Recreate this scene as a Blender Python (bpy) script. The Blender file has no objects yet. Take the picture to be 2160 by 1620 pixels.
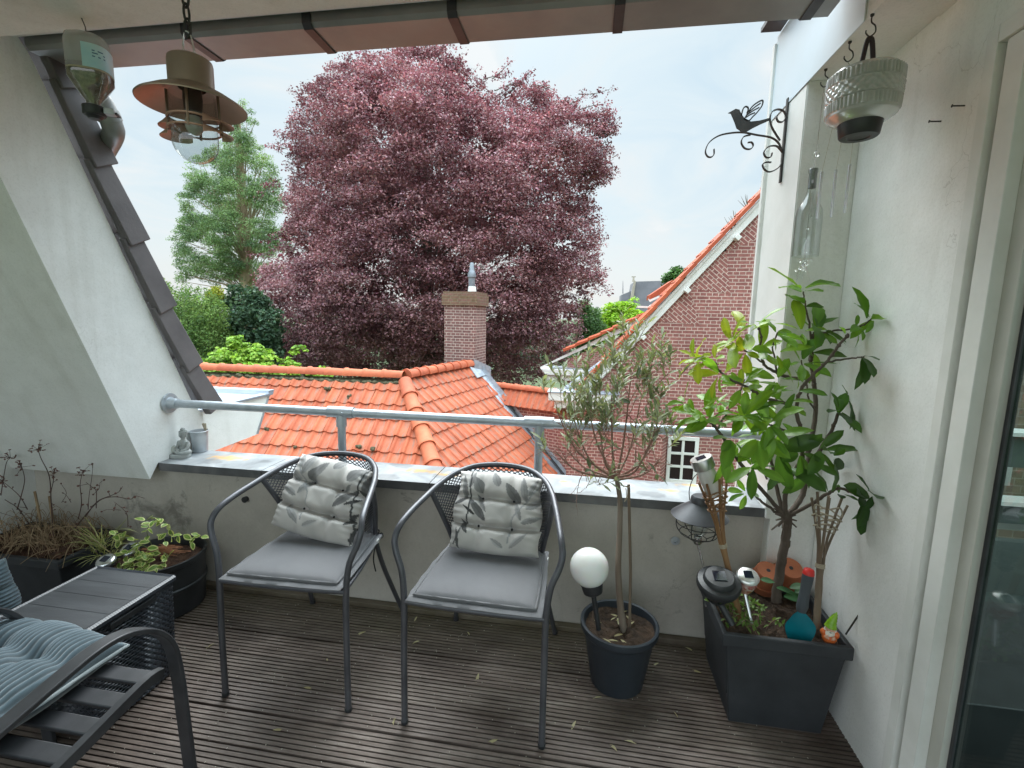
import bpy, math, random
import numpy as np
from mathutils import Vector, Matrix
random.seed(11)
rng = np.random.default_rng(11)
sc = bpy.context.scene
COL = sc.collection
PI = math.pi
A = lambda *a: np.array(a, float)

# ---------------------------------------------------------------- camera (deck level z=0, x right along the parapet, y outward)
FPX = 1007.5
PITCH, YAW, ROLL = 0.14206, 0.15578, 0.01835
CAMZ = 1.6
def _basis():
    cy, sy, cp, sp = math.cos(YAW), math.sin(YAW), math.cos(PITCH), math.sin(PITCH)
    f = A(-sy*cp, cy*cp, -sp); r = A(cy, sy, 0); u = np.cross(r, f)
    cr, sr = math.cos(ROLL), math.sin(ROLL)
    return cr*r+sr*u, -sr*r+cr*u, f
RT, UP, FW = _basis()
CAM = A(0, 0, CAMZ)
# survey helpers: where a sight line of the photograph meets a known plane of the place
def ray(x, y): return RT*(x-1080)/FPX+UP*(810-y)/FPX+FW
def onz(x, y, z): d = ray(x, y); return CAM+d*((z-CAMZ)/d[2])
def ony(x, y, Y): d = ray(x, y); return CAM+d*(Y/d[1])
def onx(x, y, X): d = ray(x, y); return CAM+d*(X/d[0])
def onp(x, y, p, n): d = ray(x, y); return CAM+d*(np.dot(np.array(p)-CAM, n)/np.dot(d, n))
def norm(v): v = np.asarray(v, float); return v/max(1e-9, np.linalg.norm(v))

cam = bpy.data.cameras.new("camera"); camo = bpy.data.objects.new("camera", cam); COL.objects.link(camo)
m = Matrix.Identity(4)
for i in range(3):
    m[i][0], m[i][1], m[i][2], m[i][3] = RT[i], UP[i], -FW[i], CAM[i]
camo.matrix_world = m
cam.sensor_width = 36; cam.lens = 36*FPX/2160; cam.clip_start = 0.02; cam.clip_end = 2000
sc.camera = camo

# ---------------------------------------------------------------- mesh builder
class MB:
    def __init__(s):
        s.v = []; s.f = []; s.uv = []; s.n = 0; s.c = []; s.mi = []
    def add(s, v, f, uv=None, col=None, mi=0):
        v = np.asarray(v, float).reshape(-1, 3)
        o = s.n; s.v.append(v); s.n += len(v)
        for k, q in enumerate(f):
            s.f.append([i+o for i in q]); s.mi.append(mi)
            s.uv.append(uv[k] if uv is not None else None)
        if col is None: s.c.append(np.ones((len(v), 3)))
        else:
            col = np.asarray(col, float)
            s.c.append(np.tile(col, (len(v), 1)) if col.ndim == 1 else col)
        return s
    def box(s, c, size, R=None, taper=1.0, col=None, mi=0):
        c = np.asarray(c, float); h = np.asarray(size, float)/2
        v = []
        for z in (-1, 1):
            k = taper if z > 0 else 1
            for x, y in ((-1, -1), (1, -1), (1, 1), (-1, 1)): v.append([x*h[0]*k, y*h[1]*k, z*h[2]])
        v = np.array(v)
        if R is not None: v = v@np.asarray(R).T
        return s.add(v+c, [[3, 2, 1, 0], [4, 5, 6, 7], [0, 1, 5, 4], [1, 2, 6, 5], [2, 3, 7, 6], [3, 0, 4, 7]], col=col, mi=mi)
    def bounds(s, lo, hi, col=None, mi=0):
        lo = np.array(lo, float); hi = np.array(hi, float)
        return s.box((lo+hi)/2, hi-lo, col=col, mi=mi)
    def tube(s, pts, r, n=8, closed=False, caps=True, col=None, flat=None, mi=0, up=None):
        P = np.asarray(pts, float); k = len(P)
        rr = np.full(k, r, float) if np.isscalar(r) else np.asarray(r, float)
        T = np.zeros_like(P)
        for i in range(k):
            a = P[(i+1) % k] if (closed or i < k-1) else P[i]; b = P[i-1] if (closed or i > 0) else P[i]
            T[i] = norm(a-b)
        ref = A(0, 0, 1) if abs(T[0][2]) < .9 else A(1, 0, 0)
        if up is not None: ref = np.asarray(up, float)
        N = norm(np.cross(np.cross(T[0], ref), T[0])); V = []
        for i in range(k):
            N = N-T[i]*np.dot(N, T[i]); N = norm(N); B = np.cross(T[i], N)
            for j in range(n):
                a = 2*PI*j/n+(PI/4 if n == 4 else 0)
                fx, fy = flat if flat else (1, 1)
                V.append(P[i]+rr[i]*(N*math.cos(a)*fx+B*math.sin(a)*fy))
        F = []
        for i in range(k if closed else k-1):
            i2 = (i+1) % k
            for j in range(n):
                j2 = (j+1) % n
                F.append([i*n+j, i*n+j2, i2*n+j2, i2*n+j])
        if caps and not closed:
            F.append(list(range(n))[::-1]); F.append([(k-1)*n+j for j in range(n)])
        return s.add(V, F, col=col, mi=mi)
    def lathe(s, prof, c=(0, 0, 0), n=32, R=None, col=None, capb=False, capt=False, a0=0, a1=2*PI, mi=0):
        full = abs(a1-a0-2*PI) < 1e-6; m_ = n if full else n+1
        V = []
        for r, z in prof:
            for j in range(m_):
                a = a0+(a1-a0)*j/n; V.append([r*math.cos(a), r*math.sin(a), z])
        V = np.array(V)
        if R is not None: V = V@np.asarray(R).T
        F = []
        for i in range(len(prof)-1):
            for j in range(n):
                j2 = (j+1) % m_ if full else j+1
                F.append([i*m_+j, i*m_+j2, (i+1)*m_+j2, (i+1)*m_+j])
        if capb: F.append(list(range(m_))[::-1])
        if capt: F.append([(len(prof)-1)*m_+j for j in range(m_)])
        return s.add(V+np.asarray(c, float), F, col=col, mi=mi)
    def ball(s, c, r, n=16, sc_=(1, 1, 1), R=None, col=None, mi=0):
        k = n//2
        prof = [(math.sin(PI*i/k), -math.cos(PI*i/k)) for i in range(k+1)]
        V = []
        for a, z in prof:
            for j in range(n): V.append([a*math.cos(2*PI*j/n), a*math.sin(2*PI*j/n), z])
        V = np.array(V)*r*np.asarray(sc_, float)
        if R is not None: V = V@np.asarray(R).T
        F = [[i*n+j, i*n+(j+1) % n, (i+1)*n+(j+1) % n, (i+1)*n+j] for i in range(k) for j in range(n)]
        return s.add(V+np.asarray(c, float), F, col=col, mi=mi)
    def grid(s, P, cu=False, cv=False, col=None, uv=None, flip=False, mi=0):
        P = np.asarray(P, float); nu, nv = P.shape[:2]; F = []; U = []
        for i in range(nu if cu else nu-1):
            for j in range(nv if cv else nv-1):
                q = [(i, j), ((i+1) % nu, j), ((i+1) % nu, (j+1) % nv), (i, (j+1) % nv)]
                if flip: q = q[::-1]
                F.append([a*nv+b for a, b in q])
                if uv is not None: U.append([uv[a][b] for a, b in q])
        if col is not None and np.asarray(col).ndim == 3: col = np.asarray(col).reshape(-1, 3)
        return s.add(P.reshape(-1, 3), F, uv=U if uv is not None else None, col=col, mi=mi)
    def prism(s, pts, off, col=None, uv=None, mi=0):
        P = np.asarray(pts, float); off = np.asarray(off, float); n = len(P)
        F = [list(range(n))[::-1], [n+i for i in range(n)]]
        U = None
        if uv is not None: U = [[uv[i] for i in range(n)][::-1], [uv[i] for i in range(n)]]
        for i in range(n):
            j = (i+1) % n; F.append([i, j, n+j, n+i])
            if U is not None: U.append([uv[i], uv[j], uv[j], uv[i]])
        return s.add(np.vstack([P, P+off]), F, uv=U, col=col, mi=mi)
    def uvbox(s, lo, hi, mi=0):
        x0, y0, z0 = lo; x1, y1, z1 = hi
        w, d = x1-x0, y1-y0
        v = [[x0, y0, z0], [x1, y0, z0], [x1, y1, z0], [x0, y1, z0], [x0, y0, z1], [x1, y0, z1], [x1, y1, z1], [x0, y1, z1]]
        f = [[3, 2, 1, 0], [4, 5, 6, 7], [0, 1, 5, 4], [1, 2, 6, 5], [2, 3, 7, 6], [3, 0, 4, 7]]
        def sd(a, b): return [(a, z0), (b, z0), (b, z1), (a, z1)]
        uv = [[(0, 0), (w, 0), (w, d), (0, d)], [(0, 0), (w, 0), (w, d), (0, d)], sd(0, w), sd(w, w+d), sd(w+d, 2*w+d), sd(2*w+d, 2*w+2*d)]
        return s.add(v, f, uv=uv, mi=mi)
    def xform(s, R, t):
        s.v = [v@np.asarray(R).T+np.asarray(t) for v in s.v]; return s
    def build(s, name, mats, parent=None, smooth=35, bev=0, seg=2, label=None):
        V = np.vstack(s.v) if s.v else np.zeros((0, 3))
        if parent is not None:
            p = parent; off = np.zeros(3)
            while p is not None: off += np.array(p.location); p = p.parent
            V = V-off
        me = bpy.data.meshes.new(name)
        lens = np.array([len(f) for f in s.f], np.int32)
        flat = np.array([i for f in s.f for i in f], np.int32)
        _fill(me, V, flat, lens)
        if any(u is not None for u in s.uv):
            ul = me.uv_layers.new(name="UVMap")
            buf = []
            for f, u in zip(s.f, s.uv):
                buf += list(np.asarray(u, float).ravel()) if u is not None else [0.0]*(2*len(f))
            ul.data.foreach_set("uv", np.array(buf, np.float32))
        C = np.vstack(s.c) if s.c else np.ones((0, 3))
        if len(C): _color(me, C)
        return _finish(me, name, mats, parent, smooth, bev, seg, s.mi, label)

def _fill(me, V, flat, lens):
    me.vertices.add(len(V)); me.vertices.foreach_set("co", np.asarray(V, np.float32).ravel())
    me.loops.add(len(flat)); me.loops.foreach_set("vertex_index", flat)
    me.polygons.add(len(lens))
    st = np.zeros(len(lens), np.int32); st[1:] = np.cumsum(lens)[:-1]
    me.polygons.foreach_set("loop_start", st)
    me.update(calc_edges=True); me.validate()
def _color(me, C):
    ca = me.color_attributes.new("Col", 'FLOAT_COLOR', 'POINT')
    ca.data.foreach_set("color", np.hstack([C, np.ones((len(C), 1))]).astype(np.float32).ravel())
def _finish(me, name, mats, parent, smooth, bev, seg, mi=None, label=None):
    if not isinstance(mats, (list, tuple)): mats = [mats]
    for mm in mats: me.materials.append(mm)
    if mi is not None and len(mats) > 1: me.polygons.foreach_set("material_index", np.array(mi, np.int32))
    me.polygons.foreach_set("use_smooth", np.full(len(me.polygons), bool(smooth)))
    if smooth:
        if smooth < 180: me.set_sharp_from_angle(angle=math.radians(smooth))
    o = bpy.data.objects.new(name, me); COL.objects.link(o)
    if parent is not None: o.parent = parent
    if bev:
        b = o.modifiers.new("bevel", 'BEVEL'); b.width = bev; b.segments = seg; b.limit_method = 'ANGLE'; b.angle_limit = math.radians(40)
        b.harden_normals = False
    if label: o["label"] = label
    return o
def raw(name, V, quads, mats, parent=None, col=None, smooth=0):
    """large leaf meshes: V (n,3), quads (m,4) as arrays"""
    V = np.asarray(V, float)
    if parent is not None:
        p = parent; off = np.zeros(3)
        while p is not None: off += np.array(p.location); p = p.parent
        V = V-off
    me = bpy.data.meshes.new(name)
    quads = np.asarray(quads, np.int32)
    _fill(me, V, quads.ravel(), np.full(len(quads), quads.shape[1], np.int32))
    if col is not None: _color(me, np.asarray(col))
    return _finish(me, name, mats, parent, smooth, 0, 0)

def tag(o, label, cat, group=None, kind=None):
    o["label"] = label; o["category"] = cat
    if group: o["group"] = group
    if kind: o["kind"] = kind
    return o
def thing(name, label, cat, loc=(0, 0, 0), group=None, rz=0):
    o = bpy.data.objects.new(name, None); COL.objects.link(o)
    o.empty_display_size = .05
    o.location = Vector([float(a) for a in loc]); o.rotation_euler.z = rz
    return tag(o, label, cat, group)
def structure(o, label=None):
    o["kind"] = "structure"
    if label: o["label"] = label
    return o
def dup(o, label=None, parent=None):
    c = o.copy(); COL.objects.link(c)
    if parent is not None: c.parent = parent
    if label: c["label"] = label
    for ch in list(o.children): dup(ch, None, c)
    return c
def rotz(a): c, s_ = math.cos(a), math.sin(a); return np.array([[c, -s_, 0], [s_, c, 0], [0, 0, 1]])
def rotx(a): c, s_ = math.cos(a), math.sin(a); return np.array([[1, 0, 0], [0, c, -s_], [0, s_, c]])
def roty(a): c, s_ = math.cos(a), math.sin(a); return np.array([[c, 0, s_], [0, 1, 0], [-s_, 0, c]])
def frame(z, x=None):
    """rotation whose third column is z"""
    z = norm(z)
    if x is None: x = A(1, 0, 0) if abs(z[0]) < .9 else A(0, 1, 0)
    x = norm(np.asarray(x, float)-z*np.dot(x, z)); y = np.cross(z, x)
    return np.stack([x, y, z], 1)
def spline(pts, n=8, closed=False):
    P = np.asarray(pts, float); k = len(P); out = []
    for i in range(k if closed else k-1):
        if closed: p0, p1, p2, p3 = P[(i-1) % k], P[i], P[(i+1) % k], P[(i+2) % k]
        else: p0, p1, p2, p3 = P[max(i-1, 0)], P[i], P[i+1], P[min(i+2, k-1)]
        for j in range(n):
            t = j/n
            out.append(.5*((2*p1)+(-p0+p2)*t+(2*p0-5*p1+4*p2-p3)*t*t+(-p0+3*p1-3*p2+p3)*t**3))
    if not closed: out.append(P[-1])
    return np.array(out)
def lin(a, b, n): return [np.asarray(a, float)+(np.asarray(b, float)-np.asarray(a, float))*i/(n-1) for i in range(n)]
def rv(sd=1.0): return rng.normal(0, sd, 3)
# ---------------------------------------------------------------- materials
def nodes_of(name):
    mt = bpy.data.materials.new(name); mt.use_nodes = True
    nt = mt.node_tree; b = nt.nodes["Principled BSDF"]
    return mt, nt, b
def N(nt, t, **kw):
    n = nt.nodes.new(t)
    for k, v in kw.items():
        if k in n.inputs: n.inputs[k].default_value = v
        else: setattr(n, k, v)
    return n
def ramp(nt, src, stops):
    r = nt.nodes.new("ShaderNodeValToRGB"); e = r.color_ramp.elements
    while len(e) < len(stops): e.new(.5)
    for x, (p, c) in zip(e, stops):
        x.position = p; x.color = (*c, 1) if len(c) == 3 else c
    nt.links.new(src, r.inputs[0]); return r.outputs[0]
def mixc(nt, fac, a, b, mode='MIX'):
    n = nt.nodes.new("ShaderNodeMix"); n.data_type = 'RGBA'; n.blend_type = mode
    for sock, v in ((0, fac), (6, a), (7, b)):
        if hasattr(v, "links") or hasattr(v, "is_linked"): nt.links.new(v, n.inputs[sock])
        else: n.inputs[sock].default_value = v if sock == 0 else ((*v, 1) if len(v) == 3 else v)
    return n.outputs[2]
def noise(nt, vec, scale, detail=4, rough=.55, dist=0):
    n = N(nt, "ShaderNodeTexNoise", Scale=scale, Detail=detail, Roughness=rough, Distortion=dist)
    if vec is not None: nt.links.new(vec, n.inputs["Vector"])
    return n.outputs["Fac"]
def coord(nt, kind="Object", scale=None):
    c = nt.nodes.new("ShaderNodeTexCoord").outputs[kind]
    if scale is not None:
        mp = nt.nodes.new("ShaderNodeMapping"); mp.inputs["Scale"].default_value = scale
        nt.links.new(c, mp.inputs[0]); return mp.outputs[0]
    return c
def bump(nt, b, h, strength=.3, dist=.01):
    n = N(nt, "ShaderNodeBump", Strength=strength, Distance=dist)
    nt.links.new(h, n.inputs["Height"]); nt.links.new(n.outputs[0], b.inputs["Normal"]); return n
def mat(name, c, rough=.6, metal=0.0, c2=None, ns=6, nscale=None, lo=.35, hi=.65, bs=None, bstr=.25, bd=.004, spec=None, rvar=0, vcol=False, coat=0, sheen=0):
    mt, nt, b = nodes_of(name)
    b.inputs["Roughness"].default_value = rough; b.inputs["Metallic"].default_value = metal
    if spec is not None: b.inputs["Specular IOR Level"].default_value = spec
    if coat: b.inputs["Coat Weight"].default_value = coat; b.inputs["Coat Roughness"].default_value = .15
    if sheen: b.inputs["Sheen Weight"].default_value = sheen
    out = None
    vec = coord(nt, "Object", nscale)
    if c2 is not None:
        f = noise(nt, vec, ns, 6, .6)
        out = ramp(nt, f, [(lo, c), (hi, c2)])
    if vcol:
        a = N(nt, "ShaderNodeVertexColor", layer_name="Col")
        out = mixc(nt, 1.0, a.outputs[0], out if out is not None else c, 'MULTIPLY')
    if out is not None: nt.links.new(out, b.inputs["Base Color"])
    else: b.inputs["Base Color"].default_value = (*c, 1)
    if bs: bump(nt, b, noise(nt, vec, bs, 5, .6), bstr, bd)
    if rvar:
        f = noise(nt, vec, 9, 4)
        mr = N(nt, "ShaderNodeMapRange"); mr.inputs[3].default_value = rough-rvar; mr.inputs[4].default_value = rough+rvar
        nt.links.new(f, mr.inputs[0]); nt.links.new(mr.outputs[0], b.inputs["Roughness"])
    return mt
def leafmat(name, trans=.35, rough=.45, tint=(1, 1, 1), tcol=(1.25, 1.2, .55), spec=.4):
    """leaf surface: colour of each leaf from its mesh, part of the light passes through"""
    mt, nt, b = nodes_of(name)
    a = N(nt, "ShaderNodeVertexColor", layer_name="Col").outputs[0]
    base = mixc(nt, 1.0, a, tint, 'MULTIPLY')
    nt.links.new(base, b.inputs["Base Color"]); b.inputs["Roughness"].default_value = rough
    b.inputs["Specular IOR Level"].default_value = spec
    t = N(nt, "ShaderNodeBsdfTranslucent")
    nt.links.new(mixc(nt, 1.0, base, tcol, 'MULTIPLY'), t.inputs[0])
    mx = N(nt, "ShaderNodeMixShader"); mx.inputs[0].default_value = trans
    nt.links.new(b.outputs[0], mx.inputs[1]); nt.links.new(t.outputs[0], mx.inputs[2])
    nt.links.new(mx.outputs[0], nt.nodes["Material Output"].inputs[0])
    return mt
def glassmat(name, color=(1, 1, 1), rough=0.0, ior=1.45, thin=False, alpha=.12):
    mt, nt, b = nodes_of(name)
    if not thin:
        b.inputs["Base Color"].default_value = (*color, 1); b.inputs["Transmission Weight"].default_value = 1
        b.inputs["Roughness"].default_value = rough; b.inputs["IOR"].default_value = ior
    else:
        tr = N(nt, "ShaderNodeBsdfTransparent"); tr.inputs[0].default_value = (*color, 1)
        gl = N(nt, "ShaderNodeBsdfGlossy"); gl.inputs["Roughness"].default_value = rough
        lw = N(nt, "ShaderNodeLayerWeight"); lw.inputs[0].default_value = .5
        p5 = N(nt, "ShaderNodeMath", operation='POWER'); p5.inputs[1].default_value = 4.0; nt.links.new(lw.outputs["Facing"], p5.inputs[0])
        fr = N(nt, "ShaderNodeMath", operation='MULTIPLY'); fr.inputs[1].default_value = .85; nt.links.new(p5.outputs[0], fr.inputs[0])
        mr = N(nt, "ShaderNodeMath", operation='ADD'); mr.inputs[1].default_value = alpha
        nt.links.new(fr.outputs[0], mr.inputs[0])
        mx = N(nt, "ShaderNodeMixShader"); nt.links.new(mr.outputs[0], mx.inputs[0])
        nt.links.new(tr.outputs[0], mx.inputs[1]); nt.links.new(gl.outputs[0], mx.inputs[2])
        nt.links.new(mx.outputs[0], nt.nodes["Material Output"].inputs[0])
    return mt
def brickmat(name, c1, c2, mortar, bw=.215, rh=.063, ms=.009):
    mt, nt, b = nodes_of(name)
    uv = nt.nodes.new("ShaderNodeTexCoord").outputs["UV"]
    wob = N(nt, "ShaderNodeTexNoise", Scale=2.5, Detail=3); nt.links.new(uv, wob.inputs["Vector"])
    sub = N(nt, "ShaderNodeVectorMath", operation='SUBTRACT'); nt.links.new(wob.outputs["Color"], sub.inputs[0]); sub.inputs[1].default_value = (.5, .5, .5)
    scl = N(nt, "ShaderNodeVectorMath", operation='SCALE'); scl.inputs["Scale"].default_value = .012; nt.links.new(sub.outputs[0], scl.inputs[0])
    ad = N(nt, "ShaderNodeVectorMath", operation='ADD'); nt.links.new(uv, ad.inputs[0]); nt.links.new(scl.outputs[0], ad.inputs[1])
    br = N(nt, "ShaderNodeTexBrick", Scale=1.0)
    br.offset = .5; br.squash = .5; br.squash_frequency = 2
    br.inputs["Brick Width"].default_value = bw; br.inputs["Row Height"].default_value = rh
    br.inputs["Mortar Size"].default_value = ms*.5; br.inputs["Mortar Smooth"].default_value = .2; br.inputs["Bias"].default_value = 0
    br.inputs["Color1"].default_value = (*c1, 1); br.inputs["Color2"].default_value = (*c2, 1); br.inputs["Mortar"].default_value = (*mortar, 1)
    nt.links.new(ad.outputs[0], br.inputs["Vector"])
    n1 = noise(nt, uv, 14, 6, .65); n2 = noise(nt, uv, .8, 4, .6)
    c = mixc(nt, .55, br.outputs["Color"], ramp(nt, n1, [(.3, (.45, .45, .45)), (.7, (1.25, 1.2, 1.15))]), 'MULTIPLY')
    c = mixc(nt, .6, c, ramp(nt, n2, [(.3, (.7, .68, .68)), (.7, (1.2, 1.2, 1.2))]), 'MULTIPLY')
    nt.links.new(c, b.inputs["Base Color"]); b.inputs["Roughness"].default_value = .9
    inv = N(nt, "ShaderNodeMath", operation='SUBTRACT'); inv.inputs[0].default_value = 1; nt.links.new(br.outputs["Fac"], inv.inputs[1])
    bump(nt, b, inv.outputs[0], .6, .006)
    return mt
def plaster(name, c, stain, bs=55, sl=.42, sh=.75, ss=1.3, grime=None):
    """painted render with irregular stains"""
    mt, nt, b = nodes_of(name)
    o = coord(nt)
    f1 = noise(nt, o, ss, 8, .62, .3); f2 = noise(nt, o, 9, 6, .6)
    col = ramp(nt, f1, [(sl, c), (sh, stain)])
    col = mixc(nt, .35, col, ramp(nt, f2, [(.35, (.86, .86, .85)), (.65, (1.05, 1.05, 1.05))]), 'MULTIPLY')
    if grime:
        f3 = noise(nt, o, 3.1, 9, .7, .8)
        msk = ramp(nt, f3, [(.60, (0, 0, 0)), (.68, (1, 1, 1))])
        col = mixc(nt, msk, col, grime)
    sv = coord(nt, "Object", (7, 7, .45))
    col = mixc(nt, .5, col, ramp(nt, noise(nt, sv, 1.0, 6, .6), [(.56, (1, 1, 1)), (.74, (.80, .79, .76))]), 'MULTIPLY')
    col = mixc(nt, .6, col, ramp(nt, noise(nt, o, 120, 3, .7), [(.28, (.84, .84, .83)), (.5, (1, 1, 1))]), 'MULTIPLY')
    vz = N(nt, "ShaderNodeTexVoronoi", Scale=1.15, feature='DISTANCE_TO_EDGE')
    wv = N(nt, "ShaderNodeVectorMath", operation='ADD'); nt.links.new(o, wv.inputs[0])
    nn_ = N(nt, "ShaderNodeTexNoise", Scale=3.5, Detail=5); nt.links.new(o, nn_.inputs["Vector"]); nt.links.new(nn_.outputs["Color"], wv.inputs[1]); nt.links.new(wv.outputs[0], vz.inputs["Vector"])
    ck = ramp(nt, vz.outputs["Distance"], [(.0, (.62, .61, .58)), (.0035, (1, 1, 1))])
    col = mixc(nt, ramp(nt, noise(nt, o, 1.4, 3), [(.52, (0, 0, 0)), (.62, (.55, .55, .55))]), col, mixc(nt, 1.0, col, ck, 'MULTIPLY'))
    nt.links.new(col, b.inputs["Base Color"]); b.inputs["Roughness"].default_value = .85
    b.inputs["Specular IOR Level"].default_value = .25
    mx = N(nt, "ShaderNodeMath", operation='ADD'); nt.links.new(noise(nt, o, bs, 4), mx.inputs[0]); nt.links.new(noise(nt, o, 7, 3), mx.inputs[1])
    bump(nt, b, mx.outputs[0], .22, .004)
    return mt

W_white = plaster("white render", (.86, .87, .86), (.76, .76, .735))
W_right = plaster("white wall paint", (.90, .895, .875), (.80, .79, .76), ss=.9)
W_ceil = plaster("ceiling board", (.88, .87, .84), (.76, .745, .71), ss=.7)
W_parapet = plaster("parapet render", (.58, .54, .485), (.43, .395, .35), ss=1.8, grime=(.27, .25, .22))
W_slope = plaster("sloping board paint", (.64, .645, .62), (.52, .52, .49), ss=.8)
M_trim = mat("white gloss paint", (.80, .80, .77), .35, c2=(.70, .70, .66), ns=4, bs=40, bstr=.05)
M_fascia = mat("pale blue fascia paint", (.66, .74, .80), .35, c2=(.62, .69, .73), ns=3)
M_galv = mat("galvanised steel", (.40, .44, .48), .42, .55, c2=(.52, .56, .60), ns=14, bs=120, bstr=.08, rvar=.08)
M_zinc = mat("zinc sheet", (.38, .44, .52), .4, .55, c2=(.50, .56, .63), ns=3, rvar=.1)
M_gutter = mat("dull zinc gutter", (.24, .25, .25), .45, .3, c2=(.33, .335, .33), ns=2.5, rvar=.08)
M_lead = mat("lead flashing", (.24, .27, .31), .5, .3, c2=(.42, .45, .49), ns=7, bs=20)
M_graytile = mat("grey brown verge tile", (.105, .095, .10), .6, c2=(.15, .135, .14), ns=5, bs=60, bstr=.25)
M_darkmetal = mat("dark grey powder coat", (.04, .041, .046), .42, .3, c2=(.065, .066, .072), ns=10, rvar=.05)
M_chair = mat("grey chair tube", (.075, .075, .085), .36, .35, c2=(.11, .11, .122), ns=8, rvar=.06)
M_black = mat("black plastic", (.018, .019, .021), .42, c2=(.032, .033, .036), ns=9, bs=80, bstr=.1)
M_blackmatt = mat("black matt iron", (.02, .02, .02), .55, .2, c2=(.05, .045, .04), ns=15)
M_planter = mat("anthracite planter plastic", (.022, .024, .028), .6, c2=(.036, .039, .044), ns=6, bs=90, bstr=.12)
M_pot = mat("dark blue grey pot plastic", (.022, .028, .036), .45, c2=(.035, .042, .052), ns=6, bs=90, bstr=.1)
M_soil = mat("potting soil", (.030, .018, .011), .95, c2=(.085, .05, .03), ns=28, bs=45, bstr=1, bd=.02)
M_seat = mat("grey seat fabric", (.115, .113, .12), .9, c2=(.145, .143, .15), ns=3, bs=260, bstr=.35, bd=.002, sheen=.2)
M_print = mat("printed cotton", (1, 1, 1), .85, vcol=True, bs=180, bstr=.25, bd=.002, sheen=.15)
M_darkcloth = mat("dark cushion backing", (.03, .028, .028), .9)
M_cord = mat("blue grey corduroy", (.075, .115, .14), .9, c2=(.13, .175, .205), ns=5, vcol=True, sheen=.4, bs=200, bstr=.2)
M_wicker = mat("charcoal rattan plastic", (.036, .040, .050), .38, c2=(.062, .067, .080), ns=12, bs=120, bstr=.15)
M_lid = mat("charcoal box lid", (.030, .032, .037), .6, c2=(.052, .055, .062), ns=3, nscale=(1, 8, 1), bs=70, bstr=.2)
M_copper = mat("aged copper", (.40, .30, .23), .38, .7, c2=(.27, .21, .165), ns=4, rvar=.08)
M_copperin = mat("copper underside", (.58, .36, .27), .5, .55, c2=(.42, .26, .19), ns=4)
M_chrome = mat("polished steel", (.65, .66, .67), .22, .95)
M_steel = mat("brushed steel", (.50, .49, .47), .3, .9, c2=(.36, .35, .34), ns=30, nscale=(1, 1, .05))
M_glass = glassmat("clear glass", (.96, .98, .98))
M_thin = glassmat("thin clear glass", (.84, .87, .86), .03, 1.5, True, .12)
M_pane = glassmat("door glass", (.60, .66, .63), .03, 1.5, True, .04)
M_frost = mat("frosted plastic jar", (.78, .77, .73), .35, spec=.5); M_frost.node_tree.nodes["Principled BSDF"].inputs["Transmission Weight"].default_value = .35
M_globe = mat("white opal globe", (.86, .86, .83), .22, spec=.5); M_globe.node_tree.nodes["Principled BSDF"].inputs["Subsurface Weight"].default_value = .25
M_stone = mat("grey cast stone", (.27, .285, .28), .8, c2=(.42, .44, .43), ns=22, bs=60, bstr=.3)
M_zincpot = mat("whitewashed zinc", (.44, .48, .52), .5, .4, c2=(.56, .59, .62), ns=6)
M_terra = mat("terracotta", (.42, .135, .06), .85, c2=(.33, .105, .05), ns=9, bs=80)
M_rust = mat("rusty inside", (.10, .05, .03), .9, c2=(.2, .1, .06), ns=9)
M_bamboo = mat("bamboo cane", (.30, .165, .075), .55, c2=(.19, .09, .04), ns=9, nscale=(1, 1, .2))
M_bambooold = mat("weathered bamboo", (.235, .175, .12), .7, c2=(.14, .10, .07), ns=14, nscale=(1, 1, .2))
M_string = mat("pale twine", (.42, .36, .27), .9)
M_bark = mat("shrub bark", (.075, .055, .042), .9, c2=(.13, .10, .08), ns=18, nscale=(1, 1, .3), bs=40, bstr=.6)
M_bark2 = mat("olive bark", (.16, .115, .085), .85, c2=(.24, .19, .15), ns=16, nscale=(1, 1, .25), bs=50, bstr=.4)
M_twig = mat("reddish twig", (.25, .135, .10), .8, c2=(.33, .20, .15), ns=30)
M_beechbark = mat("beech bark", (.10, .085, .07), .9, c2=(.17, .15, .125), ns=5, bs=12)
M_sequoia = mat("conifer bark", (.25, .185, .12), .95, c2=(.37, .29, .19), ns=3, nscale=(1, 1, .15), bs=8)
M_drystem = mat("dead stem", (.05, .03, .026), .8, c2=(.13, .07, .055), ns=20)
M_straw = mat("dry straw", (.34, .25, .15), .85, c2=(.22, .14, .08), ns=12)
M_solar = mat("solar cell", (.012, .016, .03), .12, .2, spec=.8)
M_white = mat("white plastic", (.78, .78, .75), .4)
M_teal = mat("teal tool steel", (.0, .19, .24), .4, c2=(.0, .15, .2), ns=8)
M_grip = mat("grey soft grip", (.055, .065, .075), .6)
M_red = mat("red plastic", (.62, .025, .02), .4)
M_orange = mat("orange glaze", (.72, .16, .04), .3)
M_lime = mat("lime green glaze", (.20, .42, .015), .25, c2=(.30, .50, .05), ns=18)
M_skin = mat("painted ceramic face", (.72, .42, .29), .3)
M_beard = mat("ceramic beard", (.80, .77, .68), .35)
M_label = mat("pale blue label", (.34, .62, .72), .4, c2=(.62, .76, .80), ns=7)
M_seed = mat("bird seed", (.11, .08, .05), .9, c2=(.30, .23, .15), ns=60, bs=60, bstr=1, bd=.01)
M_deck = None
M_leaf = leafmat("shrub leaf", .42, .32)
M_oleaf = leafmat("olive leaf", .25, .5)
M_vleaf = leafmat("vine leaf", .35, .45)
M_tree = leafmat("tree foliage", .30, .55, tcol=(1.15, 1.1, .7), spec=.2)
M_beechleaf = leafmat("purple beech foliage", .22, .5, tcol=(1.3, .8, .85), spec=.25)

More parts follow.
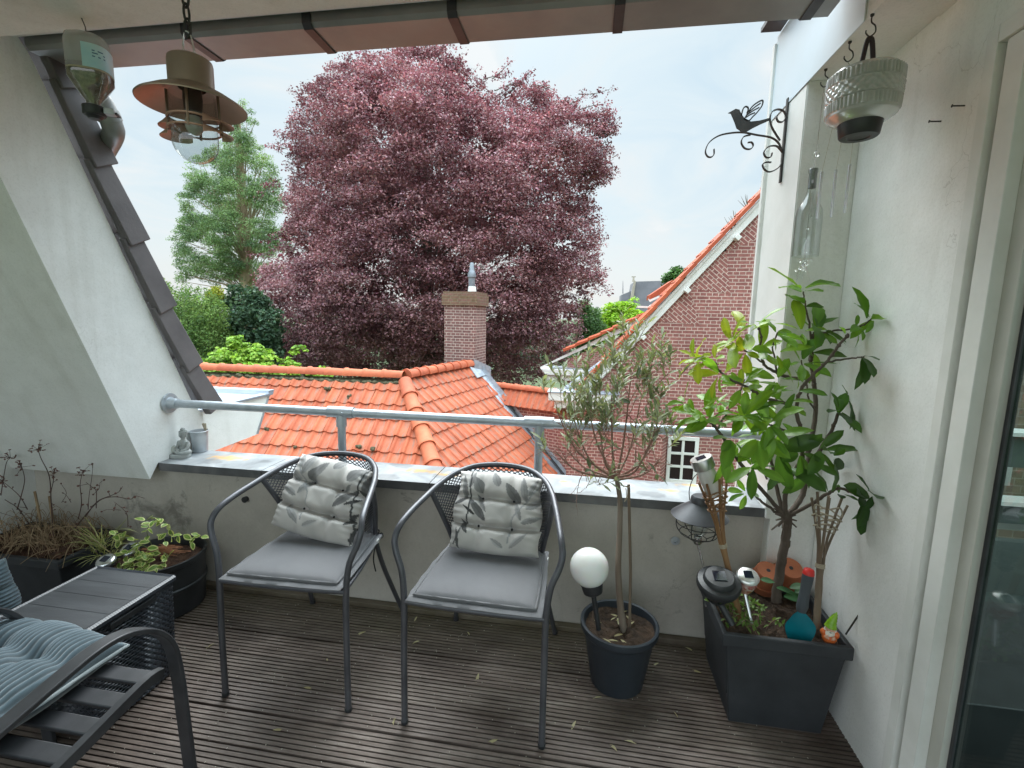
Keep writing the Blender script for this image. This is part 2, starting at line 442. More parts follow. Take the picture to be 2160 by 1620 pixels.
def milky(name, c, mix):
    """slightly clouded clear plastic"""
    mt = glassmat(name, (.93, .95, .94), .1, 1.45, True, .03); nt = mt.node_tree
    out = nt.nodes["Material Output"]; src = out.inputs[0].links[0].from_socket
    d = N(nt, "ShaderNodeBsdfDiffuse"); d.inputs[0].default_value = (*c, 1)
    t = N(nt, "ShaderNodeBsdfTranslucent"); t.inputs[0].default_value = (*c, 1)
    m1 = N(nt, "ShaderNodeMixShader"); m1.inputs[0].default_value = .5; nt.links.new(d.outputs[0], m1.inputs[1]); nt.links.new(t.outputs[0], m1.inputs[2])
    m2 = N(nt, "ShaderNodeMixShader"); m2.inputs[0].default_value = mix; nt.links.new(src, m2.inputs[1]); nt.links.new(m1.outputs[0], m2.inputs[2])
    nt.links.new(m2.outputs[0], out.inputs[0]); return mt
M_milky = milky("clouded bottle plastic", (.72, .74, .72), .42)
M_sash = mat("shaded beige frame paint", (.56, .55, .50), .4, c2=(.50, .49, .44), ns=4)  # beige with the stile's shade put into the colour
# ---------------------------------------------------------------- the terrace itself
XR, XL, XC, YP = 1.05, -2.37, .838, 2.315      # right wall, left reveal, column face, parapet face
# deck boards, grooved along x
def deck_material():
    mt, nt, b = nodes_of("weathered grooved decking")
    o = coord(nt); vc = N(nt, "ShaderNodeVertexColor", layer_name="Col").outputs[0]
    st = coord(nt, "Object", (1.2, 14, 1))
    c = ramp(nt, noise(nt, st, 3, 7, .65), [(.3, (.075, .055, .044)), (.5, (.135, .105, .088)), (.72, (.225, .188, .163))])
    c = mixc(nt, .8, c, ramp(nt, noise(nt, o, 2.1, 6, .62, .4), [(.36, (.42, .36, .33)), (.60, (1.25, 1.24, 1.25))]), 'MULTIPLY')
    # moss film close to the foot of the parapet
    sep = N(nt, "ShaderNodeSeparateXYZ"); nt.links.new(o, sep.inputs[0])
    mr = N(nt, "ShaderNodeMapRange"); mr.inputs[1].default_value = 1.75; mr.inputs[2].default_value = 2.3; nt.links.new(sep.outputs[1], mr.inputs[0])
    ml = N(nt, "ShaderNodeMath", operation='MULTIPLY'); nt.links.new(mr.outputs[0], ml.inputs[0]); nt.links.new(noise(nt, o, 1.7, 5, .6), ml.inputs[1])
    mk = ramp(nt, ml.outputs[0], [(.18, (0, 0, 0)), (.6, (.5, .5, .5))])
    c = mixc(nt, mk, c, (.12, .105, .045))
    c = mixc(nt, 1.0, c, vc, 'MULTIPLY')
    nt.links.new(c, b.inputs["Base Color"])
    rr = N(nt, "ShaderNodeMapRange"); rr.inputs[3].default_value = .38; rr.inputs[4].default_value = .75
    nt.links.new(noise(nt, o, 2.6, 4), rr.inputs[0]); nt.links.new(rr.outputs[0], b.inputs["Roughness"])
    bump(nt, b, noise(nt, st, 9, 6, .7), .35, .004)
    return mt
M_deck = deck_material()
mb = MB(); y = 2.268; kb = 0
xs = np.linspace(-3.32, 1.05, 24)
while y > -1.5:
    bc = (.80+.4*rng.random()); tint = A(bc*(1+.06*rng.random()), bc, bc*(.97+.05*rng.random()))
    dz = rng.normal(0, .0008)
    prof = []
    gap = .011 if kb % 3 == 1 else .0085
    yy = y
    prof.append((yy, -.028)); prof.append((yy-.0003, dz))
    for g in range(7):
        prof.append((yy-.0142, dz)); 
        if g < 6: prof += [(yy-.0149, dz-.0065), (yy-.0198, dz-.0065), (yy-.0205, dz)]
        yy -= .0205
    prof.append((yy+.0205-.0145, -.028))
    P = np.array([[[x, q[0], q[1]+.0006*math.sin(x*3+kb)] for q in prof] for x in xs])
    C = np.array([[(tint*(.10 if q[1] < -.02 else (.13 if q[1] < -.004 else 1))) for q in prof] for x in xs])
    mb.grid(P, col=C, flip=False)
    y = yy+.0205-.0145-gap; kb += 1
mb.bounds((-3.4, -1.5, -.06), (1.10, 2.32, -.029), col=(.1, .09, .08))
structure(mb.build("deck", M_deck, smooth=0), "dark brown grooved timber decking of the roof terrace")
# a loose edging batten along the parapet foot
mb = MB(); mb.box((-1.13, 2.292, .011), (4.3, .042, .026), R=rotz(-.0012))
tag(mb.build("edging_batten", M_deck, bev=.003), "thin weathered wooden batten along the foot of the parapet wall", "batten")

# parapet with its coping slabs
par = thing("parapet_wall", "low grey rendered parapet wall topped with dark slate coping slabs", "wall", (-.7, 2.42, 0))
mb = MB(); mb.bounds((-3.5, YP, -3), (XC+.25, 2.50, .696)); mb.build("wall_body", W_parapet, par)
M_cope = None
def cope_material():
    mt, nt, b = nodes_of("slate coping")
    o = coord(nt); vc = N(nt, "ShaderNodeVertexColor", layer_name="Col").outputs[0]
    c = ramp(nt, noise(nt, o, 5, 7, .6, .5), [(.32, (.15, .155, .165)), (.5, (.26, .275, .29)), (.7, (.40, .41, .42))])
    c = mixc(nt, 1.0, c, vc, 'MULTIPLY'); nt.links.new(c, b.inputs["Base Color"])
    mr = N(nt, "ShaderNodeMapRange"); mr.inputs[3].default_value = .22; mr.inputs[4].default_value = .6
    nt.links.new(noise(nt, o, 4, 4), mr.inputs[0]); nt.links.new(mr.outputs[0], b.inputs["Roughness"])
    bump(nt, b, noise(nt, o, 60, 5), .2, .003)
    return mt
M_cope = cope_material()
spots = [(onz(482, 966, .74), .13, .045), (onz(895, 994, .74), .12, .03), (onz(945, 1002, .74), .09, .022), (onz(1415, 1035, .74), .05, .02), (onz(1455, 1024, .74), .07, .02), (onz(1190, 1016, .74), .03, .02)]
for x0, x1 in ((XL, -1.73), (-1.726, -.777), (-.773, .17), (.174, XC+.02)):
    nx, ny = int((x1-x0)/.012), 24
    X = np.linspace(x0, x1, nx); Y = np.linspace(2.262, 2.537, ny)
    P = np.zeros((nx, ny, 3)); Cc = np.ones((nx, ny, 3))
    for i, xx in enumerate(X):
        for j, yv in enumerate(Y):
            P[i, j] = (xx, yv, .741)
            for (p, rx, ry) in spots:
                d = math.hypot((xx-p[0])/rx, (yv-p[1])/ry)+.35*math.sin(xx*61+yv*43)*math.sin(xx*23-yv*77)+.2*math.sin(xx*140)
                k = max(0, min(1, (1.1-d)*1.6))
                Cc[i, j] = Cc[i, j]*(1-k)+A(2.0, 1.12, .40)*k
            d2 = math.sin(xx*9.3+1.7)*math.sin(yv*31+xx*4)+.5*math.sin(xx*23)
            if d2 > .75: Cc[i, j] *= .68
            elif d2 < -.9: Cc[i, j] *= 1.35
    mb = MB(); mb.grid(P, col=Cc)
    mb.bounds((x0, 2.262, .696), (x1, 2.537, .7405), col=(.42, .40, .40))  # slab edges darkened, their shade painted into the vertex colour
    mb.build("coping_slab", M_cope, par, bev=0)
# skirting moulding on the parapet left of the reveal
mb = MB(); mb.box((-2.88, 2.308, .667), (.66, .016, .03)); mb.build("moulding", W_parapet, par, bev=.004)
mb = MB(); mb.lathe([(.0, .0), (.02, 0), (.022, .006), (.009, .007), (.008, -.01)], ony(1424, 1140, 2.314), 14, R=rotx(PI/2)); mb.build("wall_plug", M_galv, par)
mb = MB(); mb.lathe([(.0, .0), (.016, 0), (.017, .02), (0, .021)], ony(520, 1052, 2.314), 12, R=rotx(PI/2)); mb.build("wall_plug", M_black, par)

# left: slab of the mansard roof, its white reveal and the verge tiles
rsl = thing("roof_slope", "white sloping mansard roof panel left of the terrace opening", "roof", (-2.8, 2.0, .7))
yz = [(2.204, .664), (1.412, 2.84), (1.70, 2.84), (1.83, 2.66), (1.86, 2.60), (2.532, 1.03), (2.60, .95), (2.62, .742), (2.262, .742)]
mb = MB(); mb.prism([(XL, a, b) for a, b in yz], (-1.0, 0, 0)); mb.build("panel", W_white, rsl, smooth=0)
vt = thing("roof_verge", "stepped grey brown tiles along the sloping edge of the white reveal", "roof verge", (-2.35, 2.2, 1.8))
s_ = norm(A(0, .418, -.908)); nn = A(0, .908, .418)
J = [A(0, 1.812, 2.93), A(0, 1.968, 2.586), A(0, 2.083, 2.289), A(0, 2.225, 1.95), A(0, 2.362, 1.606), A(0, 2.518, 1.266), A(0, 2.66, .985)]
for k in range(6):
    a, b = J[k]-s_*.03-nn*.008, J[k+1]+s_*.012
    t0, t1 = .108, .128
    xo, xi = -2.327, -2.62
    mb = MB()
    q0 = [a-nn*.062, a-nn*.062+nn*t0]; q1 = [b-nn*.058, b-nn*.058+nn*t1]
    def at(p, x): return A(x, p[1], p[2])
    vv = [at(q0[0], xo-.008), at(q0[1], xo-.008), at(q1[1], xo+.006), at(q1[0], xo+.006), at(q0[0], XL+.003), at(q0[1], XL+.003), at(q1[1], XL+.003), at(q1[0], XL+.003)]
    mb.add(vv, [[0, 1, 2, 3], [7, 6, 5, 4], [0, 4, 5, 1], [1, 5, 6, 2], [2, 6, 7, 3], [3, 7, 4, 0]])
    vv = [at(q0[1]-nn*.02, XL+.002), at(q0[1], XL+.002), at(q1[1], XL+.002), at(q1[1]-nn*.02, XL+.002), at(q0[1]-nn*.02, xi), at(q0[1], xi), at(q1[1], xi), at(q1[1]-nn*.02, xi)]
    mb.add(vv, [[3, 2, 1, 0], [4, 5, 6, 7], [1, 5, 4, 0], [2, 6, 5, 1], [3, 7, 6, 2], [0, 4, 7, 3]])
    mb.build("verge_tile", M_graytile, vt, bev=.006)
# side wall left and ceiling
mb = MB(); mb.bounds((-3.5, -1.5, -.05), (-3.3, 2.33, 2.8)); tag(mb.build("side_wall", W_white), "plain pale render wall at the far left end of the terrace", "wall")
mb = MB(); mb.bounds((-3.5, -.9, 2.56), (XC-.002, 1.56, 2.74)); mb.bounds((XC-.001, -.9, 2.555), (1.4, 1.835, 2.74))
mb.prism([(-3.5, 1.56, 2.60), (-3.5, 1.80, 2.70), (-3.5, 1.80, 2.74), (-3.5, 1.56, 2.74)], (3.5+XC-.002, 0, 0))
structure(mb.build("ceiling", W_ceil, smooth=0), "flat off white ceiling over the terrace")
rfd = thing("flat_roof", "flat roof edge of dark felt behind the zinc gutter", "roof", (-1, 1, 2.8))
mb = MB(); mb.bounds((-3.5, -.9, 2.745), (1.6, 1.86, 2.93)); mb.build("roof_deck", M_blackmatt, rfd)

# zinc box gutter with straps
gt = thing("roof_gutter", "long dull zinc box gutter with straps across the top of the opening", "gutter", (-.7, 1.9, 2.66))
gx0, gx1 = -2.36, .785
def gsec(o, z0=2.66): return [(1.868-.0, 2.86), (1.868, z0+.055), (1.822+.0, z0+.012), (1.83, z0), (2.0, z0), (2.006, z0+.16), (2.02, z0+.168)]
sec = [(1.815, 2.90), (1.815, 2.674), (1.829, 2.66), (1.99, 2.658), (2.002, 2.668), (2.004, 2.80), (2.018, 2.806), (2.018, 2.798)]
mb = MB(); mb.grid([[(x, a, b) for a, b in sec] for x in np.linspace(gx0, gx1, 5)])
mb.add([(gx1, a, b) for a, b in sec[:6]], [[0, 1, 2, 3, 4, 5]]); mb.add([(gx0, a, b) for a, b in sec[:6]], [[5, 4, 3, 2, 1, 0]])
mb.build("trough", M_gutter, gt, smooth=30)
for px in (425, 690, 980, 1302, 1690):
    x = onz(px, {425: 100, 690: 100, 980: 90, 1302: 70, 1690: 50}[px], 2.66)[0]
    mb = MB(); so = [(1.811, 2.86), (1.811, 2.672), (1.827, 2.655), (1.992, 2.653), (2.008, 2.666), (2.009, 2.81)]
    mb.grid([[(xx, a, b) for a, b in so] for xx in (x-.018, x+.018)])
    mb.grid([[(xx, a+(.004 if i < 2 else 0), b+.003) for i, (a, b) in enumerate(so)] for xx in (x-.018, x+.018)], flip=True)
    mb.build("gutter_strap", M_darkmetal, gt)
dp = thing("downpipe", "grey zinc downpipe elbow bending behind the verge tiles", "pipe", (-2.3, 2.0, 2.4))
pp = spline([(-2.23, 1.93, 2.66), (-2.235, 1.95, 2.58), ony(214, 215, 2.02), ony(236, 262, 2.06), ony(238, 285, 2.10), ony(218, 325, 2.2), ony(196, 372, 2.33), ony(185, 420, 2.42)], 7)
mb = MB(); mb.tube(pp, .044, 18); mb.build("pipe", M_gutter, dp, smooth=60)
mb = MB(); mb.tube(pp[17:21], .0475, 18); mb.build("collar", M_gutter, dp)

# right: wall, column, fascia
mb = MB(); mb.bounds((XR, 1.603, -3), (XR+.10, 2.24, 2.90)); mb.bounds((XR, -1.2, 2.386), (XR+.10, 1.602, 2.90))
tag(mb.build("house_wall", W_right, smooth=0), "off white painted wall on the right beside the glass door", "wall")
col = thing("corner_column", "white corner column at the right end of the parapet", "column", (.94, 2.43, 0))
mb = MB(); mb.bounds((XC, 2.243, .7), (1.32, 2.62, 2.905)); mb.bounds((XC+.02, 2.245, -3), (1.32, 2.62, .699)); mb.build("shaft", W_right, col, smooth=0)
mb = MB(); mb.bounds((XC-.004, 2.247, .742), (XC-.0005, 2.62, 2.548)); mb.build("outer_face", M_trim, col)
fa = thing("fascia_beam", "pale blue boxed fascia beam above the corner column with hooks below", "beam", (.94, 2.1, 2.6))
mb = MB(); mb.bounds((XC-.008, 1.832, 2.553), (XC-.0045, 2.64, 2.93)); mb.build("face_board", M_fascia, fa)
mb = MB(); mb.bounds((XC-.004, 1.836, 2.56), (XR-.001, 2.242, 2.90)); mb.build("soffit", W_ceil, fa)
mb = MB(); mb.prism([ony(1636, 99, 2.645), ony(1650, 96, 2.645), ony(1700, 30, 2.645), ony(1684, 30, 2.645)], (0, .02, 0)); mb.box((XC-.035, 2.30, 2.975), (.09, .72, .02)); mb.build("edge_trim", M_darkmetal, fa)
mb = MB(); mb.bounds((XC-.018, 2.635, -1), (XC+.02, 2.66, 2.9)); mb.build("corner_bead", M_trim, col)

# screws in the wall
for px, py in ((1985, 256), (2035, 223)):
    p = onx(px, py, XR); mb = MB()
    mb.tube([p+A(.01, 0, 0), p+A(-.03, 0, .001)], .0022, 8); mb.tube([p+A(-.03, 0, .001), p+A(-.033, 0, .001)], [.0022, .0048], 8)
    tag(mb.build("wall_screw", M_blackmatt), "dark screw standing out of the white wall, "+("lower and farther from the door" if px < 2000 else "higher and closer to the door"), "screw", "screws left in the white wall")

# railing of galvanised tube
rl = thing("pipe_railing", "galvanised pipe handrail on two short posts above the parapet", "railing", (-.75, 2.365, .74))
zr_ = 1.066; yr = 2.365
mb = MB(); mb.tube([(XL+.02, yr, zr_), (XC+.01, yr, zr_-.004)], .0235, 20); mb.build("handrail", M_galv, rl, smooth=60)
for x in (-1.306, -.228):
    mb = MB(); mb.tube([(x, yr, .74), (x, yr, 1.03)], .0215, 18); po_ = mb.build("post", M_galv, rl, smooth=60)
    mb = MB(); mb.tube([(x-.075, yr, zr_), (x-.074, yr, zr_), (x+.074, yr, zr_), (x+.075, yr, zr_)], [.0245, .030, .030, .0245], 20)
    mb.tube([(x, yr, zr_-.01), (x, yr, zr_-.079), (x, yr, zr_-.08)], [.0275, .0275, .022], 18)
    mb.lathe([(0, -.036), (.006, -.036), (.007, -.028)], (x+.02, yr-.0, zr_), 8, R=rotx(-PI/2)); mb.build("tee_fitting", M_galv, po_, smooth=45)
mb = MB(); fl = (XL, yr, zr_)
mb.lathe([(0, .002), (.056, .002), (.058, .006), (.056, .010), (.036, .013), (.031, .02), (.0295, .055), (.0275, .058), (.0235, .059)], fl, 28, R=roty(PI/2))
for k in range(4):
    a = PI/4+k*PI/2; mb.lathe([(0, .014), (.006, .0135), (.0065, .009)], A(*fl)+A(0, .045*math.cos(a), .045*math.sin(a)), 8, R=roty(PI/2))
mb.build("wall_flange", M_galv, rl, smooth=40)

# boxed eave with an open zinc gutter further along the facade, seen over the coping
ev = thing("boxed_eave", "white boxed eave with open zinc gutter standing just beyond the coping", "eave", (-3.0, 3.0, .66))
xe = -2.5
mb = MB(); mb.prism([(xe, 2.55, .64), (xe, 3.26, .655), (xe, 3.42, .935), (xe, 2.55, .935)], (-2.2, 0, 0)); mb.build("box", W_white, ev, smooth=0)
mb = MB(); mb.prism([(xe+.004, 3.24, .66), (xe+.004, 3.262, .655), (xe+.004, 3.422, .935), (xe+.004, 3.40, .935)], (-.03, 0, 0)); mb.build("corner_trim", M_galv, ev)
mb = MB(); mb.prism([(xe+.016, 2.55, .937), (xe+.016, 3.43, .937), (xe+.016, 3.45, .953), (xe+.016, 2.55, .953)], (-.07, 0, 0))
mb.prism([(xe+.01, 3.39, .937), (xe+.01, 3.45, .937), (xe+.01, 3.47, .975), (xe+.01, 3.40, .975)], (-2.2, 0, 0))
mb.bounds((-4.7, 2.56, .9365), (xe-.055, 3.388, .940)); mb.build("zinc_lining", M_zinc, ev)
# ---------------------------------------------------------------- outside: ground, neighbouring houses
GZ = -6.5
def ground_mat():
    mt, nt, b = nodes_of("garden ground"); o = coord(nt)
    c = ramp(nt, noise(nt, o, .25, 8, .65), [(.35, (.035, .055, .02)), (.55, (.06, .085, .03)), (.7, (.10, .09, .06))])
    nt.links.new(c, b.inputs["Base Color"]); b.inputs["Roughness"].default_value = .95; return mt
mb = MB(); g = 900
mb.add([(-g, -300, GZ), (g, -300, GZ), (g, 1500, GZ), (-g, 1500, GZ)], [[0, 1, 2, 3]])
structure(mb.build("ground", ground_mat()), "gardens and lawns far below the terrace")

def tile_mat(name, base, dark, streak):
    mt, nt, b = nodes_of(name)
    uv = nt.nodes.new("ShaderNodeTexCoord").outputs["UV"]
    fl = N(nt, "ShaderNodeVectorMath", operation='FLOOR'); nt.links.new(uv, fl.inputs[0])
    wn = N(nt, "ShaderNodeTexWhiteNoise", noise_dimensions='2D'); nt.links.new(fl.outputs[0], wn.inputs["Vector"])
    fr = N(nt, "ShaderNodeVectorMath", operation='FRACTION'); nt.links.new(uv, fr.inputs[0])
    sp = N(nt, "ShaderNodeSeparateXYZ"); nt.links.new(fr.outputs[0], sp.inputs[0])
    c = mixc(nt, wn.outputs["Value"], base, dark)
    o = coord(nt)
    # greyer patch on the flank of each tile: its own shape, different on every tile
    mp = N(nt, "ShaderNodeMapping"); mp.inputs["Scale"].default_value = (7, 1.3, 1); nt.links.new(uv, mp.inputs[0])
    nz = noise(nt, mp.outputs[0], 1.1, 5, .6)
    a1 = ramp(nt, sp.outputs[0], [(.42, (0, 0, 0)), (.62, (1, 1, 1)), (.86, (1, 1, 1)), (.95, (0, 0, 0))])
    mm = mixc(nt, 1.0, a1, ramp(nt, nz, [(.42, (0, 0, 0)), (.58, (1, 1, 1))]), 'MULTIPLY')
    mk = mixc(nt, 1.0, mm, (.8, .8, .8), 'MULTIPLY')
    c = mixc(nt, mk, c, streak)
    c = mixc(nt, .45, c, ramp(nt, noise(nt, o, 9, 7, .7), [(.32, (.62, .58, .55)), (.6, (1.12, 1.12, 1.12))]), 'MULTIPLY')
    moss = ramp(nt, noise(nt, o, 17, 6, .7), [(.69, (0, 0, 0)), (.73, (1, 1, 1))])
    c = mixc(nt, moss, c, (.16, .13, .06))
    nt.links.new(c, b.inputs["Base Color"]); b.inputs["Roughness"].default_value = .75
    bump(nt, b, noise(nt, o, 50, 4), .15, .004)
    return mt
M_rtile = tile_mat("orange clay pantile", (.52, .135, .058), (.42, .095, .042), (.25, .155, .115))
M_rtile2 = tile_mat("deep orange clay tile", (.46, .095, .032), (.38, .07, .026), (.25, .11, .07))
M_moss = mat("dark moss mortar", (.06, .055, .03), .95, c2=(.13, .12, .07), ns=25, bs=40, bstr=.8)

def pantiles(mb, P0, du, dv, poly, tw=.205, th=.305, lift=.047, nu=8):
    """interlocking pantiles on the plane P0 + u*du + v*dv (v runs down the slope), clipped to poly in (u, v)"""
    n = np.cross(dv, du); n = norm(n)
    if n[2] < 0: n = -n
    us = [p[0] for p in poly]; vs = [p[1] for p in poly]
    def inside(u, v):
        c = False; k = len(poly)
        for i in range(k):
            x1, y1 = poly[i]; x2, y2 = poly[(i+1) % k]
            if (y1 > v) != (y2 > v) and u < (x2-x1)*(v-y1)/(y2-y1)+x1: c = not c
        return c
    prof = [(0, .55), (.10, 1.0), (.22, .8), (.34, .25), (.5, .0), (.68, .02), (.86, .22), (.999, .56)]
    c0, c1 = int(math.floor(min(us)/tw))-1, int(math.ceil(max(us)/tw))+1
    r0, r1 = int(math.floor(min(vs)/th))-1, int(math.ceil(max(vs)/th))+1
    for r in range(r0, r1):
        for c in range(c0, c1):
            jit = rng.normal(0, .003); ang = rng.normal(0, .004)
            rows = [(0, -.004), (.5, .008), (.97, .022), (1.0, .020), (1.0, -.004)]
            cu, cvv = (c+.5)*tw, (r+.5)*th
            ins = [inside(c*tw, r*th), inside((c+1)*tw, r*th), inside(c*tw, (r+1)*th), inside((c+1)*tw, (r+1)*th)]
            if not any(ins): continue
            full = all(ins)
            V = []; U = []
            for (fv, hz) in rows:
                for (fu, hh) in prof:
                    u = (c+fu)*tw+ang*(fv-.5); v = (r+fv)*th
                    V.append(P0+u*du+v*dv+n*(hh*lift+hz+jit)); U.append((c+min(fu, .995), -(r+min(fv, .99))))
            k = len(prof)
            for i in range(len(rows)-1):
                pass
            F = []; UV = []
            for i in range(len(rows)-1):
                for j in range(k-1):
                    q = [i*k+j, i*k+j+1, (i+1)*k+j+1, (i+1)*k+j]
                    if not full:
                        m_ = [( (c+prof[j][0]/2+prof[j+1][0]/2)*tw, (r+(rows[i][0]+rows[i+1][0])/2)*th)]
                        if not inside(*m_[0]): continue
                    F.append(q[::-1]); UV.append([U[a] for a in q[::-1]])
            if F: mb.add(V, F, uv=UV)
def ridge(mb, a, b, r=.10, L=.36, mi=0, moss=True):
    a = np.asarray(a, float); b = np.asarray(b, float); d = norm(b-a); n = int(np.linalg.norm(b-a)/L)
    R = frame(d, A(0, 0, 1))
    for k in range(n+1):
        p = a+d*k*L
        prof = [(r*1.12, -.01), (r*1.14, .03), (r*1.0, .05), (r*.92, L+.02)]
        # half round shells pointing up
        V = []; m_ = 12
        for q, z in prof:
            for j in range(m_+1):
                t = -PI*.55+PI*1.1*j/m_
                V.append(p+R@A(q*math.cos(t), q*math.sin(t), z)*1.0+A(0, 0, rng.normal(0, .0008)))
        F = []; U = []
        for i in range(len(prof)-1):
            for j in range(m_):
                F.append([i*(m_+1)+j, i*(m_+1)+j+1, (i+1)*(m_+1)+j+1, (i+1)*(m_+1)+j]); U.append([(k+.2, 0.1), (k+.25, .1), (k+.25, .2), (k+.2, .2)])
        F.append(list(range(m_+1))[::-1]); U.append([(k+.2, .1)]*(m_+1))
        mb.add(V, F, uv=U, mi=mi)
# --- the orange tiled house just beyond the parapet
s43 = math.radians(43)
RP0 = ony(850, 798, 8.0); nA = A(0, -math.sin(s43), math.cos(s43))
RP1 = onz(985, 773, RP0[2])
hipB = onp(912, 980, RP0, nA)
hd = norm(hipB-RP0)
hN = hipB+hd*2.2                                      # hip runs on down below the coping
d2 = norm(RP1-RP0); nB = norm(np.cross(d2, hd)); nB = nB if nB[2] > 0 else -nB
hs = thing("tiled_house", "house with a bright orange pantile roof and brick chimney beyond the parapet", "house", tuple(RP0-A(0, 0, 7)))
dvA = A(0, -math.cos(s43), -math.sin(s43)); duA = A(1, 0, 0)
def uvA(p): p = np.asarray(p)-RP0; return (float(np.dot(p, duA)), float(np.dot(p, dvA)))
mb = MB(); hu = uvA(hN)
pantiles(mb, RP0, duA, dvA, [(-7.0, .09), (0.02, .09), (hu[0]+.02, hu[1]), (-7.0, hu[1])])
mb.build("roof_face", M_rtile, hs, smooth=25)
eB = onp(1180, 1000, RP0, nB); tB = onp(1012, 786, RP0, nB)
duB = norm(A(d2[0], d2[1], 0)); dvB = norm(np.cross(nB, duB)); dvB = dvB if dvB[2] < 0 else -dvB
def uvB(p): p = np.asarray(p)-RP0; return (float(np.dot(p, duB)), float(np.dot(p, dvB)))
edge = norm(eB-tB)
polyB = [uvB(RP0+nB*0)[0:2], uvB(RP1+d2*.35), uvB(tB), uvB(eB+edge*1.6), uvB(hN)]
polyB = [(a, max(b, .07)) for a, b in polyB]
mb = MB(); pantiles(mb, RP0, duB, dvB, polyB); mb.build("roof_face", M_rtile, hs, smooth=25)
mb = MB(); ridge(mb, RP0+A(-7.2, 0, .035), RP0+A(-.02, 0, .035), .105, .36); mb.build("ridge_tiles", M_rtile, hs, smooth=60)
mb = MB(); ridge(mb, RP0+A(0, 0, .03)+d2*.1, RP1+A(0, 0, .03)-d2*.1, .115, .30); mb.build("ridge_tiles", M_rtile, hs, smooth=60)
mb = MB(); ridge(mb, hN+A(0, 0, .04), RP0+A(0, 0, .05)+hd*.25, .125, .36); mb.build("hip_tiles", M_rtile, hs, smooth=60)
# mortar bedding under the ridge
mb = MB()
for k in range(70):
    x = -7+k*.1; mb.ball(RP0+A(x+rng.normal(0, .02), -.10, -.075+rng.normal(0, .01)), .035+rng.random()*.02, 8, (1.3, .7, .7))
mb.build("ridge_mortar", M_moss, hs)
for px, py in ((530, 880), (622, 943), (757, 942), (787, 947), (693, 820), (640, 790), (735, 836), (873, 832), (560, 905)):
    p = onp(px, py, RP0+nA*.05, nA); mb = MB()
    for q in range(5): mb.ball(p+A(rng.normal(0, .025), rng.normal(0, .02), rng.normal(0, .012)), .016+.016*rng.random(), 7, (1, 1, 1.2))
    mb.build("moss_clump", M_moss, hs, smooth=60)
# underside so light does not leak
mb = MB(); lo = A(0, 0, -.03)
mb.add([RP0+A(-7.2, 0, 0)+lo, RP0+lo, hN+lo, hN+A(-7.2-hu[0], 0, 0)+lo], [[0, 1, 2, 3]])
mb.add([RP0+lo, RP1+d2*.4+lo, tB+lo, eB+edge*1.6+lo, hN+lo], [[0, 1, 2, 3, 4]])
mb.add([RP0+A(-7.2, .03, 0)+lo, RP0+A(0, .03, 0)+lo, RP0+A(0, 2.5, -2.4), RP0+A(-7.2, 2.5, -2.4)], [[3, 2, 1, 0]])
mb.add([RP0+A(0, .03, 0)+lo, RP1+d2*.4+A(-.03, 0, 0)+lo, RP1+d2*.4+A(-2.2, .5, -2.2), RP0+A(-2.2, .6, -2.2)], [[3, 2, 1, 0]])
mb.build("roof_boarding", M_moss, hs)
# lead strip along the brick wall
wn = norm(A(-edge[1], edge[0], 0)); wn = wn if wn[0] > 0 else -wn     # from the roof towards the wall
wd = norm(A(edge[0], edge[1], 0))
mb = MB(); k = 26
tt = np.linspace(0, np.linalg.norm(eB-tB)+1.6, k)
mb.grid([[tB+edge*t+nB*.02-wd*.0+duB*-.16, tB+edge*t+nB*.045-duB*.02, tB+edge*t+nB*.05+duB*.05, tB+edge*t+A(0, 0, .20)+duB*.075] for t in tt], flip=True)
mb.build("lead_valley", M_lead, hs, smooth=0)
mb = MB(); mb.tube([tB+edge*.9+nB*.06+duB*.0, tB+edge*4.2+nB*.06+duB*.0], .03, 8); mb.build("valley_gutter", M_darkmetal, hs)
# brick chimney
chn = thing("brick_chimney", "square brick chimney with a mossy corbelled cap behind the orange roof", "chimney", tuple(onz(980, 778, RP0[2])))
M_brick = brickmat("purple red brick", (.36, .15, .13), (.27, .105, .095), (.62, .46, .40), ms=.015)
M_brickc = brickmat("chimney brick", (.25, .125, .115), (.175, .09, .085), (.55, .45, .40), ms=.013)
M_brickold = brickmat("mossy chimney brick", (.235, .118, .098), (.17, .105, .06), (.24, .20, .13), ms=.012)
chc = onz(986, 778, RP0[2]); cy_ = RP1[1]+.2
cw = ony(1002, 700, cy_)[0]-ony(935, 700, cy_)[0]
cx1 = ony(1002, 700, cy_)[0]; cx0 = cx1-cw
cz1 = ony(980, 644, cy_)[2]; cz2 = ony(980, 617, cy_)[2]
cd_ = .80
Rc = rotz(-.10)
def turned(mb, px, py): c = A(px, py, 0); mb.v = [(v-c)@Rc.T+c for v in mb.v]; return mb
mb = MB(); mb.uvbox((cx0, cy_, -.6), (cx1, cy_+cd_, cz1)); turned(mb, cx1, cy_).build("stack", M_brickc, chn, smooth=0)
mb = MB(); mb.uvbox((cx0-.045, cy_-.045, cz1), (cx1+.045, cy_+cd_+.045, cz2-.03)); mb.uvbox((cx0-.02, cy_-.02, cz2-.03), (cx1+.02, cy_+cd_+.02, cz2+.025))
turned(mb, cx1, cy_).build("corbel_cap", M_brickold, chn, smooth=0)
pc = ony(996, 612, cy_+.4); k = pc[2]
z_ = lambda py: ony(994, py, cy_+.4)[2]
mb = MB(); mb.lathe([(.10, cz2+.02), (.085, z_(604))], (pc[0], pc[1], 0), 16); mb.build("flue_base", M_white, chn)
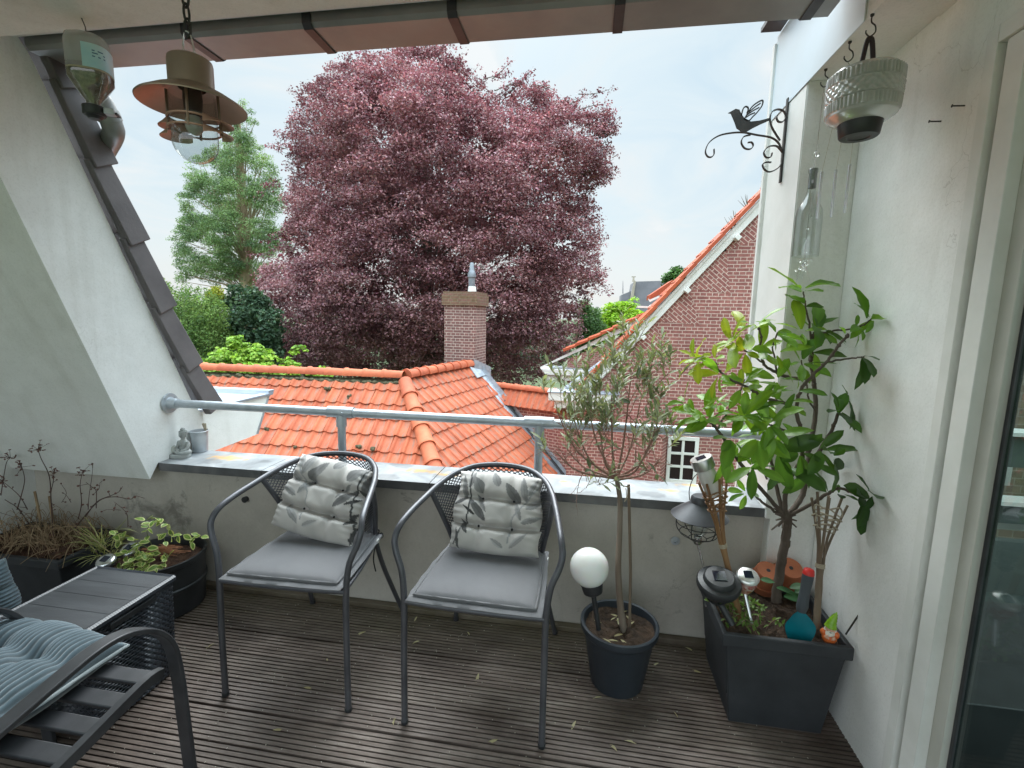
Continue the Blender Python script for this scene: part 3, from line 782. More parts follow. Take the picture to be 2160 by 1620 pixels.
mb = MB(); mb.lathe([(.075, z_(604)), (.075, z_(586)), (.095, z_(585)), (.097, z_(580)), (.07, z_(572)), (.055, z_(570)), (.05, z_(557)), (.03, z_(554)), (0, z_(554))], (pc[0]-.01, pc[1], 0), 18); mb.build("flue_terminal", mat("dark flue metal", (.17, .19, .22), .5, .4, c2=(.25, .27, .30), ns=9), chn, smooth=40)
mb = MB(); q = [onp(a, b, RP0+nB*.05, nB) for a, b in ((990, 775), (1022, 783), (1024, 792), (1006, 798))]
mb.prism(q, nB*.02); mb.prism([A(cx1-.02, cy_-.02, .35), A(cx1+.30, cy_+.3, .18), A(cx1+.30, cy_+.3, .42), A(cx1-.02, cy_-.02, .62)], A(.02, -.03, 0)); mb.build("chimney_apron", M_lead, chn, smooth=0)

# --- low brick link wall with a tile capping
lw = thing("link_wall", "brick wall with a small orange tile capping between roof and gable", "wall", tuple(tB-A(0, 0, 6)))
zc = onp(1150, 858, tB+duB*.1, wn)[2]
w0 = tB+duB*.09-wd*.4; 
def wpt(t, z): q = w0+wd*t; return A(q[0], q[1], z)
Lw = 4.6
zt = zc
mb = MB(); mb.prism([wpt(0, GZ), wpt(Lw, GZ), wpt(Lw, zt), wpt(0, zt)], wn*.22, uv=[(0, GZ), (Lw, GZ), (Lw, zt), (0, zt)]); mb.build("wall_body", M_brick, lw, smooth=0)
mb = MB(); du3 = wd; dv3 = norm(-wn*.55+A(0, 0, -.83)); top = zt+.30
P3 = A(w0[0], w0[1], 0)+wn*.10; P3 = A(P3[0], P3[1], top)
pantiles(mb, P3, du3, dv3, [(-.01, -0.01), (2.76, -.01), (2.76, .44), (-.01, .44)], tw=.145, th=.43, lift=.030); mb.build("capping_tiles", M_rtile, lw, smooth=25)
mb = MB(); ridge(mb, P3+A(0, 0, .01)-wd*.05, P3+wd*2.6+A(0, 0, .01), .085, .33); mb.build("capping_ridge", M_rtile, lw, smooth=60)

# --- brick gable house on the right
YG = 9.3
G = lambda x, y: ony(x, y, YG)
gh = thing("gable_house", "red brick house with steep orange verge and white bargeboard on the right", "house", (2.5, 9.5, GZ))
foot = G(1222, 822); apex0 = G(1640, 362)
# verge line of the wall under the white board
b0, b1 = G(1232, 838), G(1655, 392)
dvg = norm(b1-b0); apx = b1+dvg*1.6; right = 2*apx[0]-b0[0]
x0g = b0[0]-.30
mb = MB()
pts = [(x0g, GZ), (right, GZ), (right, b0[2]), (apx[0], apx[2]), (b0[0], b0[2]), (x0g, b0[2]-.3)]
mb.prism([(a, YG, b) for a, b in pts], (0, .25, 0), uv=[(a, b) for a, b in pts])
# decorative brick wedges along the verge, bricks laid square to the slope
tgt = [((1600, 398), (1498, 512), (1612, 500)), ((1512, 505), (1432, 590), (1540, 620)), ((1437, 590), (1372, 664), (1475, 686)), ((1372, 668), (1310, 730), (1400, 752))]
for tri in tgt:
    P = [G(*q) for q in tri]
    P[0] = b0+dvg*np.dot(P[0]-b0, dvg); P[1] = b0+dvg*np.dot(P[1]-b0, dvg)
    uvt = [(float(np.dot(p, A(dvg[2], 0, -dvg[0]))), float(np.dot(p, dvg))) for p in P]
    mb.prism([p+A(0, -.003, 0) for p in P], (0, .002, 0), uv=uvt)
mb.build("wall", M_brick, gh, smooth=0)
# return wall on the left flank
mb = MB(); mb.prism([(x0g, YG+.25, GZ), (x0g, YG+6, GZ), (x0g, YG+6, b0[2]-.3), (x0g, YG+.25, b0[2]-.3)], (.2, 0, 0), uv=[(0, GZ), (6, GZ), (6, b0[2]), (0, b0[2])]); mb.build("wall", M_brick, gh, smooth=0)
nv = A(-dvg[2], 0, dvg[0])                              # up-left normal of the verge
mb = MB(); wb = .16
for (a, b) in ((b0-dvg*.35, apx),):
    mb.prism([a+A(0, -.07, 0), b+A(0, -.07, 0), b+nv*wb+A(0, -.07, 0), a+nv*wb+A(0, -.07, 0)], (0, .05, 0))
    mb.prism([a+A(0, -.10, 0)+nv*(wb-.05), b+A(0, -.10, 0)+nv*(wb-.05), b+nv*wb+A(0, -.10, 0), a+nv*wb+A(0, -.10, 0)], (0, .028, 0))
mb.build("bargeboard", M_trim, gh, bev=.004)
mb = MB(); mb.prism([b0-dvg*.35+A(0, -.02, 0)-nv*.0, apx+A(0, -.02, 0), apx+A(0, -.02, 0)+nv*.1, b0-dvg*.35+A(0, -.02, 0)+nv*.1], (0, .25, 0)); mb.build("soffit_board", M_bark, gh)
for px, py in ((1545, 498), (1440, 607), (1350, 706)):
    p = G(px, py); p = b0+dvg*np.dot(p-b0, dvg)
    mb = MB(); R = np.stack([dvg, A(0, 1, 0), nv], 1); mb.box(p+A(0, -.10, 0)-nv*.012, (.085, .16, .09), R=R); mb.box(p+A(0, -.14, 0)-nv*.035, (.055, .07, .045), R=R)
    mb.build("purlin_end", M_trim, gh, bev=.006)
# roof plane with verge tiles
mb = MB(); base = b0-dvg*.6+nv*(wb+.02)+A(0, -.13, 0)
pantiles(mb, base, A(0, 1, 0), -dvg, [(0, -6.4), (1.15, -6.4), (1.15, .0), (0, .0)], tw=.23, th=.34, lift=.014); mb.build("roof_face", M_rtile2, gh, smooth=25)
n_ = int(6.2/.34)
mb = MB()
for k in range(n_):
    a = base+dvg*(k*.34); b = a+dvg*.35
    off = nv*.075; 
    q = [a+nv*.004, b-nv*.004, b+nv*.058, a+nv*.068]
    V = [p+A(0, -.035, 0) for p in q]+[p+A(0, .16, 0) for p in q]
    mb.add(V, [[0, 1, 2, 3], [7, 6, 5, 4], [3, 2, 6, 7], [0, 3, 7, 4], [1, 5, 6, 2], [0, 4, 5, 1]], uv=[[(k+.2, .2)]*4]*6)
mb.build("verge_tiles", M_rtile2, gh, bev=.006)
for px, py, L in ((1575, 432, .20), (1548, 468, .22), (1540, 476, .16), (1620, 385, .2)):
    p = G(px, py)+A(0, .15, 0)
    mb = MB()
    for q in range(7): mb.tube([p-nv*.1, p+A(rng.normal(0, .05), rng.normal(0, .03), .02+L*rng.random())], [.008, .002], 4)
    mb.build("moss_tuft", M_moss, gh)
# eave gutter box at the foot of the verge
e0 = G(1165, 846); e1 = G(1292, 852)
mb = MB(); mb.bounds((e0[0]-.05, YG-.42, e0[2]+.08), (e0[0]+1.25, YG-.05, e0[2]+.24)); mb.bounds((e0[0]+.06, YG-.34, e0[2]-.07), (e0[0]+1.1, YG-.04, e0[2]+.078)); mb.build("eave_box", M_trim, gh, bev=.012)
mb = MB(); mb.bounds((e0[0]-.07, YG-.44, e0[2]+.24), (e0[0]+1.27, YG-.03, e0[2]+.255)); mb.build("eave_zinc", M_zinc, gh)
mb = MB(); mb.prism([G(1170, 836), G(1300, 742), G(1312, 748), G(1218, 842)], (0, .5, 0)); mb.build("valley_lead", M_zinc, gh, smooth=0)
# windows
def window(parent, x0, x1, z0, z1, cols, rows, yy=YG, name="window"):
    fw = .07
    mb = MB(); mb.bounds((x0, yy-.03, z0), (x0+fw, yy+.06, z1)); mb.bounds((x1-fw, yy-.03, z0), (x1, yy+.06, z1))
    mb.bounds((x0+fw, yy-.03, z0), (x1-fw, yy+.06, z0+fw)); mb.bounds((x0+fw, yy-.03, z1-fw), (x1-fw, yy+.06, z1))
    w = mb.build(name, M_trim, parent, bev=.005)
    mb = MB(); iw = (x1-x0-2*fw); ih = z1-z0-2*fw
    for c in range(1, cols):
        x = x0+fw+iw*c/cols; mb.bounds((x-.025, yy-.022, z0+fw), (x+.025, yy-.009, z1-fw))
    for r in range(1, rows):
        z = z0+fw+ih*r/rows
        for c in range(cols):
            a = x0+fw+iw*c/cols+(.025 if c else 0); b = x0+fw+iw*(c+1)/cols-(.025 if c < cols-1 else 0)
            mb.bounds((a, yy-.020, z-.025), (b, yy-.009, z+.025))
    mb.build("glazing_bars", M_trim, w, bev=.003)
    mb = MB(); mb.bounds((x0+fw, yy-.0085, z0+fw), (x1-fw, yy-.003, z1-fw)); mb.build("pane", M_winglass, w)
    mb = MB(); mb.bounds((x0-.05, yy-.07, z0-.06), (x1+.05, yy-.001, z0-.002)); mb.build("sill", M_trim, w, bev=.004)
    return w
M_winglass = mat("dark window glass", (.025, .014, .016), .25, spec=.25)
wl = G(1409, 925); wr = G(1468, 1016)
window(gh, wl[0], wr[0], G(1405, 1016)[2], G(1440, 921)[2], 2, 3)
mb = MB(); aw = wr[0]-wl[0]; zt_ = G(1440, 919)[2]; k = 9
for i in range(k):
    t = (i+.5)/k; x = wl[0]-.1+(aw+.2)*t; an = (t-.5)*.5
    mb.box((x, YG-.001, zt_+.16), ((aw+.2)/k*.86, .02, .22), R=roty(an))
mb.build("brick_arch", mat("arch brick", (.25, .085, .06), .9, c2=(.18, .06, .045), ns=7), gh)

# --- rear wing of the same block, its eave pointing left
YW = 12.2
Wp = lambda x, y: ony(x, y, YW)
wg = thing("rear_wing", "rear wing with shallow orange roof and projecting white eave left of the gable", "house", (1.2, 12.5, GZ))
a0, a1 = Wp(1140, 777), Wp(1300, 706)
dw = norm(a1-a0); nw = A(-dw[2], 0, dw[0])
mb = MB(); mb.prism([a0, a1+dw*1.2, a1+dw*1.2+nw*.16, a0+nw*.03], (0, .06, 0)); mb.build("bargeboard", M_trim, wg)
mb = MB(); mb.prism([Wp(1196, 760)+A(0, .1, 0), Wp(1330, 700)+A(0, .1, 0), Wp(1330, 900)+A(0, .1, 0), Wp(1196, 900)+A(0, .1, 0)], (0, .2, 0), uv=[(0, .9), (1.6, 1.6), (1.6, -1.4), (0, -1.4)]); mb.build("wall", M_brick, wg, smooth=0)
mb = MB(); pantiles(mb, a0+dw*.75+nw*.15+A(0, -.08, 0), A(0, 1, 0), -dw, [(0, -2.6), (1.2, -2.6), (1.2, 0), (0, 0)], tw=.23, th=.34, lift=.03)
for k in range(8):
    a = a0+dw*(.72+k*.34)+nw*.15; b = a+dw*.35; q = [a, b-nw*.01, b+nw*.03, a+nw*.07]
    V = [p+A(0, -.1, 0) for p in q]+[p+A(0, .1, 0) for p in q]
    mb.add(V, [[0, 1, 2, 3], [7, 6, 5, 4], [3, 2, 6, 7], [0, 3, 7, 4], [1, 5, 6, 2], [0, 4, 5, 1]], uv=[[(k+.2, .2)]*4]*6)
mb.build("roof_face", M_rtile2, wg, smooth=25)
z0 = a0[2]
mb = MB(); mb.prism([(a0[0], YW-.05, z0), (a0[0]+1.6, YW-.05, z0), (a0[0]+1.6, YW-.05, z0-.16), (a0[0]+.14, YW-.05, z0-.16)], (0, .6, 0)); mb.bounds((a0[0]+.15, YW+.02, z0-.30), (a0[0]+1.6, YW+.6, z0-.165)); mb.build("eave_gutter", M_trim, wg, bev=.012)
mb = MB(); mb.bounds((a0[0]+.25, YW-.03, z0+.003), (a0[0]+1.6, YW+.5, z0+.03)); mb.build("gutter_lining", M_lead, wg)
# small dormer eave peeping over the verge
dm = thing("roof_dormer", "tiny dormer with orange tiles and white eave peeping over the brick gable", "dormer", tuple(ony(1385, 640, 13)))
D = lambda x, y: ony(x, y, 13)
mb = MB(); mb.prism([D(1371, 632), D(1395, 620), D(1420, 606), D(1420, 590), D(1372, 622)], (0, .8, 0), uv=[(0, 0)]*5); mb.build("roof", M_rtile2, dm)
mb = MB(); mb.prism([D(1367, 630), D(1371, 637), D(1394, 626), D(1394, 622), D(1371, 632)], (0, .05, 0)); mb.prism([D(1346, 645), D(1370, 646), D(1384, 636), D(1394, 636), D(1372, 650), D(1346, 649)], (0, .4, 0)); mb.build("eave", M_trim, dm, smooth=0)

# --- church on the skyline
YCH = 95
Ch = lambda x, y: ony(x, y, YCH)
ch = thing("church", "distant church with steep slate roof and stone gable on the skyline", "church", tuple(Ch(1370, 690)*A(1, 1, 0)+A(0, 0, GZ)))
M_slate = mat("slate roofing", (.17, .165, .185), .7, c2=(.22, .21, .235), ns=.6)
M_sand = mat("pale sandstone", (.46, .40, .32), .85, c2=(.36, .31, .25), ns=.9)
r0, r1 = Ch(1338, 594), Ch(1470, 590); e0c, e1c = Ch(1326, 662), Ch(1470, 662)
mb = MB(); mb.prism([e0c, e1c, r1, r0], A(0, 9, 0)); 
mb.prism([Ch(1311, 622), Ch(1331, 614), Ch(1331, 662), Ch(1308, 662)], A(0, 6, 0)); mb.build("roof", M_slate, ch, smooth=0)
mb = MB(); mb.prism([Ch(1337, 592), Ch(1341, 594), Ch(1330, 662), Ch(1322, 662)], A(0, -.6, 0)); mb.bounds((e0c[0]-3, YCH+1, GZ), (e1c[0], YCH+8, e0c[2])); mb.build("gable_wall", M_sand, ch, smooth=0)
mb = MB(); f0 = Ch(1336.5, 594); f1 = Ch(1336.5, 584)
mb.tube([f0, (f0+f1)/2, f1], [.32, .18, .12], 6); mb.box(f1, (.75, .2, .18)); mb.build("stone_cross", M_sand, ch)
mb = MB(); f0 = Ch(1314, 616); f1 = Ch(1314, 592); mb.tube([f0-A(0, 0, .3), f1], [.12, .03], 5); mb.build("finial", M_slate, ch)
# ---------------------------------------------------------------- trees
def poly_dist(P, x, z):
    """signed distance (positive inside) of points to a closed polygon"""
    P = np.asarray(P); Q = np.roll(P, -1, 0)
    ins = np.zeros(len(x), bool); dmin = np.full(len(x), 1e9)
    for (x1, z1), (x2, z2) in zip(P, Q):
        cnd = ((z1 > z) != (z2 > z)) & (x < (x2-x1)*(z-z1)/(z2-z1+1e-12)+x1); ins ^= cnd
        dx, dz = x2-x1, z2-z1; t = np.clip(((x-x1)*dx+(z-z1)*dz)/(dx*dx+dz*dz+1e-12), 0, 1)
        dmin = np.minimum(dmin, np.hypot(x-(x1+t*dx), z-(z1+t*dz)))
    return np.where(ins, dmin, -dmin)
def leaf_cloud(cent, rad, cnt, size, cols, colvar=.22, flat=.5, up=.7, asp=.62, dirs=None):
    """quads scattered in ellipsoidal sprays"""
    idx = np.repeat(np.arange(len(cent)), cnt); n = len(idx)
    d = rng.normal(size=(n, 3)); d /= np.linalg.norm(d, axis=1)[:, None]
    r = rng.random(n)**.45
    off = d*r[:, None]*rad[idx][:, None]; off[:, 2] *= flat
    if dirs is not None: off[:, 2] -= dirs*(off[:, 0]**2+off[:, 1]**2)/np.maximum(rad[idx], .1)
    p = cent[idx]+off
    nr = rng.normal(size=(n, 3))*.55+np.array([0, 0, up])+d*.35; nr /= np.linalg.norm(nr, axis=1)[:, None]
    t = np.cross(nr, rng.normal(size=(n, 3))); t /= np.linalg.norm(t, axis=1)[:, None]; b = np.cross(nr, t)
    s = size*(.65+.7*rng.random(n))[:, None]
    V = np.stack([p-t*s*.5, p-b*s*asp*.5+nr*s*.06, p+t*s*.5, p+b*s*asp*.5+nr*s*.06], 1).reshape(-1, 3)
    q = np.arange(n*4).reshape(-1, 4)
    base = cols[idx]*(1+colvar*rng.normal(size=(n, 1)))*(1+.06*rng.normal(size=(n, 3)))
    return V, q, np.repeat(np.clip(base, .004, 1), 4, 0)
def crown(poly, Y, depth, ncl, nleaf, size, crad, c_lo, c_hi, flat=.5, up=.7, R=3.0, sbias=-.15, holes=None, edge=.5, droop=0, asp=.62, inner=.25):
    """foliage of one tree: sprays fill a volume whose silhouette is poly (pixels surveyed at distance Y)"""
    P = np.array([ony(px, py, Y)[[0, 2]] for px, py in poly])
    lo, hi = P.min(0), P.max(0)
    ex = norm(A((lo[0]+hi[0])/2, Y))                     # depth runs away from the terrace
    out = []
    while sum(len(o) for o in out) < ncl:
        x = rng.uniform(lo[0], hi[0], 4000); z = rng.uniform(lo[1], hi[1], 4000)
        d = poly_dist(P, x, z); k = d > crad*.22
        x, z, d = x[k], z[k], d[k]
        q = np.clip(d/R, 0, 1); D = depth*np.clip(q, .01, 1)**.75
        s = np.where(rng.random(len(x)) < inner, rng.uniform(-.7, .7, len(x)), np.sign(rng.random(len(x))-.5+sbias*-1-.0)*0-1+0)
        sh = rng.random(len(x)) < .62
        s = np.where(s == -1, np.where(sh, -1, 1)*rng.uniform(.75, 1.0, len(x)), s)
        keep = np.ones(len(x), bool)
        if holes is not None: keep = holes(x, z, s)
        out.append(np.stack([x+ex[0]*s*D, Y+ex[1]*s*D, z, d, s], 1)[keep])
    c = np.vstack(out)[:ncl]
    rad = crad*(.55+.75*rng.random(ncl))*np.clip(.45+c[:, 3]/R, edge, 1)
    cnt = np.maximum(6, (nleaf/ncl*(rad/rad.mean())**2*(.5+rng.random(ncl)))).astype(int)
    f = np.clip(.5+.30*np.sin(c[:, 0]*.9+c[:, 2]*.5)*np.sin(c[:, 2]*1.1-c[:, 1]*.7)+.28*rng.normal(size=ncl), 0, 1)[:, None]; cols = np.array(c_lo)*(1-f)+np.array(c_hi)*f
    V, q, C = leaf_cloud(c[:, :3], rad, cnt, size, cols, flat=flat, up=up, asp=asp, dirs=droop)
    return V, q, C, c
def limbs(mb, base, c, n, r0, bend=.3, zmin=None, col=None):
    idx = rng.choice(len(c), n, replace=False)
    for i in idx:
        e = c[i, :3]; 
        h = base[2]+(e[2]-base[2])*rng.uniform(.25, .75)
        a = A(base[0]+rng.normal(0, .08), base[1]+rng.normal(0, .08), h)
        L = np.linalg.norm(e-a); mid = (a+e)/2+A(0, 0, bend*L*rng.uniform(.05, .5))+rng.normal(0, .05*L, 3)
        mb.tube(spline([a, mid, e], 5), np.linspace(r0*rng.uniform(.3, .7), .012, 11), 5, caps=False)
def tree(name, label, poly, Y, trunkpx, tr, leafm, barkm, group=None, nl=40, limbr=.1, cat="tree", straight=False, trunk_top=None, **kw):
    bx, by = trunkpx
    bp = ony(bx, by, Y); base = A(bp[0], Y+kw.pop("ty", 0), GZ)
    t = thing(name, label, cat, tuple(base), group)
    V, q, C, c = crown(poly, Y, **kw)
    raw("crown", V, q, leafm, t, C)
    mb = MB(); tp = ony(*(trunk_top or (bx, by)), Y); tp = A(tp[0], base[1], tp[2])
    n = 12; pts = [base+(tp-base)*i/(n-1)+(0 if straight or i == 0 else rng.normal(0, .07, 3)) for i in range(n)]
    mb.tube(spline(pts, 3), np.linspace(tr, tr*.22, 3*(n-1)+1), 10)
    if nl: limbs(mb, A(tp[0], base[1], tp[2]-(tp[2]-GZ)*.0)*0+A(tp[0], base[1], GZ+(tp[2]-GZ)*.35), c, nl, limbr)
    mb.build("trunk", barkm, t, smooth=60)
    return t, c
# copper beech
bpoly = [(545, 615), (552, 565), (590, 520), (604, 470), (600, 420), (618, 385), (612, 330), (590, 292), (612, 262), (628, 225), (622, 205), (662, 178), (690, 140), (722, 128), (745, 138), (770, 118), (820, 112), (868, 98), (905, 104), (950, 94), (975, 120), (985, 150), (1012, 175), (1045, 205), (1070, 215), (1092, 182), (1120, 168), (1148, 178), (1165, 205), (1200, 218), (1225, 240), (1262, 228), (1288, 240), (1292, 285), (1280, 325), (1290, 360), (1278, 400), (1245, 425), (1262, 470), (1270, 520), (1262, 560), (1282, 600), (1255, 622), (1232, 650), (1225, 700), (1200, 745), (1165, 790), (1120, 830), (700, 830), (600, 800), (575, 740), (600, 690), (560, 660)]
def bholes(x, z, s):
    # open pockets between the tiers of branches
    k = np.sin(x*1.15+z*.55+1.3)*np.sin(z*1.5-x*.35+.4)+.55*np.sin(x*2.7-z*1.1)*np.sin(z*3.1+.7)
    return k > -.74-.5*np.clip((3-z)/5, 0, 1)
tr_, cb = tree("copper_beech", "huge copper beech with purple foliage towering behind the orange roof", bpoly, 22, (905, 560), .55, M_beechleaf, M_beechbark, nl=34, limbr=.11, trunk_top=(895, 270),
     depth=6.0, ncl=3800, nleaf=330000, size=.10, crad=.66, c_lo=(.155, .075, .085), c_hi=(.44, .25, .265), flat=.42, up=.8, R=4.5, holes=bholes, edge=.42, droop=.18, inner=.24)
# the body of the crown behind the outer sprays, and loose twigs feathering the outline
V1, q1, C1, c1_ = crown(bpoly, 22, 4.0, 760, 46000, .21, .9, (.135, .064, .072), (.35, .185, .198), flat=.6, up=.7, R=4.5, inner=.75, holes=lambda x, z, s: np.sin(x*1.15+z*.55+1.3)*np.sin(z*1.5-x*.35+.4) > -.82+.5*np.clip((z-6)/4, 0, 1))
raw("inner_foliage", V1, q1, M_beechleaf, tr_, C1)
Pb = np.array([ony(px, py, 22)[[0, 2]] for px, py in bpoly]); ctr_ = Pb.mean(0)
cs, ns_, cols_ = [], [], []
mb = MB()
for k in range(200):
    i = rng.integers(len(Pb)-5); f = rng.random(); p = Pb[i]*(1-f)+Pb[(i+1) % len(Pb)]*f
    if p[1] < 1.5: continue
    o_ = p-ctr_; o_ = o_/np.linalg.norm(o_); o_ = o_+np.array([np.sign(o_[0])*.5, rng.normal(.0, .3)]); o_ /= np.linalg.norm(o_)
    st = p-o_*1.1; L = rng.uniform(.4, 1.0); y = 22+rng.normal(0, .8); bendv = rng.normal(0, .25)
    tw = [A(st[0]+o_[0]*t*(L+.4), y, st[1]+o_[1]*t*(L+.4)+bendv*t*t) for t in np.linspace(0, 1, 6)]
    mb.tube(tw, np.linspace(.022, .006, 6), 4, caps=False)
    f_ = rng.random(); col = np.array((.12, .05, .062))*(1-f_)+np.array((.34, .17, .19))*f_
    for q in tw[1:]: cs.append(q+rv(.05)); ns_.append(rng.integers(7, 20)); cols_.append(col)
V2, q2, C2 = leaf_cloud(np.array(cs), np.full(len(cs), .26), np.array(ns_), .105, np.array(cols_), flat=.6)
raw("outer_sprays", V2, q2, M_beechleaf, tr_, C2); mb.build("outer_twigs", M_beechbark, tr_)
# sparse sprays hanging beyond the outline
# giant conifer
cpoly = [(516, 205), (540, 250), (556, 300), (580, 350), (598, 400), (612, 455), (618, 500), (612, 560), (560, 600), (500, 610), (430, 602), (365, 598), (372, 560), (356, 520), (362, 480), (382, 440), (372, 415), (392, 380), (386, 350), (420, 320), (452, 300), (480, 260), (500, 225)]
trx = ony(507, 450, 38)[0]
def choles(x, z, s):
    k = np.sin(z*1.9+x*.25)+.6*np.sin(x*1.7+z*.7)*np.sin(z*1.1)
    return (k > -.60) & ~((np.abs(x-trx-(.012*(z-6))) < .55) & (z < 13) & (rng.random(len(x)) < .85))
tree("giant_conifer", "tall pale green conifer with a bare tan trunk, left of the beech", cpoly, 38, (520, 640), .85, M_tree, M_sequoia, nl=110, limbr=.14, trunk_top=(500, 230), straight=True,
     depth=3.6, ncl=980, nleaf=82000, size=.165, crad=.78, c_lo=(.12, .195, .10), c_hi=(.28, .40, .18), flat=.5, up=.45, R=4, holes=choles, edge=.5, droop=.25, asp=.35, inner=.25)
# screen of trees on the left behind the house
tree("thuja_tree", "broad feathery green thuja behind the ridge next to the sloping roof", [(320, 590), (350, 588), (372, 604), (398, 590), (420, 606), (452, 618), (475, 640), (490, 690), (500, 800), (300, 830), (290, 640)], 17.5, (400, 700), .2, M_tree, M_bark, nl=14, limbr=.06, trunk_top=(400, 640),
     depth=1.6, ncl=420, nleaf=34000, size=.105, crad=.40, c_lo=(.085, .155, .05), c_hi=(.24, .36, .10), flat=1.1, up=.15, R=1.2, asp=.4)
tree("dark_laurel", "dark blue green leafy tree between the thuja and the copper beech", [(468, 640), (480, 606), (508, 594), (540, 604), (566, 625), (588, 650), (600, 700), (590, 800), (470, 800)], 18.5, (530, 700), .2, M_tree, M_bark, nl=12, limbr=.06, trunk_top=(530, 650),
     depth=1.3, ncl=200, nleaf=13000, size=.16, crad=.42, c_lo=(.035, .075, .045), c_hi=(.10, .17, .10), flat=.7, up=.6, R=1.0)
tree("golden_shrub", "small yellow green treetop peeping between the thuja and the dark laurel", [(436, 622), (445, 606), (462, 606), (474, 620), (470, 650), (440, 650)], 21, (455, 640), .1, M_tree, M_bark, nl=4, limbr=.04, trunk_top=(455, 630),
     depth=.6, ncl=50, nleaf=2600, size=.11, crad=.3, c_lo=(.20, .22, .02), c_hi=(.36, .38, .03), flat=.8, R=.6)
tree("maple_shrub", "bright lime green maple shrub just above the orange ridge tiles", [(408, 790), (412, 762), (438, 748), (452, 730), (476, 728), (490, 700), (512, 706), (528, 728), (548, 722), (572, 738), (588, 760), (604, 752), (622, 724), (638, 720), (646, 742), (630, 764), (652, 782), (676, 770), (696, 776), (702, 800), (640, 815), (410, 820)], 12.2, (520, 800), .08, M_tree, M_bark, nl=26, limbr=.03, trunk_top=(520, 770),
     depth=.8, ncl=330, nleaf=9500, size=.105, crad=.20, c_lo=(.14, .26, .035), c_hi=(.34, .52, .085), flat=.4, up=.9, R=.5, asp=.8)
# right of the beech
tree("feathery_tree", "mid green feathery tree between the beech and the lime green tree", [(1216, 660), (1228, 632), (1245, 640), (1262, 650), (1275, 690), (1262, 730), (1215, 760)], 27, (1240, 700), .12, M_tree, M_bark, nl=8, limbr=.05, trunk_top=(1240, 660),
     depth=1.2, ncl=130, nleaf=9000, size=.15, crad=.5, c_lo=(.045, .095, .04), c_hi=(.13, .24, .085), flat=.9, up=.4, R=1.2, asp=.4)
tree("lime_tree", "vivid yellow green tree in front of the distant church", [(1258, 660), (1275, 640), (1298, 624), (1312, 632), (1340, 626), (1352, 640), (1372, 680), (1330, 760), (1250, 760)], 31, (1305, 700), .15, M_tree, M_bark, nl=14, limbr=.06, trunk_top=(1305, 650),
     depth=1.6, ncl=240, nleaf=11000, size=.20, crad=.55, c_lo=(.20, .36, .025), c_hi=(.40, .62, .06), flat=.5, up=.8, R=1.3)
tree("far_tree", "small green treetop rising above the orange verge of the brick gable", [(1396, 585), (1412, 570), (1428, 558), (1442, 566), (1450, 600), (1420, 620), (1400, 606)], 44, (1425, 600), .15, M_tree, M_bark, nl=6, limbr=.06, trunk_top=(1425, 575),
     depth=1.1, ncl=60, nleaf=2600, size=.26, crad=.6, c_lo=(.04, .09, .03), c_hi=(.10, .20, .05), flat=.6, R=1.2)

# far belt of gardens and woods between the houses
V_, q_, C_ = [], [], []
cc = np.stack([rng.uniform(-75, 55, 900), rng.uniform(62, 92, 900), rng.uniform(-6.0, -.3, 900)], 1)
cc[:, 2] = np.minimum(cc[:, 2], .9+1.2*np.sin(cc[:, 0]*.35)+rng.normal(0, .5, 900))
cl_ = np.where(rng.random((900, 1)) < .5, np.array([[.028, .05, .028]]), np.array([[.05, .085, .038]]))
V_, q_, C_ = leaf_cloud(cc, np.full(900, 2.2), np.full(900, 30), .55, cl_, flat=.8)
tag(raw("tree_belt", V_, q_, M_tree, None, C_), "distant low belt of green trees and gardens beyond the beech", "trees", kind="stuff")
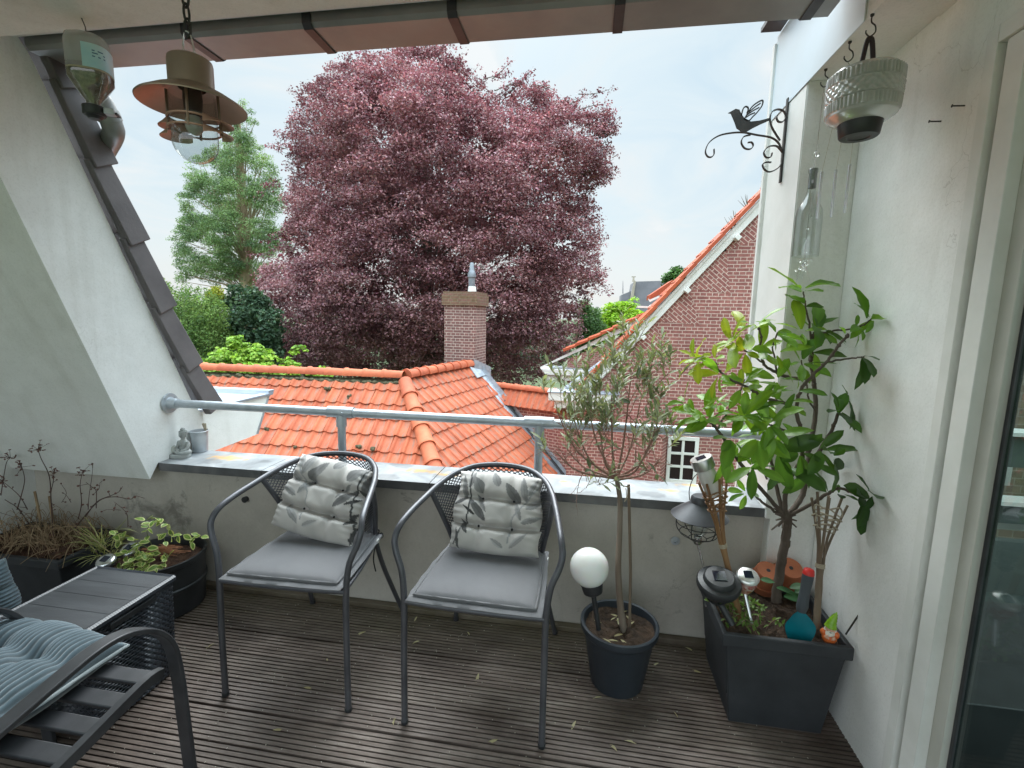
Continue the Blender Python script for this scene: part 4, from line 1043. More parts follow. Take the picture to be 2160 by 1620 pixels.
# ---------------------------------------------------------------- bistro chairs
def bilerp(L, R, B, T, u, v):
    return None
def make_chair(label):
    t = thing("garden_chair", label, "chair", (0, 0, 0), "grey mesh garden chairs")
    half = [(.272, 0, .012), (.272, .004, .30), (.272, .012, .50), (.283, .022, .62), (.313, .036, .70), (.322, .05, .745), (.314, .085, .785), (.298, .16, .812), (.276, .26, .834), (.250, .36, .856), (.205, .46, .878), (.125, .535, .895), (0, .563, .900)]
    R_ = np.array(half); Lh = R_[::-1][1:].copy(); Lh[:, 0] *= -1
    path = spline(np.vstack([R_, Lh]), 7)
    ntop = len(path)
    cut = 7*2+2
    mb = MB(); mb.tube(path[cut:ntop-cut], .0125, 12, caps=False); mb.build("arm_rail", M_chair, t, smooth=60)
    for sx, seg in ((1, path[:cut+1]), (-1, path[ntop-cut-1:][::-1])):
        mb = MB(); mb.tube(seg, .0125, 12); lg = mb.build("leg", M_chair, t, smooth=60)
        mb = MB(); mb.lathe([(0, 0), (.014, 0), (.015, .014), (.0128, .016)], (sx*.272, 0, 0), 12); mb.build("foot_cap", M_black, lg)
        rear = spline([(sx*.262, .30, .838), (sx*.243, .37, .72), (sx*.218, .425, .60), (sx*.205, .455, .51), (sx*.215, .505, .36), (sx*.238, .58, .18), (sx*.262, .66, .0)], 6)
        mb = MB(); mb.tube(rear, .0115, 10); lg = mb.build("leg", M_chair, t, smooth=60)
        mb = MB(); mb.lathe([(0, 0), (.0135, 0), (.0140, .012), (.0118, .014)], (sx*.262, .66, 0), 12); mb.build("foot_cap", M_black, lg)
    mb = MB(); mb.tube(spline([(-.268, .012, .513), (-.1, .010, .509), (.1, .010, .509), (.268, .012, .513)], 4), .011, 10)
    for sx in (-1, 1): mb.tube(spline([(sx*.262, .012, .510), (sx*.245, .2, .503), (sx*.206, .455, .50)], 5), .009, 8)
    mb.tube([(-.206, .455, .50), (0, .485, .498), (.206, .455, .50)], .009, 8); mb.build("seat_frame", M_chair, t, smooth=60)
    # expanded metal of the seat and the barrel back
    def lattice(fn, nu, nv, r, name, chk=None):
        mb = MB()
        for fam in (1, -1):
            for k in range(-nv, nu+nv+1, 1):
                pts = []
                for j in range(2*nv+1):
                    v = j/(2*nv); u = (k+fam*j*.5)/nu
                    if 0 <= u <= 1: pts.append(fn(u, v))
                if len(pts) > 1: mb.tube(pts, r, 3, caps=False)
        return mb.build(name, M_chair, t, smooth=60)
    def seat(u, v):
        w_ = .258*(1-v)+.205*v; return A((2*u-1)*w_, .012+v*(.455+.03*(1-(2*u-1)**2)*v), .505-.012*math.sin(PI*u)*math.sin(PI*v))
    lattice(seat, 26, 17, .0026, "seat_mesh")
    loop = path
    # parameter of the arm rail between y=.30 and the apex
    idx = [i for i in range(ntop) if path[i][1] > .285 and path[i][2] > .7]
    lo_i, hi_i = idx[0], idx[-1]
    rearR = spline([(.262, .30, .838), (.243, .37, .72), (.218, .425, .60), (.205, .455, .51)], 8)
    def back(u, v):
        tp = lo_i+(hi_i-lo_i)*(1-u); i = int(min(hi_i-1, math.floor(tp))); f = tp-i; top = path[i]*(1-f)+path[i+1]*f
        a = (2*u-1); bt = A(a*.205, .455+.035*(1-a*a), .505)
        mid = top*(1-v)+bt*v
        q = rearR[int(round(v*(len(rearR)-1)))]; 
        wv = q[0]; yv = q[1]
        w0 = abs(top[0])*(1-v)+.205*v
        bulge = .055*math.sin(PI*v)*(1-a*a)
        return A(mid[0], mid[1]+bulge, mid[2]) if abs(a) < .999 else A(math.copysign(wv, a), yv, q[2])
    lattice(lambda u, v: back(u, v), 34, 21, .0026, "back_mesh")
    return t
ch2 = make_chair("grey mesh armchair with upright tufted cushion, nearest the potted olive tree")
ch2.location = (-.383, 1.590, 0); ch2.rotation_euler.z = math.radians(-1.2)
ch1 = dup(ch2, "grey mesh armchair with tilted tufted cushion, nearest the round black planter")
ch1.location = (-1.172, 1.602, 0); ch1.rotation_euler.z = math.radians(1.6)
def placed(mb, root, R=None, t=(0, 0, 0)):
    if R is not None: mb.xform(R, t)
    mb.xform(rotz(root.rotation_euler.z), np.array(root.location)); return mb

def seat_cushion(root, label, ties, skew=0):
    c = thing("seat_cushion", label, "cushion", tuple(np.array(root.location)+A(0, .24, .52)), "flat grey seat cushions")
    nu, nv = 44, 40; U = np.linspace(-1, 1, nu); Vv = np.linspace(-1, 1, nv)
    def pt(u, v, top):
        w_ = .243-.012*(v+1); x = u*w_*(1-.02*v*v); y = .232+v*.222
        e = max(abs(u), abs(v)); k = max(0, 1-(abs(u)**7)); k2 = max(0, 1-abs(v)**7)
        h = .027*(k*k2)**.45+.005*math.exp(-(u*u+v*v)*1.2)
        wr = .0012*math.sin(u*23+v*9)*e
        z = .536+(h+wr if top else -.012*(k*k2)**.3)
        return A(x+skew*v, y, z)
    mb = MB(); mb.grid([[pt(u, v, True) for v in Vv] for u in U]); mb.grid([[pt(u, v, False) for v in Vv] for u in U], flip=True)
    placed(mb, root).build("pad", M_seat, c, smooth=60)
    mb = MB(); pr = []
    for k in range(120):
        a = k/120*8; s_ = int(a//2); f = (a % 2)-1
        u, v = [(f, -1), (1, f), (-f, 1), (-1, -f)][s_]; p = pt(u*.985, v*.985, True); pr.append(A(p[0], p[1], .5445))
    mb.tube(pr, .0042, 6, closed=True); placed(mb, root).build("piping", M_seat, c, smooth=60)
    # loose flat border
    mb = MB(); ring = []
    for k in range(160):
        a = k/160*8
        s_ = int(a//2); f = (a % 2)-1
        u, v = [(f, -1), (1, f), (-f, 1), (-1, -f)][s_]
        p = pt(u*.985, v*.985, False); o_ = A(u if abs(u) > .98 else 0, v if abs(v) > .98 else 0, 0)
        wob = .0022*math.sin(k*.23+math.sin(k*.11)*2)+.0016*math.sin(k*.61)
        q = p+o_*(.024+wob*.5)+A(0, 0, .000+wob*.7-(.004 if v < -.9 else 0))
        ring.append([p+A(0, 0, .006), (p+q)/2+A(0, 0, .006), q+A(0, 0, .002), q+A(0, 0, -.002), p+A(0, 0, -.004)])
    mb.grid(ring, cu=True); placed(mb, root).build("flat_border", M_seat, c, smooth=60)
    if ties:
        mb = MB(); b = A(.212, .455, .53)
        mb.tube(spline([b, b+A(.02, .01, .012), b+A(.03, .0, -.004), b+A(.012, -.006, -.008), b], 5), .004, 6, flat=(1, .4))
        mb.tube(spline([b, b+A(-.004, -.02, -.05), b+A(-.008, -.03, -.11), b+A(.004, -.034, -.165)], 5), .0035, 6, flat=(1, .4))
        mb.tube(spline([b, b+A(.01, .0, .03), b+A(-.02, -.01, .04)], 4), .004, 6); placed(mb, root).build("tie_ribbon", M_darkcloth, c)
    mb = MB(); mb.box((.238, .40, .532), (.003, .022, .018)); placed(mb, root).build("care_tag", M_white, c)
    return c
seat_cushion(ch2, "plain grey seat cushion with border on the chair next to the olive pot", False)
seat_cushion(ch1, "plain grey seat cushion with dangling black tie on the chair near the planters", True)

LEAVES = [(-.78, .55, 1.75, .60, .10, .24), (-.62, .75, 1.35, .42, .09, .30), (-.45, .62, 2.0, .40, .17, .25), (-.80, .2, .55, .36, .075, .09), (-.42, .02, 2.25, .62, .12, .16), (-.60, -.02, 2.5, .34, .05, .06),
          (-.35, .18, 2.15, .46, .07, .3), (-.66, -.42, 2.1, .36, .075, .10), (-.78, -.75, 1.7, .5, .05, .12), (.36, .48, 2.2, .55, .17, .24), (.62, .62, 1.75, .58, .12, .32), (.82, .70, 1.2, .45, .09, .34), (.86, .28, .7, .42, .12, .36),
          (.50, .10, 1.9, .5, .08, .36), (.80, -.12, .45, .4, .10, .33), (.55, -.62, .8, .5, .09, .40), (.1, -.72, 2.5, .32, .08, .42), (-.05, .78, 2.0, .36, .13, .30)]
STEMS = [(-.66, .95, -.60, .0, .05), (-.60, 0, -.66, -.5, .05), (-.66, -.35, -.86, -.9, .08), (.98, .75, .40, -.1, .30), (.40, -.1, .32, -.7, .30)]
def print_col(u, v, flip, seed):
    if flip: u, v = -u*.9+.12, v*.95-.1
    c = A(.50, .47, .445)*(1-.07*math.sin(u*5+v*3+seed)-.06*math.sin(u*13-v*9))
    for (cx, cy, an, L, W_, g) in LEAVES:
        dx, dy = u-cx, v-cy; a = dx*math.cos(an)+dy*math.sin(an); b = -dx*math.sin(an)+dy*math.cos(an)
        q = a/(L*.55)
        if abs(q) < 1:
            hw = W_*.62*(1-q*q)**.8*(1.15-.35*q)
            if abs(b) < hw:
                k = 1 if abs(b) > .012 else .8
                c = A(g, g*.97, g*.95)*.82*k*(1.0+.25*(b/hw)); 
    for (x1, y1, x2, y2, g) in STEMS:
        dx, dy = x2-x1, y2-y1; t = max(0, min(1, ((u-x1)*dx+(v-y1)*dy)/(dx*dx+dy*dy)))
        if math.hypot(u-x1-t*dx, v-y1-t*dy) < .018: c = A(g, g, g)
    return c
def back_cushion(root, label, roll, shift, flip, seed, Wd=.192, Hh=.172, lean=.165, fwd=0):
    c = thing("tufted_cushion", label, "cushion", tuple(np.array(root.location)+A(0, .42, .6)), "leaf print tufted back cushions")
    b = A(shift, .335-fwd, .572); up = norm(A(0, lean, .335)); rt = A(1, 0, 0); fr = norm(np.cross(rt, up))  # fr points to the sitter (-y)
    if fr[1] > 0: fr = -fr
    rt2 = rt*math.cos(roll)-up*math.sin(roll); up2 = up*math.cos(roll)+rt*math.sin(roll)
    ctr = b+up*Hh
    n = 110; U = np.linspace(-1, 1, n); P = np.zeros((n, n, 3)); Cc = np.zeros((n, n, 3)); PB = np.zeros((n, n, 3))
    for i, u in enumerate(U):
        for j, v in enumerate(U):
            e = max(1e-4, (1-abs(u)**6)*(1-abs(v)**6))**.5
            h = .074*e
            cv = .034*math.exp(-((v-.32)/.085)**2)+.050*math.exp(-((v+.36)/.075)**2)
            cu = .016*math.exp(-((abs(u)-.36)/.09)**2)
            tf = 0
            for tu in (-.36, .36):
                for tv in (.32, -.36):
                    r = math.hypot(u-tu, v-tv); tf += .026*math.exp(-(r/.12)**2)
                    if .05 < r < .6: tf += .0016*math.sin(9*math.atan2(v-tv, u-tu)+seed)*(1-r/.6)
            wr = .0035*math.sin(v*38+seed+u*4)*max(0, abs(u)-.66)/.34
            h = max(.004, h-(cv+cu)*e**.6-tf*e)+wr
            sc_ = 1-.035*(1-abs(math.sin(1.5*PI*(v+.02))))*(abs(u) > .5)
            rim = 1+.05*math.cos(1.5*PI*v+.2)*abs(u)**3
            p = ctr+rt2*u*Wd*rim*(1.0 if v > -.36 else 1.06)+up2*v*Hh*(1+.03*math.cos(3*u))
            P[i, j] = p+fr*(h+.012); PB[i, j] = p-fr*(.028*e)+fr*.012
            Cc[i, j] = print_col(u, v, flip, seed)
    mb = MB(); mb.grid(P, col=Cc, flip=True); placed(mb, root).build("printed_cover", M_print, c, smooth=75)
    mb = MB(); mb.grid(PB); placed(mb, root).build("dark_backing", M_darkcloth, c, smooth=75)
    for tu in (-.36, .36):
        for tv in (.32, -.36):
            i = int((tu+1)/2*(n-1)); j = int((tv+1)/2*(n-1)); mb = MB(); mb.ball(P[i, j]+fr*.002, .0055, 8); placed(mb, root).build("tuft_button", M_darkcloth, c)
    return c
back_cushion(ch2, "upright grey leaf print tufted cushion on the chair beside the olive tree", math.radians(1), .008, False, 1.0)
back_cushion(ch1, "leaning grey leaf print tufted cushion on the chair nearest the planters", math.radians(10), -.006, True, 4.0, .200, .178, .19, .03)

# ---------------------------------------------------------------- rattan storage box
bxT = thing("storage_box", "charcoal rattan storage box with a planked lid beside the black lounge chair", "storage box", (-1.945, 1.506, 0))
hx, hy, zt = .190, .184, .425
def perim(s, hx, hy, r=.03):
    L = 2*(2*hx+2*hy); d = (s % 1)*L
    for (x0, y0, dx, dy, l) in ((-hx, -hy, 1, 0, 2*hx), (hx, -hy, 0, 1, 2*hy), (hx, hy, -1, 0, 2*hx), (-hx, hy, 0, -1, 2*hy)):
        if d <= l: return A(x0+dx*d, y0+dy*d), A(dy, -dx)
        d -= l
    return A(-hx, -hy), A(0, -1)
mb = MB(); nr = 33; ns = 420
for r in range(nr):
    z = .012+r*(zt-.016)/nr; kz = 1-.055*(1-z/zt); pts = []
    for i in range(ns):
        p, nrm = perim(i/ns, hx*kz, hy*kz); w_ = .0026*math.sin(i*2*PI/7+(r % 2)*PI)
        pts.append(A(-1.945+p[0]+nrm[0]*w_, 1.506+p[1]+nrm[1]*w_, z+.0010*math.sin(i*2*PI/7+(r % 2)*PI+1.2)))
    mb.tube(pts, .0074, 5, closed=True, flat=(1.0, .45), up=(0, 0, 1))
mb.build("woven_side", M_wicker, bxT, smooth=50)
mb = MB(); mb.box((-1.945, 1.506, zt/2), (hx*2-.03, hy*2-.03, zt-.01), taper=1.05); mb.build("liner", M_black, bxT)
mb = MB()
for a, b_ in (((-1, -1), (1, -1)), ((1, -1), (1, 1)), ((1, 1), (-1, 1)), ((-1, 1), (-1, -1))):
    p0 = A(-1.945+a[0]*(hx+.006), 1.506+a[1]*(hy+.006), zt+.012); p1 = A(-1.945+b_[0]*(hx+.006), 1.506+b_[1]*(hy+.006), zt+.012)
    nseg = 40
    for k in range(nseg):
        f0, f1 = k/nseg, (k+.92)/nseg
        mb.tube([p0+(p1-p0)*f0, p0+(p1-p0)*f1], .0135, 6, flat=(1, .95))
lr_ = mb.build("lid_rim", M_wicker, bxT, smooth=50)
mb = MB()
for k in range(4):
    y0 = 1.506-hy+.004+k*(2*hy-.008)/4
    mb.bounds((-1.945-hx+.004, y0+.001, zt+.0212), (-1.945+hx-.004, y0+(2*hy-.008)/4-.001, zt+.022))
mb.bounds((-1.945-hx+.004, 1.506-hy+.004, zt-.004), (-1.945+hx-.004, 1.506+hy-.004, zt+.0208)); mb.build("lid_planks", M_lid, lr_, bev=.0006)
mb = MB(); mb.bounds((-1.945+hx+.003, 1.506-.10, zt-.035), (-1.945+hx+.010, 1.506+.10, zt-.012)); mb.build("handle_slot", M_black, bxT, bev=.003)

# ---------------------------------------------------------------- lounge chair in the foreground
lc = thing("lounge_chair", "black slatted metal lounge chair in the front left corner", "chair", (-1.6, 1.0, 0))
XA = -1.325
armp = [onx(px, py, XA) for px, py in ((-120, 1640), (0, 1537), (100, 1452), (190, 1378), (250, 1342), (300, 1330), (338, 1338), (362, 1368), (376, 1430))]
foot_ = onx(402, 1625, XA); foot_ = A(XA, foot_[1], 0)
path = spline(np.vstack([armp, [armp[-1]*.66+foot_*.34, armp[-1]*.33+foot_*.67, foot_]]), 6)
def flatbar(path, w_=.045, th=.016, side=A(1, 0, 0)):
    mb = MB(); rows = []
    for i, p in enumerate(path):
        t_ = norm(path[min(i+1, len(path)-1)]-path[max(i-1, 0)]); n_ = norm(np.cross(t_, side))
        rows.append([p+side*w_/2+n_*th/2, p+side*w_/2-n_*th/2, p-side*w_/2-n_*th/2, p-side*w_/2+n_*th/2])
    mb.grid(rows, cv=True); mb.add(rows[0], [[0, 1, 2, 3]]); mb.add(rows[-1], [[3, 2, 1, 0]]); return mb
def mir(p): p = np.array(p, float); p[:, 0] = 2*(-1.62)-p[:, 0]; return p
for q in (path, mir(path)):
    flatbar(q).build("armrest", M_darkmetal, lc, smooth=35, bev=.003)
zs_ = .395
yf = onx(352, 1455, XA)[1]
for sx in (XA-.028, 2*(-1.62)-XA+.028):
    mb = MB(); mb.tube(spline([(sx, yf+.01, zs_+.012), (sx, yf-.06, zs_+.02), (sx, yf-.30, zs_-.02), (sx, yf-.55, zs_-.05)], 5), .024, 4, flat=(1, .7)); mb.build("seat_rail", M_darkmetal, lc, smooth=35)
for k in range(7):
    y = yf-.028-k*.083
    z = zs_+.021 if k == 0 else zs_+.018-.0098*k
    mb = MB(); mb.box((-1.62, y, z), (.55, .052, .014), R=rotx(math.radians(5))); mb.build("seat_slat", M_darkmetal, lc, bev=.004)
for sx in (XA, 2*(-1.62)-XA):
    a = A(sx, .42, .0); mb = MB(); mb.box((sx, .60, .29), (.022, .045, .60), R=rotx(math.radians(12))); mb.build("leg", M_darkmetal, lc, bev=.003)
mb = MB(); mb.box((-1.62, .42, .62), (.57, .02, .60), R=rotx(math.radians(18))); mb.build("backrest", M_darkmetal, lc, bev=.006)
# corduroy cushions
def cord_cushion(name, label, c, hx, hy, hz, rz, tilt=0, lobes=3, group=None):
    t = thing(name, label, "cushion", tuple(np.array(c)-A(0, 0, hz)), group)
    n1, n2 = 300, 60; U = np.linspace(-1, 1, n1); V_ = np.linspace(-1, 1, n2); R = rotz(rz)@roty(tilt)
    P = np.zeros((n1, n2, 3)); Q = np.zeros((n1, n2, 3)); Cc = np.zeros((n1, n2, 3))
    for i, u in enumerate(U):
        for j, v in enumerate(V_):
            e = max(1e-4, (1-abs(u)**5)*(1-abs(v)**5))**.5
            rib = math.sin(u*hx/.0085*PI)
            cr = sum(math.exp(-((u-q)/.10)**2)+math.exp(-((v-q)/.12)**2) for q in (-.33, .33))*.30
            tf = sum(math.exp(-(((u-a)/.16)**2+((v-b)/.16)**2)) for a in (-.33, .33) for b in (-.33, .33))*.45
            h = hz*e*max(.2, 1.0-cr*.75-tf*.8)+.0028*rib*e**.3
            p = A(u*hx*(1+.03*math.cos(4.5*v)), v*hy*(1+.03*math.cos(4.5*u)), 0)
            P[i, j] = R@(p+A(0, 0, h))+c; Q[i, j] = R@(p-A(0, 0, hz*.7*e))+c
            Cc[i, j] = A(1, 1, 1)*(.45+.55*(rib*.5+.5))
    mb = MB(); mb.grid(P, col=Cc); mb.build("ribbed_cover", M_cord, t, smooth=80)
    mb = MB(); mb.grid(Q, flip=True, col=A(.35, .36, .37)); mb.build("underside", M_cord, t, smooth=80)
    mb = MB(); ring = []
    for k in range(120):
        a = k/120*8; s_ = int(a//2); f = (a % 2)-1
        u, v = [(f, -1), (1, f), (-f, 1), (-1, -f)][s_]
        ring.append(R@A(u*hx*(1+.03*math.cos(4.5*v)), v*hy*(1+.03*math.cos(4.5*u)), .003*math.sin(k*.31))+c)
    mb.tube(ring, .0065, 6, closed=True); mb.build("piping", mat("pale piping", (.20, .23, .245), .9, c2=(.30, .33, .34), ns=14), t, smooth=60)
    return t
cord_cushion("corduroy_cushion", "large blue grey corduroy cushion lying on the black lounge chair", A(-1.775, 1.035, .462), .25, .25, .085, math.radians(-4))
cord_cushion("corduroy_cushion", "blue grey corduroy cushion just showing at the left behind the storage box", A(-2.575, 1.50, .285), .17, .17, .07, 0, tilt=math.radians(78))
# ---------------------------------------------------------------- leaf helpers
class Leaves:
    def __init__(s): s.V = []; s.F = []; s.C = []; s.n = 0
    def leaf(s, p, d, up, L, W, col, curl=.25, fold=.25, shape='ovate', nseg=6, twist=0, wav=0):
        d = norm(d); up = np.asarray(up, float); b = norm(np.cross(up, d)); nrm = np.cross(d, b)
        if twist: b, nrm = b*math.cos(twist)+nrm*math.sin(twist), nrm*math.cos(twist)-b*math.sin(twist)
        rows = []
        for i in range(nseg+1):
            t = i/nseg
            if shape == 'ovate': w_ = math.sin(PI*min(1, t*.94+.03)**.85)**.9
            elif shape == 'oblong': w_ = math.sin(PI*min(1, t*.92+.04)**1.15)**.75
            else: w_ = math.sin(PI*min(1, t*.96+.02))**1.1
            if t == 1: w_ = .02
            ang = curl*t
            c = p+d*L*(math.sin(ang)/max(curl, 1e-3) if curl else t)-nrm*L*((1-math.cos(ang))/max(curl, 1e-3) if curl else 0)
            n2 = nrm*math.cos(ang)+d*math.sin(ang)
            hw = W*.5*w_; wv = wav*math.sin(t*11+L*90)*hw
            rows.append([c-b*hw*math.cos(fold)+n2*(hw*math.sin(fold)+wv), c-b*hw*.5*math.cos(fold)+n2*hw*.42*math.sin(fold), c, c+b*hw*.5*math.cos(fold)+n2*hw*.42*math.sin(fold), c+b*hw*math.cos(fold)+n2*(hw*math.sin(fold)-wv)])
        o = s.n; k = 5
        for r in rows: s.V += r
        s.n += k*len(rows)
        cc = np.asarray(col, float)
        for i in range(len(rows)):
            for j in range(k):
                s.C.append(cc*(1.18 if j == 2 else (.97 if j in (1, 3) else 1.0)))
        for i in range(nseg):
            for j in range(k-1): s.F.append([o+i*k+j, o+i*k+j+1, o+(i+1)*k+j+1, o+(i+1)*k+j])
        return s
    def build(s, name, m, parent): return raw(name, np.array(s.V), s.F, m, parent, np.array(s.C), smooth=180)

def pick(a, b): f = rng.random(); return np.array(a)*(1-f)+np.array(b)*f

# ---------------------------------------------------------------- big square planter with the rhododendron
pl = thing("square_planter", "large square anthracite planter holding the leafy shrub in the right corner", "planter", (.80, 2.02, 0))
cxp, cyp, hp = .792, 2.02, .40
mb = MB(); to, ti = (.232, .222), (.212, .202); bo = (.172, .185)
def sq(h, z): return [A(cxp+a*h[0], cyp+b*h[1], z) for a, b in ((-1, -1), (1, -1), (1, 1), (-1, 1))]
lv = [sq(bo, 0), sq((.213, .208), hp-.055), sq(to, hp-.052), sq(to, hp), sq(ti, hp), sq((.19, .185), .12)]
mb.grid(lv, cv=True); mb.add(lv[0], [[3, 2, 1, 0]]); mb.build("tub", M_planter, pl, smooth=0, bev=.005)
def soilgrid(fn, n=30, amp=.012):
    mb = MB(); U = np.linspace(-1, 1, n); P = []
    for u in U: P.append([fn(u, v)+A(0, 0, rng.normal(0, amp*.4)+amp*math.sin(u*4+v*3)) for v in U])
    mb.grid(P); return mb
soilgrid(lambda u, v: A(cxp+u*.208, cyp+v*.198, hp-.035)).build("soil", M_soil, pl, smooth=50)
rh = thing("rhododendron", "tall glossy green leafed shrub with dark bare stems in the square planter", "shrub", (.765, 2.06, .36))
def T(px, py, y): return ony(px, py, y)
br = {
 'trunk': ([(1637, 1268, 2.04), (1643, 1220, 2.04), (1652, 1165, 2.03), (1661, 1110, 2.03), (1660, 1082, 2.02)], .021, .016),
 'b1': ([(1655, 1088, 2.02), (1605, 1032, 1.98), (1560, 975, 1.95), (1540, 945, 1.93), (1512, 905, 1.90), (1495, 888, 1.88)], .009, .005),
 'b2': ([(1652, 1090, 2.02), (1612, 1063, 1.97), (1590, 1040, 1.94), (1585, 1015, 1.92), (1588, 985, 1.92)], .006, .003),
 'b3': ([(1652, 1084, 2.03), (1636, 1020, 2.06), (1628, 975, 2.08), (1618, 930, 2.1), (1600, 890, 2.1)], .009, .004),
 'b4': ([(1657, 1084, 2.02), (1656, 1045, 2.01), (1672, 1000, 2.0), (1692, 965, 1.99), (1690, 915, 1.98), (1680, 862, 1.97), (1690, 822, 1.97), (1716, 790, 1.96), (1746, 760, 1.95), (1770, 728, 1.93), (1790, 703, 1.91)], .010, .0045),
 'b5': ([(1664, 1085, 2.03), (1690, 1050, 2.06), (1701, 1005, 2.08), (1708, 945, 2.10), (1720, 880, 2.12), (1718, 810, 2.13), (1712, 772, 2.13), (1712, 735, 2.13), (1718, 700, 2.12)], .012, .006),
 'b5t': ([(1716, 760, 2.13), (1708, 690, 2.12), (1700, 650, 2.12), (1694, 615, 2.12)], .005, .0028),
 'b6': ([(1668, 1086, 2.02), (1720, 1058, 1.98), (1748, 1040, 1.95), (1768, 1030, 1.93), (1800, 1040, 1.9), (1822, 1052, 1.88)], .008, .004),
 'b7': ([(1706, 985, 2.07), (1735, 940, 2.06), (1752, 912, 2.05), (1768, 872, 2.03)], .009, .006),
 'b8': ([(1682, 865, 1.97), (1655, 850, 1.95), (1610, 838, 1.93), (1580, 818, 1.92), (1540, 800, 1.90), (1518, 782, 1.89), (1507, 762, 1.88)], .007, .003),
 'b8b': ([(1507, 766, 1.88), (1485, 760, 1.87), (1468, 757, 1.87)], .003, .002),
 'b9': ([(1715, 800, 2.12), (1670, 797, 2.08), (1636, 785, 2.05), (1612, 768, 2.03), (1602, 738, 2.02), (1606, 712, 2.01), (1598, 688, 2.01)], .008, .003),
 'b9b': ([(1612, 768, 2.03), (1590, 752, 2.02), (1565, 735, 2.01), (1545, 722, 2.0)], .004, .0025),
 'b9c': ([(1640, 786, 2.05), (1630, 740, 2.04), (1640, 700, 2.03)], .004, .0025),
 'b10': ([(1742, 764, 1.95), (1790, 756, 1.92), (1824, 753, 1.90)], .004, .0025),
 'b11': ([(1718, 705, 2.12), (1760, 698, 2.08), (1812, 690, 2.02), (1838, 672, 1.99)], .004, .0025),
 'b12': ([(1512, 905, 1.90), (1540, 860, 1.92), (1562, 822, 1.93), (1572, 800, 1.94)], .004, .002),
 'b13': ([(1690, 920, 1.98), (1650, 905, 1.94), (1620, 895, 1.92)], .005, .003),
 'b14': ([(1618, 1010, 1.99), (1600, 960, 1.95), (1598, 930, 1.93)], .004, .0025),
 'b15': ([(1722, 870, 2.12), (1706, 840, 2.08), (1700, 800, 2.05), (1690, 760, 2.03)], .004, .0025),
}
mb = MB()
for k, (pts, r0, r1) in br.items():
    P = spline([T(*q) for q in pts], 6); P = P+rng.normal(0, .0012, P.shape)
    mb.tube(P, np.linspace(r0, r1, len(P)), 8)
    for q in range(2, len(P)-2, 4): mb.ball(P[q], (r0+r1)*.62, 6)
for k in range(26):
    p = T(1655+rng.normal(0, 14), 1092+rng.normal(0, 14), 2.02); mb.tube([T(1658, 1092, 2.02), p], [.005, .003], 5)
mb.build("stem", M_bark, rh, smooth=70)
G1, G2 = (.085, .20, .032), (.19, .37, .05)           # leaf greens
Y1, Y2 = (.22, .38, .03), (.40, .45, .04)  # yellower sprays: backlight from the open side put into the leaf colour
D1, D2 = (.03, .08, .02), (.055, .12, .03)  # darker sprays: shade on the wall side put into the leaf colour
lf = Leaves()
